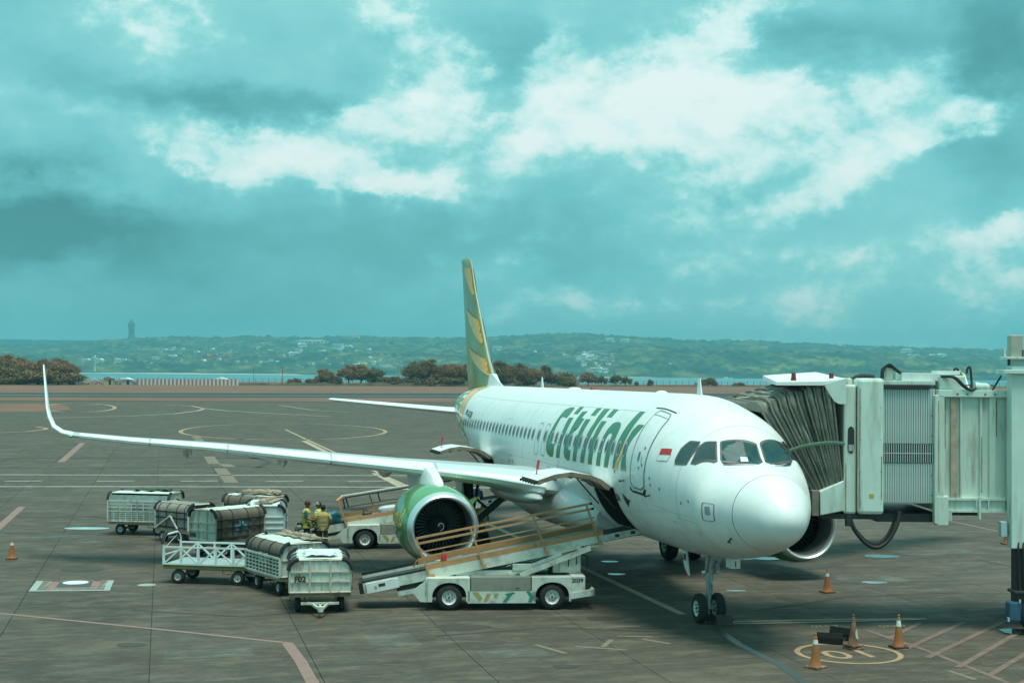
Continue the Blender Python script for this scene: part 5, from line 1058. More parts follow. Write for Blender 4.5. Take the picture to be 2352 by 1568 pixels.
for j in range(NF*FN+1):
    t = j/(NF*FN); ph = (j % FN)/FN; w = math.sin(math.pi*ph)**.42*(.72+.5*float(vnoise(math.floor(j/FN)*3.3, 1, 8))); row = []
    for i in range(41):
        s = i/40; p, n = bel(t, s); wob = .13*(float(vnoise(t*11, s*9, 21))-.5)+.05*(float(vnoise(t*30, s*26, 22))-.5); env = min(1, .25+s*2.2) if s < .5 else 1
        row.append(p + n*((w-.6)*(.26 if s < .5 else .22)*env+wob*math.sin(math.pi*ph)**.5) - Vector((JX, 0, 0)))
    rows.append(row)
mb.loft(rows, close=False); bel_o = mb.build('bellows', FABR, br, smooth=True, fix=False, sharp=0)
for k in range(NF+1):
    mb = MB(); mb.tube([bel(k/NF, i/14*.8+.0)[0]+bel(k/NF, i/14*.8)[1]*.10*min(1, .25+i/14*1.7)-Vector((JX, 0, 0)) for i in range(15)], .028, 6); mb.build('bellows_hoop', FABR, bel_o, smooth=True)
for a, b in ((.45, .8), (.7, .95), (.15, .5)):
    mb = MB(); mb.tube([bel(a, .51)[0]+Vector((-JX, 0, .05)), (bel((a+b)/2, .6)[0]+Vector((-JX, 0, .1))), bel(b, .72)[0]+Vector((-JX, 0, .06))], .016, 5); mb.build('bellows_cord', M('cord_pale', (.5, .55, .48), .8), bel_o)
STR = M('strap_green', (.13, .24, .16), .7, dirt=(.3, .33, .28), da=.5, ds=8)
mb = MB(); rows = []
SP = [(6.70, 4.40), (7.0, 4.54), (7.3, 4.64), (7.6, 4.70), (7.9, 4.735), (8.15, 4.74), (8.38, 4.72)]
for i, (x_, z_) in enumerate(SP): rows.append([(x_-JX, -.24+.02*math.sin(i*2.1), z_+.04), (x_-JX, -.25+.02*math.sin(i*2.1), z_), (x_-JX, -.23+.02*math.sin(i*2.1), z_-.045)])
mb.loft(rows, close=False); mb.build('strap', STR, bel_o, smooth=True, fix=False)
# corrugated tunnel joint
cg = bb('corrugated_wall', ALUR, [(9.40, 10.74, .14, 3.0, 3.20, 6.10)], bevel=0)
mr1 = MB(); mr1.box(-.022, .022, -.045, .0, 0, 1.36); ribA = mr1.mesh('rib', ALUR); mr1 = MB(); mr1.box(-.022, .022, -.045, .0, 0, .98); ribB = mr1.mesh('rib', ALUR)
for i in range(22):
    x = 9.45+.0595*i-JX; put('rib', ribA, cg, loc=(x, .14, 4.72)); put('rib', ribB, cg, loc=(x, .14, 3.23))
vent = bb('vent_recess', BLACKM, [(9.42, 10.68, .082, .139, 4.24, 4.70)], cg, 0); ms = MB(); ms.box(-.009, .009, -.014, 0, 0, .46); sl = ms.mesh('louvre', ALUR)
for i in range(22): put('louvre', sl, vent, loc=(9.46+.0575*i-JX, .082, 4.24))
bb('louvre_rail', ALUR, [(9.42, 10.68, .07, .081, 4.46, 4.48)], vent, 0)
bb('head_bar', BLACKM, [(9.42, 10.62, .02, .14, 6.10, 6.20)]); bb('roof_edge', BR_W, [(9.40, 10.75, .1, 3.1, 6.20, 6.30)])
bb('joint_post', BR_W, [(10.70, 10.95, -.02, .2, 2.70, 5.95)], bevel=.02)
for z in (3.4, 3.9, 4.4, 4.9, 5.4): bb('bolt', BLACKM, [(10.64, 10.665, .09, .12, z, z+.03)], cg, 0)
# tunnel
tun = bb('tunnel', BR_W, [(10.76, 24, .10, 3.1, 3.02, 5.92)], bevel=0)
bb('top_chord', BR_L, [(10.80, 24, -.02, .3, 5.90, 6.08)], tun); bb('bottom_chord', BR_W, [(10.96, 24, -.02, .10, 3.30, 3.36), (10.96, 24, -.02, .10, 3.00, 3.06), (10.96, 24, .05, .10, 3.06, 3.30)], tun, 0)
for x in (11.75, 12.05, 12.45, 13.6, 15.0): bb('chord_web', BR_W, [(x, x+.03, -.02, .05, 3.06, 3.30)], tun, 0)
for x, w, mt in ((11.12, .17, M('rust_streaked', (.42, .33, .25), .7, var=.25, vs=4, dirt=(.26, .12, .07), da=.7, ds=2, streak=True)), (11.36, .05, BR_W), (11.86, .06, BR_W), (12.10, .16, BR_W), (13.3, .16, BR_W), (14.2, .16, BR_W), (15.4, .16, BR_W), (16.6, .16, BR_W)): bb('stiffener', mt, [(x, x+w, .03, .10, 3.36, 5.90)], tun, .01)
for x in (11.25, 11.5, 11.95, 12.2): bb('rust_bolt', RUST, [(x, x+.05, -.03, -.02, 5.96, 6.0)], tun, 0)
bb('roof_unit', BR_L, [(10.88, 11.55, .2, 1.2, 6.08, 6.44)], bevel=.03); bb('roof_tray', M('tray_white', (.66, .72, .70), .5), [(9.95, 10.9, .3, .9, 6.30, 6.50), (10.9, 11.5, .5, 1.0, 6.46, 6.56)])
bb('tunnel_end_post', BR_W, [(10.76, 11.05, -.03, .3, 2.66, 3.40)], bevel=.02); bb('limit_box', BR_L, [(11.04, 11.14, -.02, .15, 2.78, 3.05)]); bb('under_tray', BLACKM, [(11.2, 11.85, .2, 1.5, 2.90, 3.0)], bevel=0); bb('coupling', BR_W, [(11.80, 11.86, -.06, 0, 2.82, 3.4)], bevel=.01)
mb = MB(); mb.lathe((11.75-JX, .1, 6.16), (1, 0, 0), [(0, .11), (.06, .13), (.1, .11), (.3, .10), (.38, .04)], 14, True); mb.build('hoist_motor', BR_L, br, smooth=True)
# stains and small plates on the bridge walls
RS = M('rust_stain', (.30, .20, .12), .85, var=.4, vs=6)
for x, z0, z1, y in ((8.78, 3.1, 6.1, -.122), (9.33, 3.3, 4.4, -.122), (10.80, 3.5, 5.8, -.022), (11.0, 4.6, 5.85, .097), (11.9, 3.5, 4.9, .028), (12.3, 4.9, 5.85, .097), (8.46, 3.0, 4.2, -.002)):
    mb = MB(); n = 9; mb.loft([[(x-JX-.012*(.4+float(vnoise(i*.9, x, 41))), y, z0+(z1-z0)*i/n), (x-JX+.012*(.4+float(vnoise(i*.8, x, 42))), y, z0+(z1-z0)*i/n)] for i in range(n+1)], close=False); mb.build('rust_streak', RS, br, fix=False)
bb('warning_plate', M('plate_yellow', (.5, .38, .06), .6), [(9.02, 9.14, -.126, -.122, 3.35, 3.45)], bevel=0)
for z in (3.2, 4.0, 4.8, 5.6): bb('panel_screw', LINE, [(8.80, 8.82, -.126, -.12, z, z+.02)], bevel=0); bb('panel_screw', LINE, [(9.30, 9.32, -.126, -.12, z, z+.02)], bevel=0)
# cables
def cbl(name, pts, r_=.035, mat=CABL):
    P = [Vector((x-JX, y, z)) for x, y, z in pts]; Q = []
    for i in range(len(P)-1):
        a, b, c, d = P[max(i-1, 0)], P[i], P[i+1], P[min(i+2, len(P)-1)]
        for k in range(7):
            t = k/7; Q.append(.5*((2*b)+(c-a)*t+(2*a-5*b+4*c-d)*t*t+(-a+3*b-3*c+d)*t**3))
    Q.append(P[-1]); mb = MB(); mb.tube(Q, r_, 8); return mb.build(name, mat, br, smooth=True)
cbl('power_cable', [(8.56, .1, 3.0), (8.66, .05, 2.6), (8.95, 0, 2.22), (9.25, 0, 2.10), (9.55, .05, 2.28), (9.78, .1, 2.66), (9.86, .15, 3.0)], .055)
cbl('power_cable', [(8.62, .3, 2.95), (8.7, .25, 2.62), (8.98, .2, 2.27), (9.27, .2, 2.16), (9.55, .25, 2.34), (9.75, .3, 2.7), (9.80, .35, 3.0)], .04)
bb('cable_clamp', BLACKM, [(8.48, 8.62, .02, .2, 2.62, 2.95)])
for dy in (0, .08, .16): cbl('top_cable', [(9.50, .4+dy, 6.36), (9.52, .4+dy, 6.58), (9.66, .4+dy, 6.72-dy*.3), (9.85, .4+dy, 6.58), (10.12, .4+dy, 6.40), (10.3, .4+dy, 6.38)], .032)
for dy in (0, .1): cbl('top_cable', [(10.9, .15+dy, 6.42), (11.2, .0+dy, 6.40), (11.42, -.03+dy, 6.2), (11.6, -.03+dy, 6.08), (11.75, .02+dy, 6.12)], .035)
cbl('top_cable', [(8.62, .5, 6.2), (8.78, .5, 6.36), (9.0, .5, 6.42), (9.3, .5, 6.40)], .05)
cbl('vent_hook', [(11.42, .8, 6.5), (11.46, .8, 6.62), (11.54, .8, 6.58), (11.56, .8, 6.3), (11.57, .8, 6.1)], .03); cbl('vent_hook', [(11.76, .8, 6.5), (11.80, .8, 6.66), (11.86, .8, 6.62), (11.89, .8, 6.3), (11.89, .8, 6.08)], .03)
cbl('yellow_hose', [(11.58, .9, 6.56), (11.66, .9, 6.46), (11.70, .9, 6.2), (11.70, .9, 6.08)], .05, M('hose_yellow', (.42, .36, .12), .7)); bb('cable_rail', BLACKM, [(11.65, 12.5, .9, .94, 6.18, 6.21)], bevel=0)
mb = MB(); mb.beam((12.42-JX, .1, 6.45), (12.18-JX, .1, 6.06), .04); mb.build('stay', BLACKM, br)
[bb('conduit_clamp', M('clamp_pale', (.6, .62, .54), .6), [q]) for q in ((8.60, 8.72, .4, .6, 6.2, 6.34), (9.60, 9.78, .5, .7, 6.3, 6.62))]
# lifting column and bogie
colm = bb('column', BR_L, [(12.50, 12.90, -.42, -.04, 2.14, 6.70)], bevel=.02); bb('column', BR_L, [(13.95, 14.35, 3.15, 3.5, 2.14, 6.70)], bevel=.02)
bb('column_flange', BR_W, [(12.90, 13.06, -.38, -.1, 2.14, 6.70)], colm, 0)
bb('column_cap', BR_L, [(12.28, 13.3, -.55, .1, 6.50, 6.60)], colm); bb('column_head', M('head_blue_grey', (.36, .46, .46), .5), [(12.55, 12.86, -.4, -.05, 6.60, 6.88)], colm)
bb('head_plate', BR_W, [(12.36, 13.0, -.5, .05, 6.86, 6.92)], colm); bb('screw_housing', M('housing_tan', (.40, .42, .34), .6, dirt=(.28, .26, .2)), [(12.50, 12.80, -.38, -.08, 6.92, 7.47)], colm, .02); bb('head_rod', BR_W, [(12.36, 12.40, -.3, -.26, 6.92, 7.15)], colm, 0); bb('head_rod', BLACKM, [(12.78, 12.80, -.42, -.39, 6.9, 7.1), (12.40, 12.46, -.45, -.4, 6.70, 6.86), (12.9, 12.96, -.45, -.4, 6.70, 6.86)], colm, 0)
bb('column_box', M('box_pale_blue', (.42, .56, .56), .5), [(12.28, 12.44, -.3, -.1, 2.42, 2.80)], colm)
bb('inner_leg', BLACKM, [(12.62, 13.02, -.36, -.02, 1.0, 2.2)], bevel=.02); bb('inner_leg', BLACKM, [(14.05, 14.3, 3.15, 3.5, 1.0, 2.2)], bevel=.02)
for x in (12.68, 12.80, 12.92): cbl('leg_hose', [(x, -.4, 2.3), (x-.02, -.45, 2.1), (x, -.42, 1.6), (x+.02, -.4, 1.1)], .025)
bg_ = bb('bogie', BLACKM, [(12.55, 14.2, -.5, .05, 1.02, 1.10), (12.62, 14.0, -.42, .0, .45, 1.02), (13.9, 14.6, .0, 3.6, .5, 1.05)], bevel=.02); bb('drive_motor', M('motor_blue', (.03, .10, .16), .5, var=.3), [(12.42, 12.75, -.48, -.15, .32, .84)], bg_, .06); bb('lamp', M('lamp_pale', (.5, .55, .52), .4), [(12.40, 12.44, -.46, -.38, .34, .44), (12.66, 12.70, -.52, -.50, .82, .9)], bg_, 0)
wheel_parts(br, (13.22-JX, -.38, .52), .52, .36, name='wheel', rimm=M('rim_grey', (.35, .35, .32), .6)); wheel_parts(br, (15.4-JX, 3.4, .52), .52, .36, name='wheel'); wheel_parts(br, (14.4-JX, -.38, .52), .52, .36, name='wheel')
# ---------------------------------------------------------------- belt loaders
LW_ = M('loader_white', (.58, .63, .55), .5, var=.10, vs=2, dirt=(.22, .18, .12), da=.7, ds=2.8, dt=(.50, .70))
LO = M('loader_orange', (.52, .265, .115), .65, var=.15, vs=3, dirt=(.16, .09, .05), da=.6, ds=3)
TREAD = M('tread_plate', (.26, .26, .22), .45, metal=.4, var=.2, vs=3); BELT = M('belt_rubber', (.028, .034, .032), .75, var=.3)
YEL = M('chevron_olive', (.36, .33, .12), .6); GRN2 = M('chevron_green', (.03, .25, .16), .6); ORG2 = M('chevron_tan', (.45, .30, .13), .6)
def loader(label, x, y, heading, tilt, rails, num, words):
    t = lthing('belt_loader', label, 'belt loader', x, y, heading, group=None)
    for wx in (0, 2.8):
        for wy in (.15, 1.62): wheel_parts(t, (wx, wy, .355), .355, .27, name='wheel', rim=.56)
    ch = MB(); ch.box(-.55, 3.62, .42, 1.35, .30, .82); chs = ch.build('chassis', BLACKM, t)
    def arch(cx, x0, x1, top):
        P = [(x0, .24), (x0, top), (x1, top), (x1, .24), (cx+.46, .24), (cx+.46, .42)] + [(cx+.46*math.cos(R(a)), .36+.40*math.sin(R(a))**.8) for a in range(15, 166, 15)] + [(cx-.46, .42), (cx-.46, .24)]
        for ya, yb in ((.0, .03), (1.74, 1.77)):
            mb = MB(); mb.prism([(p[0], p[1]) for p in P], lambda a, z: (a, ya, z), lambda a, z: (a, yb, z)); f = mb.build('fender', LW_, t)
        for ya, yb in ((.03, .5), (1.27, 1.74)): mb = MB(); mb.box(x0, x1, ya, yb, top-.04, top); mb.build('fender_top', LW_, t)
        mb = MB(); mb.loft([[(cx+.45*math.cos(R(a)), yy, .36+.39*math.sin(R(a))**.8) for a in range(0, 181, 15)] for yy in (.02, .45)], close=False); mb.build('wheel_well', BLACKM, t)
    arch(0, -.58, .56, .87); arch(2.8, 2.24, 3.32, .89)
    mb = MB(); mb.box(.58, 2.22, -.0, .5, .53, .90); tb = mb.build('tread_box', TREAD, t, bevel=.01)
    dm = MB(); dm.sphere((0, 0, 0), .018, .006, .009, 5, 3); dme = dm.mesh('stud', M('stud_metal', (.42, .42, .36), .4, metal=.5)); sm_ = MB()
    for i in range(26):
        for k in range(6):
            p = (.62+i*.062, -.002, .57+k*.056); sm_.add([(p[0]+a, p[1]-b, p[2]+c) for a, b, c in ((-.018, 0, .0), (0, .008, .012), (.018, 0, 0), (0, .008, -.012))], [(0, 1, 2, 3)])
    tag(sm_.build('stud', M('stud_metal', (.42, .42, .36), .4), tb, fix=False), kind='stuff')
    mb = MB(); mb.box(1.395, 1.405, -.006, .0, .54, .89); mb.box(1.8, 1.9, -.012, -.002, .58, .62); mb.build('box_split', BLACKM, tb)
    mb = MB(); mb.box(.50, 2.34, .0, .04, .20, .525); lp = mb.build('side_panel', LW_, t)
    for pts, m_ in (([(.62, .5), (.78, .5), (.90, .33), (.82, .24)], YEL), ([(.92, .24), (1.02, .24), (1.14, .46), (1.02, .46)], ORG2), ([(1.2, .46), (1.34, .46), (1.28, .34), (1.22, .34)], YEL), ([(1.44, .22), (1.56, .22), (1.72, .44), (1.60, .44)], GRN2), ([(1.5, .44), (1.74, .5), (1.8, .46), (1.56, .4)], GRN2), ([(2.08, .52), (2.18, .52), (2.30, .38), (2.24, .22), (2.14, .22), (2.18, .36)], GRN2)):
        mb = MB(); mb.add([(a, -.004, z) for a, z in pts], [tuple(range(len(pts)))]); mb.build('chevron', m_, lp, fix=False)
    mb = MB(); mb.box(3.32, 3.70, .0, 1.77, .44, .92); rb = mb.build('rear_block', LW_, t, bevel=.015)
    if num: lettering(num, .155, BLACKM, rb, (3.49, -.004, .80), (1, 0, 0), (0, 0, 1), .006)
    mb = MB(); mb.prism([(3.3, .30), (3.3, .46), (3.95, .58), (3.95, .40)], lambda a, z: (a, -.02, z), lambda a, z: (a, .06, z)); mb.box(3.85, 3.95, -.02, 1.77, .4, .57); mb.build('bumper', LW_, t); mb = MB(); mb.box(3.72, 3.9, .2, 1.5, .6, .66); mb.build('bumper_pad', DARK, t)
    mb = MB(); mb.prism([(-.58, .84), (-.58, .22), (-.78, .24), (-1.02, .52)], lambda a, z: (a, .06, z), lambda a, z: (a, .10, z)); mb.box(-.62, -.58, .05, 1.7, .24, .84); fp_ = mb.build('front_guard', LW_, t); mb = MB(); mb.box(-.635, -.622, .05, .2, .62, .76); mb.box(-.635, -.622, .05, .2, .40, .54); mb.build('lamp_slot', BLACKM, fp_)
    mb = MB(); mb.box(2.88, 3.66, .62, 1.4, .92, 1.5); en = mb.build('engine_cover', LW_, t, bevel=.02)
    for q in ((3.05, 3.06, .61, .62, .95, 1.44), (3.3, 3.33, .605, .62, 1.1, 1.3), (3.52, 3.55, .605, .62, 1.15, 1.36)): mb = MB(); mb.box(*q); mb.build('cover_slit', BLACKM, en)
    mb = MB(); mb.box(.2, 2.2, .5, 1.3, .82, 1.02); mb.box(1.75, 2.3, .4, .9, 1.02, 1.2); mb.build('deck_box', LW_, t, bevel=.01)
    # conveyor
    T = R(tilt); cs, sn = math.cos(T), math.sin(T); o = Vector((-2.32, 0, .50)); L = 7.75
    c = lambda s, yy, h: o + Vector((cs*s-sn*h, yy, sn*s+cs*h))
    Y0_, Y1_ = .48, 1.42
    cb = MB(); cb.add([c(s, yy, h) for s in (0, L) for yy in (Y0_, Y1_) for h in (-.02, .16)], [(0, 1, 3, 2), (4, 6, 7, 5), (0, 4, 5, 1), (2, 3, 7, 6), (0, 2, 6, 4), (1, 5, 7, 3)]); conv = cb.build('conveyor', M('conveyor_core', (.12, .13, .12), .6), t)
    def plate(name, s0, s1, y0, y1, h0, h1, mat, par=conv):
        mb = MB(); mb.add([c(s, yy, h) for s in (s0, s1) for yy in (y0, y1) for h in (h0, h1)], [(0, 1, 3, 2), (4, 6, 7, 5), (0, 4, 5, 1), (2, 3, 7, 6), (0, 2, 6, 4), (1, 5, 7, 3)]); return mb.build(name, mat, par)
    sd = plate('side_frame', .0, L*.87, Y0_-.03, Y0_-.003, -.08, .19, LW_); plate('side_frame', .0, L*.87, Y1_+.003, Y1_+.03, -.08, .26, LW_); plate('side_frame', L*.87, L, Y0_-.02, Y0_-.004, -.0, .17, LW_)
    plate('belt', .02, L-.02, Y0_+.02, Y1_-.02, .162, .18, BELT); plate('belt_edge', .0, 1.75, Y0_-.035, Y0_-.004, .192, .24, DARK); plate('belt_edge', .0, 1.75, Y1_+.004, Y1_+.03, .262, .34, DARK)
    plate('end_roller', -.10, .02, Y0_-.03, Y1_+.03, -.10, .2, DARK); plate('control_box', .10, .98, Y0_-.13, Y0_-.032, -.10, .16, M('control_white', (.72, .76, .72), .4)); plate('control_panel', .44, .62, Y0_-.136, Y0_-.131, .02, .10, BLACKM); plate('control_panel', .32, .38, Y0_-.136, Y0_-.131, -.03, .06, FRAMEG)
    plate('lower_rail', .9, 2.0, Y0_+.02, Y0_+.08, -.22, -.12, BLACKM); plate('lower_rail', .9, 2.0, Y0_+.0, Y0_+.05, -.36, -.23, LW_)
    for s in (7.05, 7.5): plate('roller_window', s, s+.13, Y0_-.025, Y0_-.021, .04, .13, BLACKM)
    plate('guard_board', 1.75, L*.87, Y0_-.03, Y0_-.005, .195, .33, LO); plate('guard_board', 1.60, L*.86, Y1_+.0, Y1_+.03, .27, .42, LO)
    if words:
        lettering(words[0], .085, BLACKM, sd, c(6.35, Y0_-.034, -.035), (cs, 0, sn), (-sn, 0, cs), .004)
        plate('word_plate', 5.95, 6.74, Y0_-.0325, Y0_-.0305, -.085, .012, M('plate_white', (.72, .74, .68), .5))
        for w_, s_, h_ in words[1:]: lettering(w_, h_, BLACKM, sd, c(s_, Y0_-.034, .06), (cs, 0, sn), (-sn, 0, cs), .004)
    lean = R(20)
    def post(s, y, hh, m_=LO, w=.05):
        a = c(s, y, -.05); b = a+Vector((-math.sin(lean)*hh, 0, math.cos(lean)*hh)); mb = MB(); mb.beam(a, b, w); mb.build('rail_post', m_, conv); mb = MB(); mb.box(a.x-.05, a.x+.05, y-.05, y-.02, a.z-.02, a.z+.1); mb.build('post_foot', LO, conv)
        return a, b
    if rails == 'rails':
        PS = [post(s, Y0_-.06, 1.16) for s in (1.85, 3.35, 5.1, 6.6)]
        for f, w in ((1.0, .055), (.87, .055), (.66, .032), (.54, .032)):
            a = PS[0][0].lerp(PS[0][1], f); b = PS[-1][0].lerp(PS[-1][1], f); e = (b-a).normalized(); mb = MB(); mb.beam(a, b+e*.1, w); mb.build('hand_rail', LO, conv)
            if f > .8: mb = MB(); mb.cyl(b+e*.1, b+e*.17, .035, 8); mb.build('rail_end', BLACKM, conv)
        mb = MB(); mb.lathe(c(1.9, Y0_-.13, -.02), (0, 1, 0), [(0, .09), (.08, .09)], 12, True); mb.build('pivot_hub', LO, conv)
        mb = MB(); q = PS[0][1]; mb.beam(q+Vector((.02, 0, -.6)), q+Vector((-.06, .1, -.78)), .03); mb.beam(q+Vector((.12, 0, -.75)), q+Vector((.04, .1, -.95)), .03); mb.build('catch', LO, conv)
    else:
        PS = [post(s, Y0_-.06, 1.05, LO, .07) for s in (1.75,)] + [post(s, Y1_+.06, 1.0, LO, .05) for s in (3.0, 4.6, 6.3)]
        a = PS[0][1]; mb = MB(); mb.beam(a+Vector((-.05, 0, 0)), a+Vector((.22, .9, .08)), .09, .1); mb.build('rail_bracket', LO, conv)
        pl_ = plate('folded_panel', 1.75, 7.0, Y1_-.10, Y1_+.25, 1.03, 1.07, M('panel_canvas', (.42, .42, .36), .8, var=.15, dirt=(.25, .23, .19)))
        for s in (1.9, 3.1, 4.3, 4.55, 5.6): 
            mb = MB(); mb.beam(c(s, Y1_-.08, 1.03), c(s+.06, Y1_-.06, .62), .045); mb.build('panel_leg', BLACKM, pl_)
        mb = MB(); mb.tube([c(1.82, Y1_-.1, .6), c(1.80, Y1_-.1, .95), c(2.0, Y1_-.1, 1.0), c(7.0, Y1_-.1, 1.0)], .03, 6); mb.build('panel_tube', BLACKM, pl_)
        for h in (.5, .62): mb = MB(); mb.beam(c(2, Y1_+.1, h), c(7.0, Y1_+.1, h), .028); mb.build('hand_rail', M('rail_red', (.4, .16, .1), .6), conv)
        mb = MB(); mb.lathe(c(1.95, Y0_-.16, -.02), (0, 1, 0), [(0, .09), (.1, .09)], 12, True); mb.build('pivot_hub', LO, conv)
    for yy in (.30, 1.5):
        mb = MB(); mb.beam((1.95, yy, .90), c(6.3, yy, -.08), .08, .13); mb.beam((1.65, yy+.16, .9), c(5.5, yy+.16, -.1), .08, .10); mb.build('lift_arm', LW_, t)
    mb = MB(); mb.cyl((2.75, .8, .9), c(5.6, .8, -.1), .05, 8); mb.build('lift_ram', BLACKM, t)
    if rails == 'rails':
        ext = thing('fire_extinguisher', 'small red extinguisher standing on the front belt loader', 'extinguisher', (0, 0, 0)); q = c(2.3, Y1_-.1, .19); ext.matrix_world = t.matrix_basis @ Matrix.Translation(q)
        mb = MB(); mb.lathe((0, 0, 0), (0, 0, 1), [(0, .06), (.01, .075), (.22, .075), (.28, .03), (.3, .025)], 14, True); mb.build('cylinder', REDM, ext, smooth=True); mb = MB(); mb.box(-.05, .03, -.02, .02, .3, .34); mb.build('valve', BLACKM, ext)
        mb = MB(); mb.tube([(3.1, 1.8, .9), (3.1, 1.8, 1.22), (3.2, 1.8, 1.27), (3.9, 1.8, 1.27), (4.0, 1.8, 1.22), (4.0, 1.8, .9)], .02, 6); mb.box(3.5, 3.52, 1.79, 1.81, .9, 1.27); mb.build('grab_rail', BLACKM, t)
    return t, c
fl, _ = loader('white belt loader with orange hand rails raised to the forward hold beside the engine', -1.64, 38.85, 5.0, 11.2, 'rails', '2039', ('PINCH POINTS',))
rl, rc = loader('white belt loader at the rear hold behind the green engine', -5.28, 52.2, 12, 8.6, 'panel', None, ('K M 017', ('Gapura', 5.6, .13)))
# ---------------------------------------------------------------- bags
def bag(name, label, cat, root_loader, cfun, s, y, L, W_, H, mat, soft=.35, yaw=0.0, tilt=8.6, h=.18, group=None, extra=None):
    t = bpy.data.objects.new(name, None); COL.objects.link(t); tag(t, label, cat, group)
    t.matrix_world = root_loader.matrix_basis @ Matrix.Translation(cfun(s, y, h)) @ Matrix.Rotation(R(-tilt), 4, 'Y') @ Matrix.Rotation(R(yaw), 4, 'Z')
    return bagparts(t, L, W_, H, mat, soft, extra)
def bagparts(t, L, W_, H, mat, soft, extra=None):
    mb = MB(); rows = []
    for i in range(9):
        a = -1+2*i/8; e = (1-abs(a)**6*.35); rows.append([(a*L/2, e*W_/2*math.copysign(abs(math.cos(q))**soft, math.cos(q))*(1+.03*math.sin(5*q+i)), H/2+e*H/2*math.copysign(abs(math.sin(q))**soft, math.sin(q))) for q in [2*math.pi*(k+.5)/20 for k in range(20)]])
    mb.loft(rows, True); b = mb.build('body', mat, t, smooth=True, sharp=60)
    if extra == 'case':
        mb = MB(); mb.box(-L*.5, L*.5, -W_*.505, W_*.505, H*.62, H*.65); mb.build('zip', BLACKM, t); mb = MB(); mb.tube([(-.1, -.02, H), (-.08, -.02, H+.05), (.08, -.02, H+.05), (.1, -.02, H)], .012, 6); mb.build('handle', BLACKM, t)
        mb = MB(); mb.box(-.18, -.12, -W_*.2, W_*.2, H*.99, H*1.005); mb.build('tag', M('tag_white', (.75, .75, .7), .7), t)
    return t
TEALM = M('suitcase_teal', (.005, .17, .22), .5, var=.15)
bag('suitcase', 'teal blue suitcase on the lower end of rear belt loader', 'suitcase', rl, rc, 1.22, .95, .72, .45, .42, TEALM, extra='case')
bag('wrapped_parcel', 'white plastic wrapped parcel riding up the rear belt', 'parcel', rl, rc, 3.35, .85, .70, .45, .33, M('wrap_white', (.50, .58, .57), .35, var=.15, vs=6, bump=.4), .5)
bag('duffel_bag', 'blue bag at the top of the rear belt loader', 'bag', rl, rc, 5.4, .95, .75, .45, .4, M('bag_blue', (.01, .11, .17), .7, var=.3), .6, group=None)
bag('suitcase', 'dark blue case nearest the rear hold door', 'suitcase', rl, rc, 6.6, .95, .7, .5, .36, M('case_navy', (.01, .07, .12), .6), .4)
mb = MB(); t = bpy.data.objects.new('backpack', None); COL.objects.link(t); tag(t, 'small black backpack with loose straps on rear belt', 'backpack'); t.matrix_world = rl.matrix_basis @ Matrix.Translation(rc(2.55, .8, .18)) @ Matrix.Rotation(R(-8.6), 4, 'Y'); bagparts(t, .34, .25, .24, BLACKM, .7); mb.tube([(-.1, 0, .22), (-.14, 0, .32), (.0, .05, .3), (.12, .02, .2), (.22, 0, .05)], .02, 6); mb.build('strap', BLACKM, t)
q = gp(841, 1253); t = thing('travel_bag', 'black and maroon travel bag on the ground by the loader guard', 'bag', q, RANG+R(6)); bagparts(t, .95, .45, .42, M('bag_maroon', (.045, .018, .02), .7, var=.6, vs=6), .5)
# ---------------------------------------------------------------- baggage carts
CW = M('cart_white', (.58, .63, .55), .6, var=.12, vs=2, dirt=(.30, .18, .10), da=.85, ds=2.6, streak=True, dt=(.47, .70)); CWc = M('cart_white_clean', (.64, .72, .70), .5, var=.05, dirt=(.3, .28, .22), da=.25, ds=2)
CR = M('cart_rusty', (.38, .30, .22), .8, var=.2, vs=5, dirt=(.14, .075, .045), da=.8, ds=4)
TARP = M('tarp_brown', (.125, .108, .08), .75, var=.2, vs=1.4, dirt=(.2, .185, .15), da=.5, ds=2.2, bump=.3, bs=9); TARPG = M('tarp_grey', (.24, .27, .25), .7, var=.2, vs=1.5, dirt=(.13, .13, .12), da=.5, bump=.3, bs=8)
ROOFW = M('cart_roof_white', (.60, .68, .63), .5, var=.05, dirt=(.35, .33, .28), da=.4, ds=1.5); OLIVE = M('cart_olive', (.17, .15, .045), .7, var=.2, dirt=(.3, .28, .2), da=.3); CLEAR = M('clear_vinyl', (.30, .38, .38), .12, var=.5, vs=9, spec=.8)
STRAP = M('webbing_black', (.018, .02, .018), .8)
def shoulder(Wd, zb, zs, zt, r_, n=6):        # half outline of an end board, from the deck up over the shoulder
    P = [(-Wd/2, zb), (-Wd/2, zs)]
    P += [(-Wd/2+r_*(1-math.cos(math.pi/2*i/n)), zs+(zt-zs)*math.sin(math.pi/2*i/n)) for i in range(1, n+1)]
    return P
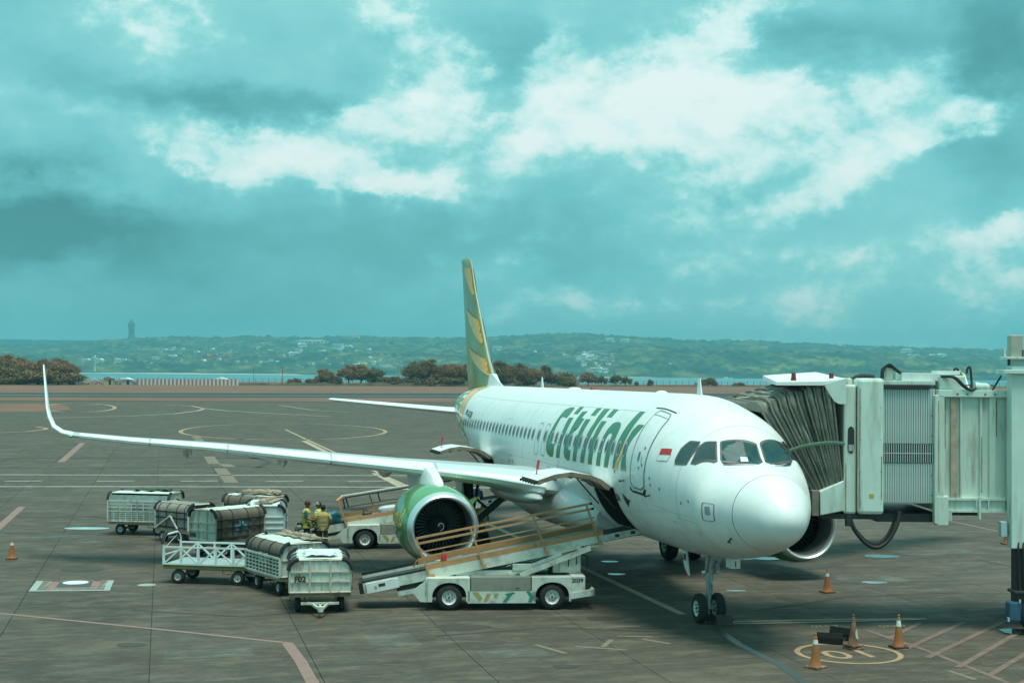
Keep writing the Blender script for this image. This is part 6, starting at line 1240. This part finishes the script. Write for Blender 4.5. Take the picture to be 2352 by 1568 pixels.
def cart(label, x, y, heading, L=2.45, Wd=1.45, zb=.58, zs=1.16, zt=1.56, near='tarp', far='tarp', front='panel', back='panel', roof=True, body=None, num=None, drawbar=True, base=None, roofm=None, topping=None, ribs=(3, 2), tarpm=None, pane=True, numpos=(-.42, .72), boards=None):
    body = body or CW; base = base or CR; tarpm = tarpm or TARP; t = lthing('baggage_cart', label, 'baggage cart', x, y, heading)
    mb = MB(); mb.box(-L/2, L/2, -Wd/2, Wd/2, zb-.13, zb); mb.build('deck', base, t, bevel=.01)
    mb = MB(); mb.box(-L/2+.2, L/2-.2, -.3, .3, zb-.2, zb-.1)
    for wx in (-L/2+.45, L/2-.45): mb.beam((wx, -.55, .22), (wx, .55, .22), .07); mb.beam((wx-.12, .4, zb-.1), (wx, .4, .22), .05); mb.beam((wx-.12, -.4, zb-.1), (wx, -.4, .22), .05)
    mb.build('running_gear', CR, t)
    for wx in (-L/2+.45, L/2-.45):
        for wy in (-.58, .58): wheel_parts(t, (wx, wy, .215), .215, .15, rim=.5, name='wheel')
    if drawbar:
        mb = MB(); mb.beam((L/2-.3, -.30, .28), (L/2+.72, -.03, .24), .06); mb.beam((L/2-.3, .30, .28), (L/2+.72, .03, .24), .06); mb.beam((L/2+.02, -.5, .28), (L/2+.02, .5, .28), .06); mb.cyl((L/2+.70, 0, .17), (L/2+.70, 0, .30), .075, 10); mb.beam((L/2+.2, 0, .25), (L/2+.72, 0, .24), .07); mb.build('drawbar', CW, t)
    half_ = shoulder(Wd, zb, zt-.26, zt, .26); full = half_+[(-a, z) for a, z in half_[::-1]]
    for e, kind in ((1, front), (-1, back)):
        xe = e*L/2
        if kind == 'panel':
            mb = MB(); mb.prism(full, lambda a, z: (xe, a, z), lambda a, z: (xe-e*.035, a, z)); pn = mb.build('end_board', body, t)
            fr = MB(); fr.tube([(xe+e*.012, a, z) for a, z in full]+[(xe+e*.012, full[0][0], full[0][1])], .026, 5)
            for i in range(1, ribs[0]): a = -Wd/2+Wd*i/ribs[0]; fr.box(min(xe, xe+e*.04), max(xe, xe+e*.04), a-.022, a+.022, zb, zt-.03)
            for i in range(1, ribs[1]+1): z = zb+(zs+.14-zb)*i/(ribs[1]+.6)+.02; fr.box(min(xe, xe+e*.034), max(xe, xe+e*.034), -Wd/2+.03, Wd/2-.03, z-.02, z+.02)
            fr.build('board_rib', body if body is CWc else M('rib_rusty', (.48, .44, .36), .7, var=.15, dirt=(.27, .14, .08), da=.9, ds=5), pn)
            if num and e == 1: lettering(num, .21, BLACKM, pn, (xe+e*.046, numpos[0]*e, numpos[1]), (0, e, 0), (0, 0, 1), .01)
        elif kind == 'hoop':
            mb = MB(); mb.tube([(xe, a, z) for a, z in full], .03, 6); mb.build('end_hoop', CWc, t)
            mb = MB(); mb.beam((xe, -Wd/2, zs-.2), (xe, Wd/2, zs-.2), .03); mb.beam((xe, -Wd/2+.1, zs), (xe, Wd/2-.3, zt-.1), .012); mb.build('end_rail', CWc, t)
        if kind in ('panel', 'hoop'):
            for sg in (1, -1):
                q = [(a*sg, z) for a, z in half_[1:]]; mb = MB(); mb.tube([(xe+e*.02, a*1.03-sg*0-.02*sg*(0 if i else 0), z+.03*i/len(q)) for i, (a, z) in enumerate(q)], .055, 8); mb.build('bumper', DARK, t, smooth=True)
    if roof:
        rows = []
        for i in range(13):
            xx = -L/2+.04+(L-.08)*i/12; sag = .03*math.sin(math.pi*i/12)*math.sin(i*2.1); rows.append([(xx, a, z-(sag if abs(a) < .3 else 0)+.012) for a, z in half_[6:]+[(-Wd*.12, zt+.015), (Wd*.12, zt+.015)]+[(-a, z) for a, z in half_[6:][::-1]]])
        mb = MB(); mb.loft(rows, close=False); mb.build('roof', roofm or ROOFW, t, smooth=True, fix=False)
    for sg, kind in ((-1, near), (1, far)):
        yy = sg*Wd/2
        if kind in ('tarp', 'grid_tarp'):
            P = [(a*-sg, z) for a, z in half_[:8]]; P[0] = (P[0][0], zb+.02); rows = []
            for i in range(25):
                xx = -L/2+.03+(L-.06)*i/24; rows.append([(xx, a+sg*.018*math.sin(i*1.3+3*z)*math.sin(i*.45+z*4), z) for a, z in P])
            mb = MB(); mb.loft(rows, close=False); cu = mb.build('side_curtain', tarpm, t, smooth=True, fix=False)
            P2 = [(a+sg*.022, z+.008) for a, z in P]
            for fr_ in (.1, .35, .66, .9)[: (4 if kind == 'tarp' else 3)]:
                xx = -L/2+L*fr_; mb = MB(); mb.tube([(xx, a, z) for a, z in P2], .014, 4); mb.build('webbing', STRAP, cu)
            for z in ((zb+.08, zb+.42, zs+.1) if kind == 'tarp' else (zs+.05,)): mb = MB(); mb.beam((-L/2+.05, yy+sg*.032, z), (L/2-.05, yy+sg*.032, z), .03, .05); mb.build('webbing', STRAP, cu)
            if pane: mb = MB(); mb.box(-.38, .34, min(yy, yy+sg*.024), max(yy, yy+sg*.024), zb+.30 if kind == 'tarp' else zs-.3, zs+.02); pv = mb.build('clear_window', M('clear_window_blue', (.05, .17, .22), .12, var=.8, vs=5, dirt=(.5, .55, .55), da=.9, ds=5) if kind == 'tarp' else CLEAR, cu); mb = MB(); mb.box(-.03, .01, min(yy, yy+sg*.034), max(yy, yy+sg*.034), zb+.30, zs+.02); mb.build('webbing', STRAP, cu)
        if kind in ('grid', 'grid_tarp'):
            top = zs-.02 if kind == 'grid' else zb+.52; gm = body if kind == 'grid' else CW; mb = MB(); yg = yy+sg*.05
            nx, nz = (16, 6) if kind == 'grid' else (10, 5)
            for a, b in (((-L/2, zb), (L/2, zb)), ((-L/2, top), (L/2, top)), ((-L/2, zb), (-L/2, top)), ((L/2, zb), (L/2, top))): mb.beam((a[0], yg, a[1]), (b[0], yg, b[1]), .055)
            sf = mb.build('side_frame', gm, t)
            if kind == 'grid':
                for i in range(1, 5): mb = MB(); xx = -L/2+L*i/5; mb.beam((xx, yg, zb+.38), (xx, yg, top), .04); mb.build('upright', gm, sf)
                for z in (zb+.38, zb+.53, top-.12): mb = MB(); mb.beam((-L/2, yg, z), (L/2, yg, z), .035); mb.build('side_rail', gm, sf)
                for i in range(1, 10): mb = MB(); xx = -L/2+L*i/10; mb.beam((xx, yg, zb), (xx, yg, zb+.38), .02); mb.build('grid_bar', gm, sf)
                for i in range(1, 5): mb = MB(); z = zb+.38*i/5; mb.beam((-L/2, yg, z), (L/2, yg, z), .02); mb.build('grid_bar', gm, sf)
            else:
                for i in range(1, nx): mb = MB(); xx = -L/2+L*i/nx; mb.beam((xx, yg, zb), (xx, yg, top), .028); mb.build('grid_bar', gm, sf)
                for i in range(1, nz): mb = MB(); z = zb+(top-zb)*i/nz; mb.beam((-L/2, yg, z), (L/2, yg, z), .028); mb.build('grid_bar', gm, sf)
        if kind == 'truss':
            mb = MB(); tp = zb+.52
            for z in (zb+.02, tp): mb.beam((-L/2, yy, z), (L/2, yy, z), .05)
            sf = mb.build('side_frame', CWc, t)
            for i in range(6):
                mb = MB(); xx = -L/2+.02+(L-.04)*i/5; mb.beam((xx, yy, zb), (xx, yy, tp), .055); mb.build('upright', CWc, sf)
            for i in range(5):
                mb = MB(); x0 = -L/2+L*i/5; x1 = x0+L/5; a, b = (zb+.03, tp-.04) if i % 2 == 0 else (tp-.04, zb+.03); mb.beam((x0+.03, yy, a), (x1-.03, yy, b), .045); mb.build('brace', CWc, sf)
        if kind == 'panel':
            mb = MB(); mb.box(-L/2, L/2, min(yy, yy-sg*.03), max(yy, yy-sg*.03), zb, zs); mb.build('side_board', body, t)
    mb = MB()
    for xx in (-L*.18, L*.22): mb.tube([(xx-.13, -Wd/2+.03, zb-.1), (xx-.13, -Wd/2+.03, zb-.24), (xx+.13, -Wd/2+.03, zb-.24), (xx+.13, -Wd/2+.03, zb-.1)], .012, 5)
    mb.build('step_loop', BLACKM, t)
    return t, (L, Wd, zt)
def tarp_roll(t, dims, label, y0, y1, mat, xs=(-1.0, 1.1), seed=1, h=.12):
    L, Wd, zt = dims; q = bpy.data.objects.new('rolled_tarpaulin', None); COL.objects.link(q); tag(q, label, 'tarpaulin'); q.matrix_world = t.matrix_basis @ Matrix.Translation((0, 0, zt+.02))
    mb = MB(); pts = []; rr = []
    for i in range(16):
        f = i/15; pts.append((xs[0]+(xs[1]-xs[0])*f, y0+(y1-y0)*f+.05*math.sin(i*1.9+seed), h*.7+.02*math.sin(i*2.7))); rr.append(h*(.75+.5*float(vnoise(i*.7, seed, 2)))*(1 if 0 < i < 15 else .6))
    mb.tube(pts, rr, 10); mb.build('roll', mat, q, smooth=True); mb = MB(); rows = []
    for i in range(14):
        f = i/13; xx = xs[0]+(xs[1]-xs[0])*f; rows.append([(xx, y0+(y1-y0)*f+dy, .03+.06*float(vnoise(i*.9, dy*7, seed+3))) for dy in (-.30, -.15, 0, .15, .34)])
    mb.loft(rows, close=False); mb.build('fold', mat, q, smooth=True, fix=False)
TAN = M('tarp_tan', (.30, .25, .18), .8, var=.35, vs=2.5, dirt=(.1, .08, .05), da=.6, ds=4, bump=.4, bs=14); GRNT = M('tarp_green', (.06, .10, .06), .8, var=.4, vs=3)
# A far left caged cart
cA, dA = cart('white caged baggage cart with grey cover standing farthest left', -14.40, 56.75, -9, 2.45, 1.5, .56, 1.36, 1.62, near='grid', far='tarp', front='panel', back='panel', tarpm=TARPG, pane=False, drawbar=True, ribs=(3, 1))
tarp_roll(cA, dA, 'green bundle of tarpaulin on the caged cart roof', .35, .45, GRNT, (-.6, .9), 2, .08)
mb = MB(); mb.loft([[(-1.18+2.36*i/20, -.66+.02*math.sin(i*1.7), z) for z in (.58, .9, 1.2, 1.56)] for i in range(21)], close=False); mb.build('liner', M('liner_pale', (.34, .42, .39), .6, var=.3, vs=3), cA, smooth=True, fix=False)
mb = MB(); mb.box(-.28, .30, -.72, -.70, .62, 1.2); mb.build('poster', M('poster_grey', (.3, .36, .36), .6, var=.5, vs=7), cA)
cB, dB = cart('rusty low cart with a round shouldered grey tarp behind the caged cart', -12.30, 54.3, -38, 1.9, 1.25, .5, 1.04, 1.44, near='tarp', far='tarp', front='hoop', back='hoop', tarpm=M('tarp_dusty', (.25, .235, .20), .85, var=.25, vs=3, bump=.3), roofm=M('tarp_dusty', (.25, .235, .20), .85), pane=False, body=CR, base=CR)
mb = MB(); mb.beam((-.9, -.70, .5), (.0, -.70, 1.0), .05); mb.beam((.0, -.70, 1.0), (.5, -.70, .45), .05); mb.build('side_brace', CW, cB)
cC, dC = cart('brown curtained baggage cart marked 048 on its white end board', -9.96, 50.6, 234, 2.28, 1.32, .58, 1.18, 1.62, near='tarp', far='tarp', front='panel', back='panel', num='048', ribs=(3, 2), drawbar=False, numpos=(-.47, .74))
cD, dD = cart('empty open baggage cart with white truss rails and an olive yellow base', -9.00, 43.9, -9, 2.78, 1.35, .58, 1.06, 1.45, near='truss', far='truss', front='hoop', back='hoop', roof=False, base=OLIVE, drawbar=True)
mb = MB(); mb.box(-1.36, 1.36, -.64, .64, .582, .595); mb.build('deck_plate', M('deck_metal', (.42, .50, .49), .4, metal=.3, var=.2, vs=3), cD)
cE, dE = cart('clean white panelled baggage cart with tan tarp behind the 048 cart', -8.98, 52.55, 278, 2.4, 1.45, .58, 1.18, 1.62, near='panel', far='panel', front='panel', back='panel', body=CWc, ribs=(2, 3), drawbar=False)
tarp_roll(cE, dE, 'tan crumpled tarpaulin on the clean white cart', .30, -.1, TAN, (-1.1, .9), 5, .10)
mb = MB(); mb.box(.55, .9, .76, .79, .8, 1.3); mb.build('blue_panel', M('panel_blue', (.02, .10, .16), .5), cE)
cH, dH = cart('rearmost baggage cart with brown side boards half hidden behind white cart', -10.0, 56.3, -24, 2.2, 1.15, .58, 1.18, 1.58, near='grid_tarp', far='tarp', front='panel', back='hoop', pane=False, drawbar=False)
tarp_roll(cH, dH, 'tan tarpaulin heaped on the rearmost cart', -.1, .2, TAN, (-.6, 1.1), 8, .12)
cF, dF = cart('baggage cart with brown curtain and white grid side in middle of the train', -6.55, 42.35, -57, 2.45, 1.5, .57, 1.14, 1.49, near='grid_tarp', far='tarp', front='panel', back='panel', ribs=(3, 1), drawbar=False)
tarp_roll(cF, dF, 'long brown tarpaulin rolled on the grid sided cart', .35, .5, TAN, (-1.15, 1.15), 11, .09)
for x_, z_, w_, m_ in ((-.18, 1.32, .12, FRAMEG), (.08, 1.36, .10, M('emblem_gold', (.42, .33, .14), .6))): mb = MB(); mb.box(1.226, 1.23, x_-w_/2, x_+w_/2, z_-.08, z_+.08); mb.build('end_mark', m_, cF)
lettering('GAPURA', .09, FRAMEG, cF, (1.231, .1, 1.2), (0, 1, 0), (0, 0, 1), .003)
cG, dG = cart('front baggage cart marked F02 with rusty white end and clear plastic on top', -5.22, 39.35, 279, 2.3, 1.62, .57, 1.10, 1.42, near='tarp', far='tarp', front='panel', back='panel', num='F02', tarpm=M('vinyl_grey', (.20, .21, .18), .35, var=.5, vs=4, dirt=(.5, .55, .55), da=.8, ds=4, bump=.4, bs=9), ribs=(3, 2), pane=False, numpos=(-.53, .92), base=M('cart_rust_olive', (.20, .15, .09), .85, var=.3, vs=6, dirt=(.1, .055, .03), da=.7, ds=5))
ps = bpy.data.objects.new('plastic_sheet', None); COL.objects.link(ps); tag(ps, 'crumpled clear plastic sheet over the F02 cart roof', 'plastic sheet'); ps.matrix_world = cG.matrix_basis @ Matrix.Translation((.25, .0, dG[2]+.02)); mb = MB(); rows = []
for i in range(22):
    rows.append([(-.75+1.3*i/21+.05*math.sin(k), -.42+.85*k/17+.06*math.sin(i*.8), .03+.05*float(vnoise(i*.45, k*.5, 33))+.025*float(vnoise(i*1.1, k*1.2, 34))) for k in range(18)])
mb.loft(rows, close=False); mb.build('sheet', M('plastic_clear', (.70, .76, .75), .15, var=.25, vs=7, spec=.9), ps, smooth=False, fix=False)
# ---------------------------------------------------------------- cones, chocks
CO = M('cone_orange', (.36, .125, .035), .6, var=.15, vs=4, dirt=(.2, .09, .04), da=.5, ds=3); CWB = M('cone_band', (.62, .70, .66), .5, var=.1); CB = M('cone_base', (.16, .065, .025), .8, var=.2); CDK = M('cone_dirty', (.17, .085, .05), .8, var=.4, vs=4, dirt=(.42, .32, .24), da=.7, ds=4)
def cone(label, u, v, h, body=CO, band=(.70, .84), base=CB, dbl=False, rz=0.0):
    t = thing('traffic_cone', label, 'traffic cone', gp(u, v), RANG+R(rz), 'traffic cones on the apron'); z0 = .05 if not dbl else .13
    rad = lambda f: .125*(1-f)+.028*f
    mb = MB(); mb.lathe((0, 0, z0-.01), (0, 0, 1), [(0, .14), (.02, rad(0))]+[((h-z0)*f, rad(f)) for f in (.25, .5, .75, .95)]+[((h-z0)*.985, .02)], 20, True); mb.build('body', body, t, smooth=True, sharp=60)
    if band:
        mb = MB(); mb.lathe((0, 0, z0-.01), (0, 0, 1), [((h-z0)*f, rad(f)+.004) for f in (band[0], band[1])], 20); mb.build('band', CWB, t, smooth=True)
    mb = MB(); mb.sphere((0, 0, h), .03); mb.build('tip', body, t, smooth=True)
    for k in range(2 if dbl else 1):
        mb = MB(); mb.box(-.18, .18, -.18, .18, .0+.065*k, .05+.065*k); b = mb.build('base', CDK if dbl else base, t, bevel=.012); b.rotation_euler = (0, 0, .12*k)
    return t
cone('orange cone standing alone at the far left edge of the apron', 27, 1283, .66, rz=10)
cone('orange cone standing alone right of the nose gear', 1900, 1360, .68, rz=20)
cone('weathered orange cone at the front left of the painted ring', 1873, 1533, .74, rz=40, base=CDK)
cone('clean orange cone with bright white band right of ring', 2064, 1487, .76, band=(.66, .86), rz=15, base=M('cone_base_dark', (.05, .025, .015), .8))
dc = cone('dirty faded double stacked cone behind the painted ring', 1960, 1489, .78, body=CDK, band=None, dbl=True, rz=25)
mb = MB(); P = [];
for i in range(10):
    a = R(-90+180*i/9); P.append((math.sin(a), math.cos(a)))
rows = []
for zz in np.linspace(.22, .48, 8):
    f = (zz-.13)/.65; r_ = .125*(1-f)+.028*f+.006; w = math.sqrt(max(0, 1-((zz-.35)/.13)**2))*.75; rows.append([(r_*math.cos(-1.0+w*q), r_*math.sin(-1.0+w*q), zz) for q in np.linspace(-1, 1, 7)])
mb.loft(rows, close=False); mb.build('pale_patch', M('patch_pale', (.5, .5, .4), .7), dc, fix=False)
cone('orange cone half hidden behind the bridge column', 2312, 1249, .70, rz=5)
RUB = M('chock_rubber', (.010, .013, .012), .8, var=.2, spec=.15)
def chock(label, u, v, rz, L=.55, h=.2, w=.2, m_=RUB, lean=0.0):
    t = thing('wheel_chock', label, 'wheel chock', gp(u, v), RANG+R(rz)); mb = MB(); mb.prism([(-w/2, 0), (w/2, 0), (w*.42, h*.55), (w*.12, h), (-w*.12, h), (-w*.42, h*.55)], lambda a, z: (-L/2, a, z), lambda a, z: (L/2, a, z)); mb.build('block', m_, t, bevel=.012); mb = MB(); mb.tube([(L/2, 0, h*.5), (L/2+.06, 0, h*.6), (L/2+.07, .06, h*.4), (L/2, .05, h*.3)], .012, 5); mb.build('rope', BLACKM, t); return t
chock('black rubber chock lying in front of the other near the cones', 1906, 1477, -14, .62, .26, .26); chock('black rubber chock tilted behind the dirty cone', 1932, 1468, -35, .55, .30, .24)
chock('dark chock wedged beside the right nose wheel', 1662, 1434, 6, .42, .26, .28, M('chock_brown', (.07, .05, .04), .8, var=.4)); chock('dark chock between the two nose wheels', 1634, 1427, 4, .24, .2, .2, M('chock_brown', (.07, .05, .04), .8))
# ---------------------------------------------------------------- ground crew
SKINM = M('skin_brown', (.22, .11, .065), .55, var=.08); HIVIS = M('vest_yellow', (.52, .46, .10), .7, var=.12, vs=5); HIVIS2 = M('vest_ochre', (.46, .34, .09), .75, var=.12, vs=5); LIME = M('vest_lime', (.48, .55, .20), .7, var=.1)
TROU = M('trousers_black', (.028, .03, .028), .85, var=.25); TROU2 = M('trousers_olive', (.055, .05, .035), .85, var=.25); SHIRT = M('shirt_teal', (.01, .12, .13), .8); TAPE = M('reflective_tape', (.28, .30, .24), .35); HAIR = M('hair_black', (.012, .012, .011), .7); CAPR = M('cap_maroon', (.10, .02, .025), .8); CAPG = M('cap_grey', (.30, .32, .26), .8)
def skin(name, V_, E_, mat, parent, root=0, lev=1):
    me = bpy.data.meshes.new(name); me.from_pydata([v[:3] for v in V_], E_, []); me.materials.append(mat); o = put(name, me, parent)
    sk = o.modifiers.new('skin', 'SKIN'); sk.use_smooth_shade = True
    ly = me.skin_vertices[0] if len(me.skin_vertices) else None
    if ly is None:
        bm = bmesh.new(); bm.from_mesh(me); bm.verts.layers.skin.verify(); bm.to_mesh(me); bm.free(); ly = me.skin_vertices[0]
    for i, v in enumerate(V_):
        r_ = v[3]; ly.data[i].radius = r_ if isinstance(r_, tuple) else (r_, r_); ly.data[i].use_root = i == root
    s = o.modifiers.new('sub', 'SUBSURF'); s.levels = lev; s.render_levels = lev
    return o
def person(label, x, y, heading, H=1.68, arms=None, vest=HIVIS, trou=TROU, sleeve=SHIRT, cap=None, hair=True, lean=0.0, loc=None, hang=0.0, headyaw=0.0, stance=0.0):
    t = lthing('person', label, 'person', x, y, heading, group=None); k = H/1.70; t.scale = (k, k, k)
    arms = arms or {1: ((0, .26, 1.16), (.08, .26, .93)), -1: ((0, -.26, 1.16), (.08, -.26, .93))}
    V_ = [(0, 0, .93, (.15, .115)), (0, 0, 1.1, (.145, .105)), (0, 0, 1.32, (.165, .11)), (0, 0, 1.45, (.07, .065)), (.015, 0, 1.52, (.055, .058)), (.03, 0, 1.585, (.075, .09)), (.03, 0, 1.655, (.07, .085))]
    E_ = [(0, 1), (1, 2), (2, 3), (3, 4), (4, 5), (5, 6)]
    cy, sy = math.cos(R(headyaw)), math.sin(R(headyaw)); hd = lambda a, b, z: (.03+a*cy-b*sy, a*sy+b*cy, z)
    V_ += [(*hd(.105, 0, 1.60), .016), (*hd(0, .088, 1.60), .018), (*hd(0, -.088, 1.60), .018)]; E_ += [(5, 7), (5, 8), (5, 9)]
    for s in (1, -1):
        st = stance*s; a = len(V_); V_ += [(0, .095*s, .88, .095), (.02+st*.06, .105*s, .49, .062), (-.01+st*.1, .11*s, .10, .045), (.02+st*.1, .115*s, .045, .04), (.13+st*.1, .125*s, .03, .034)]; E_ += [(0, a), (a, a+1), (a+1, a+2), (a+2, a+3), (a+3, a+4)]
        el, wr = arms[s]; a = len(V_); d = (Vector(wr)-Vector(el)).normalized(); w = Vector(wr); pm = w+d*.055; V_ += [(0, .185*s, 1.40, .06), (*el, .042), (*wr, .028), (*pm, (.034, .02))]; E_ += [(2, a), (a, a+1), (a+1, a+2), (a+2, a+3)]
        side = Vector((0, 0, 1)).cross(d) if abs(d.z) < .8 else Vector((1, 0, 0)).cross(d)
        side = side.normalized() if side.length > 1e-3 else Vector((0, 1, 0)); nr = d.cross(side)
        for f, (o_, L) in enumerate(((-.03, .075), (-.01, .085), (.01, .08), (.028, .062))):
            q = pm+side*o_+d*.03; q2 = q+d*L*.5; q3 = q2+(d*.7-nr*.5)*L*.5; b = len(V_); V_ += [(*q, .0095), (*q2, .009), (*q3, .0075)]; E_ += [(a+3, b), (b, b+1), (b+1, b+2)]
        b = len(V_); q = w+d*.03+side*.035; V_ += [(*q, .011), (*(q+side*.03+d*.035), .0095)]; E_ += [(a+3, b), (b, b+1)]
    body = skin('body', V_, E_, SKINM, t)
    for s in (1, -1): mb = MB(); mb.sphere(hd(.082, .032*s, 1.625), .012, .014, .008, 8, 5); mb.build('eye', BLACKM, body, smooth=True)
    mb = MB(); mb.tube([hd(.088, -.025, 1.555), hd(.092, 0, 1.552), hd(.088, .025, 1.555)], .006, 5); mb.build('mouth', M('lip', (.14, .05, .04), .6), body)
    # trousers and shoes
    TV_ = [(0, 0, .95, (.165, .13))]; TE_ = []
    for s in (1, -1):
        st = stance*s; a = len(TV_); TV_ += [(0, .095*s, .86, .112), (.02+st*.06, .107*s, .49, .083), (-.01+st*.1, .112*s, .08, .07)]; TE_ += [(0, a), (a, a+1), (a+1, a+2)]
    skin('trousers', TV_, TE_, trou, t)
    for s in (1, -1): mb = MB(); mb.sphere((.05+stance*s*.1, .118*s, .045), .14, .055, .05); mb.build('shoe', BLACKM, t, smooth=True)
    # waistcoat with tape
    def ringz(z, a, b, dx=0.0, n=24): return [(dx+a*math.copysign(abs(math.cos(q))**.85, math.cos(q)), b*math.copysign(abs(math.sin(q))**.85, math.sin(q)), z) for q in [2*math.pi*i/n for i in range(n)]]
    mb = MB(); mb.loft([ringz(.80-hang, .165, .215), ringz(.95, .16, .205), ringz(1.1, .152, .195), ringz(1.25, .155, .212), ringz(1.36, .14, .225), ringz(1.43, .10, .17), ringz(1.475, .07, .085)]); ve = mb.build('waistcoat', vest, t, smooth=True, sharp=0)
    for z0, z1 in ((.98, 1.02), (1.12, 1.16), (1.31, 1.34)): mb = MB(); mb.loft([ringz(z0, .168, .218), ringz(z1, .165, .222)]); mb.build('tape', TAPE, ve, smooth=True)
    for s in (1, -1):
        el, wr = arms[s]; e = Vector(el); sh = Vector((0, .19*s, 1.40)); skin('sleeve', [(*sh, .08), (*sh.lerp(e, .55), .066), (*sh.lerp(e, .95), .058)], [(0, 1), (1, 2)], sleeve, t)
    if cap:
        mb = MB(); rows = [[hd(r_*math.cos(q)*1.08, r_*math.sin(q), z) for q in [2*math.pi*i/18 for i in range(18)]] for z, r_ in ((1.625, .098), (1.66, .10), (1.70, .088), (1.73, .05), (1.737, .004))]; mb.loft(rows, True); cp = mb.build('cap', cap, t, smooth=True, sharp=60)
        mb = MB(); mb.loft([[hd(.07+.10*math.cos(a), .075*math.sin(a), z) for a in [R(-90+180*i/8) for i in range(9)]] for z in (1.628, 1.64)], True); mb.build('peak', cap, cp)
    if hair:
        mb = MB(); rows = [[hd(-.014+r_*math.cos(q)*1.1, r_*math.sin(q), z) for q in [2*math.pi*i/18 for i in range(18)]] for z, r_ in ((1.57, .070), (1.61, .087), (1.66, .090), (1.70, .08), (1.735, .045), (1.742, .004))]; mb.loft(rows, True); mb.build('hair', HAIR, t, smooth=True)
    return t
person('man in maroon cap and yellow waistcoat reaching forward beside the carts', -7.34, 51.75, -4, 1.75, {1: ((.05, .25, 1.14), (.25, .17, 1.10)), -1: ((.06, -.25, 1.13), (.30, -.16, 1.08))}, HIVIS, TROU, SHIRT, CAPR, True, headyaw=-8)
person('bareheaded man seen from behind in ochre waistcoat with hand on hip', -6.70, 51.35, 96, 1.65, {1: ((-.02, .29, 1.14), (.06, .22, .96)), -1: ((-.06, -.31, 1.15), (-.0, -.22, .95))}, HIVIS2, TROU2, HIVIS2, None, True, stance=.5)
person('man in pale cap half hidden behind the bareheaded man', -6.95, 52.15, 160, 1.68, {1: ((.04, .27, 1.15), (.16, .2, .98)), -1: ((.02, -.27, 1.15), (.14, -.22, .96))}, LIME, TROU, LIME, CAPG, True)
person('man in yellow waistcoat and dark trousers standing beyond the green engine', -1.12, 53.9, 60, 1.70, {1: ((.05, .27, 1.15), (.2, .2, 1.0)), -1: ((.05, -.27, 1.15), (.2, -.2, 1.0))}, HIVIS2, TROU, SHIRT, None, True, stance=.3)
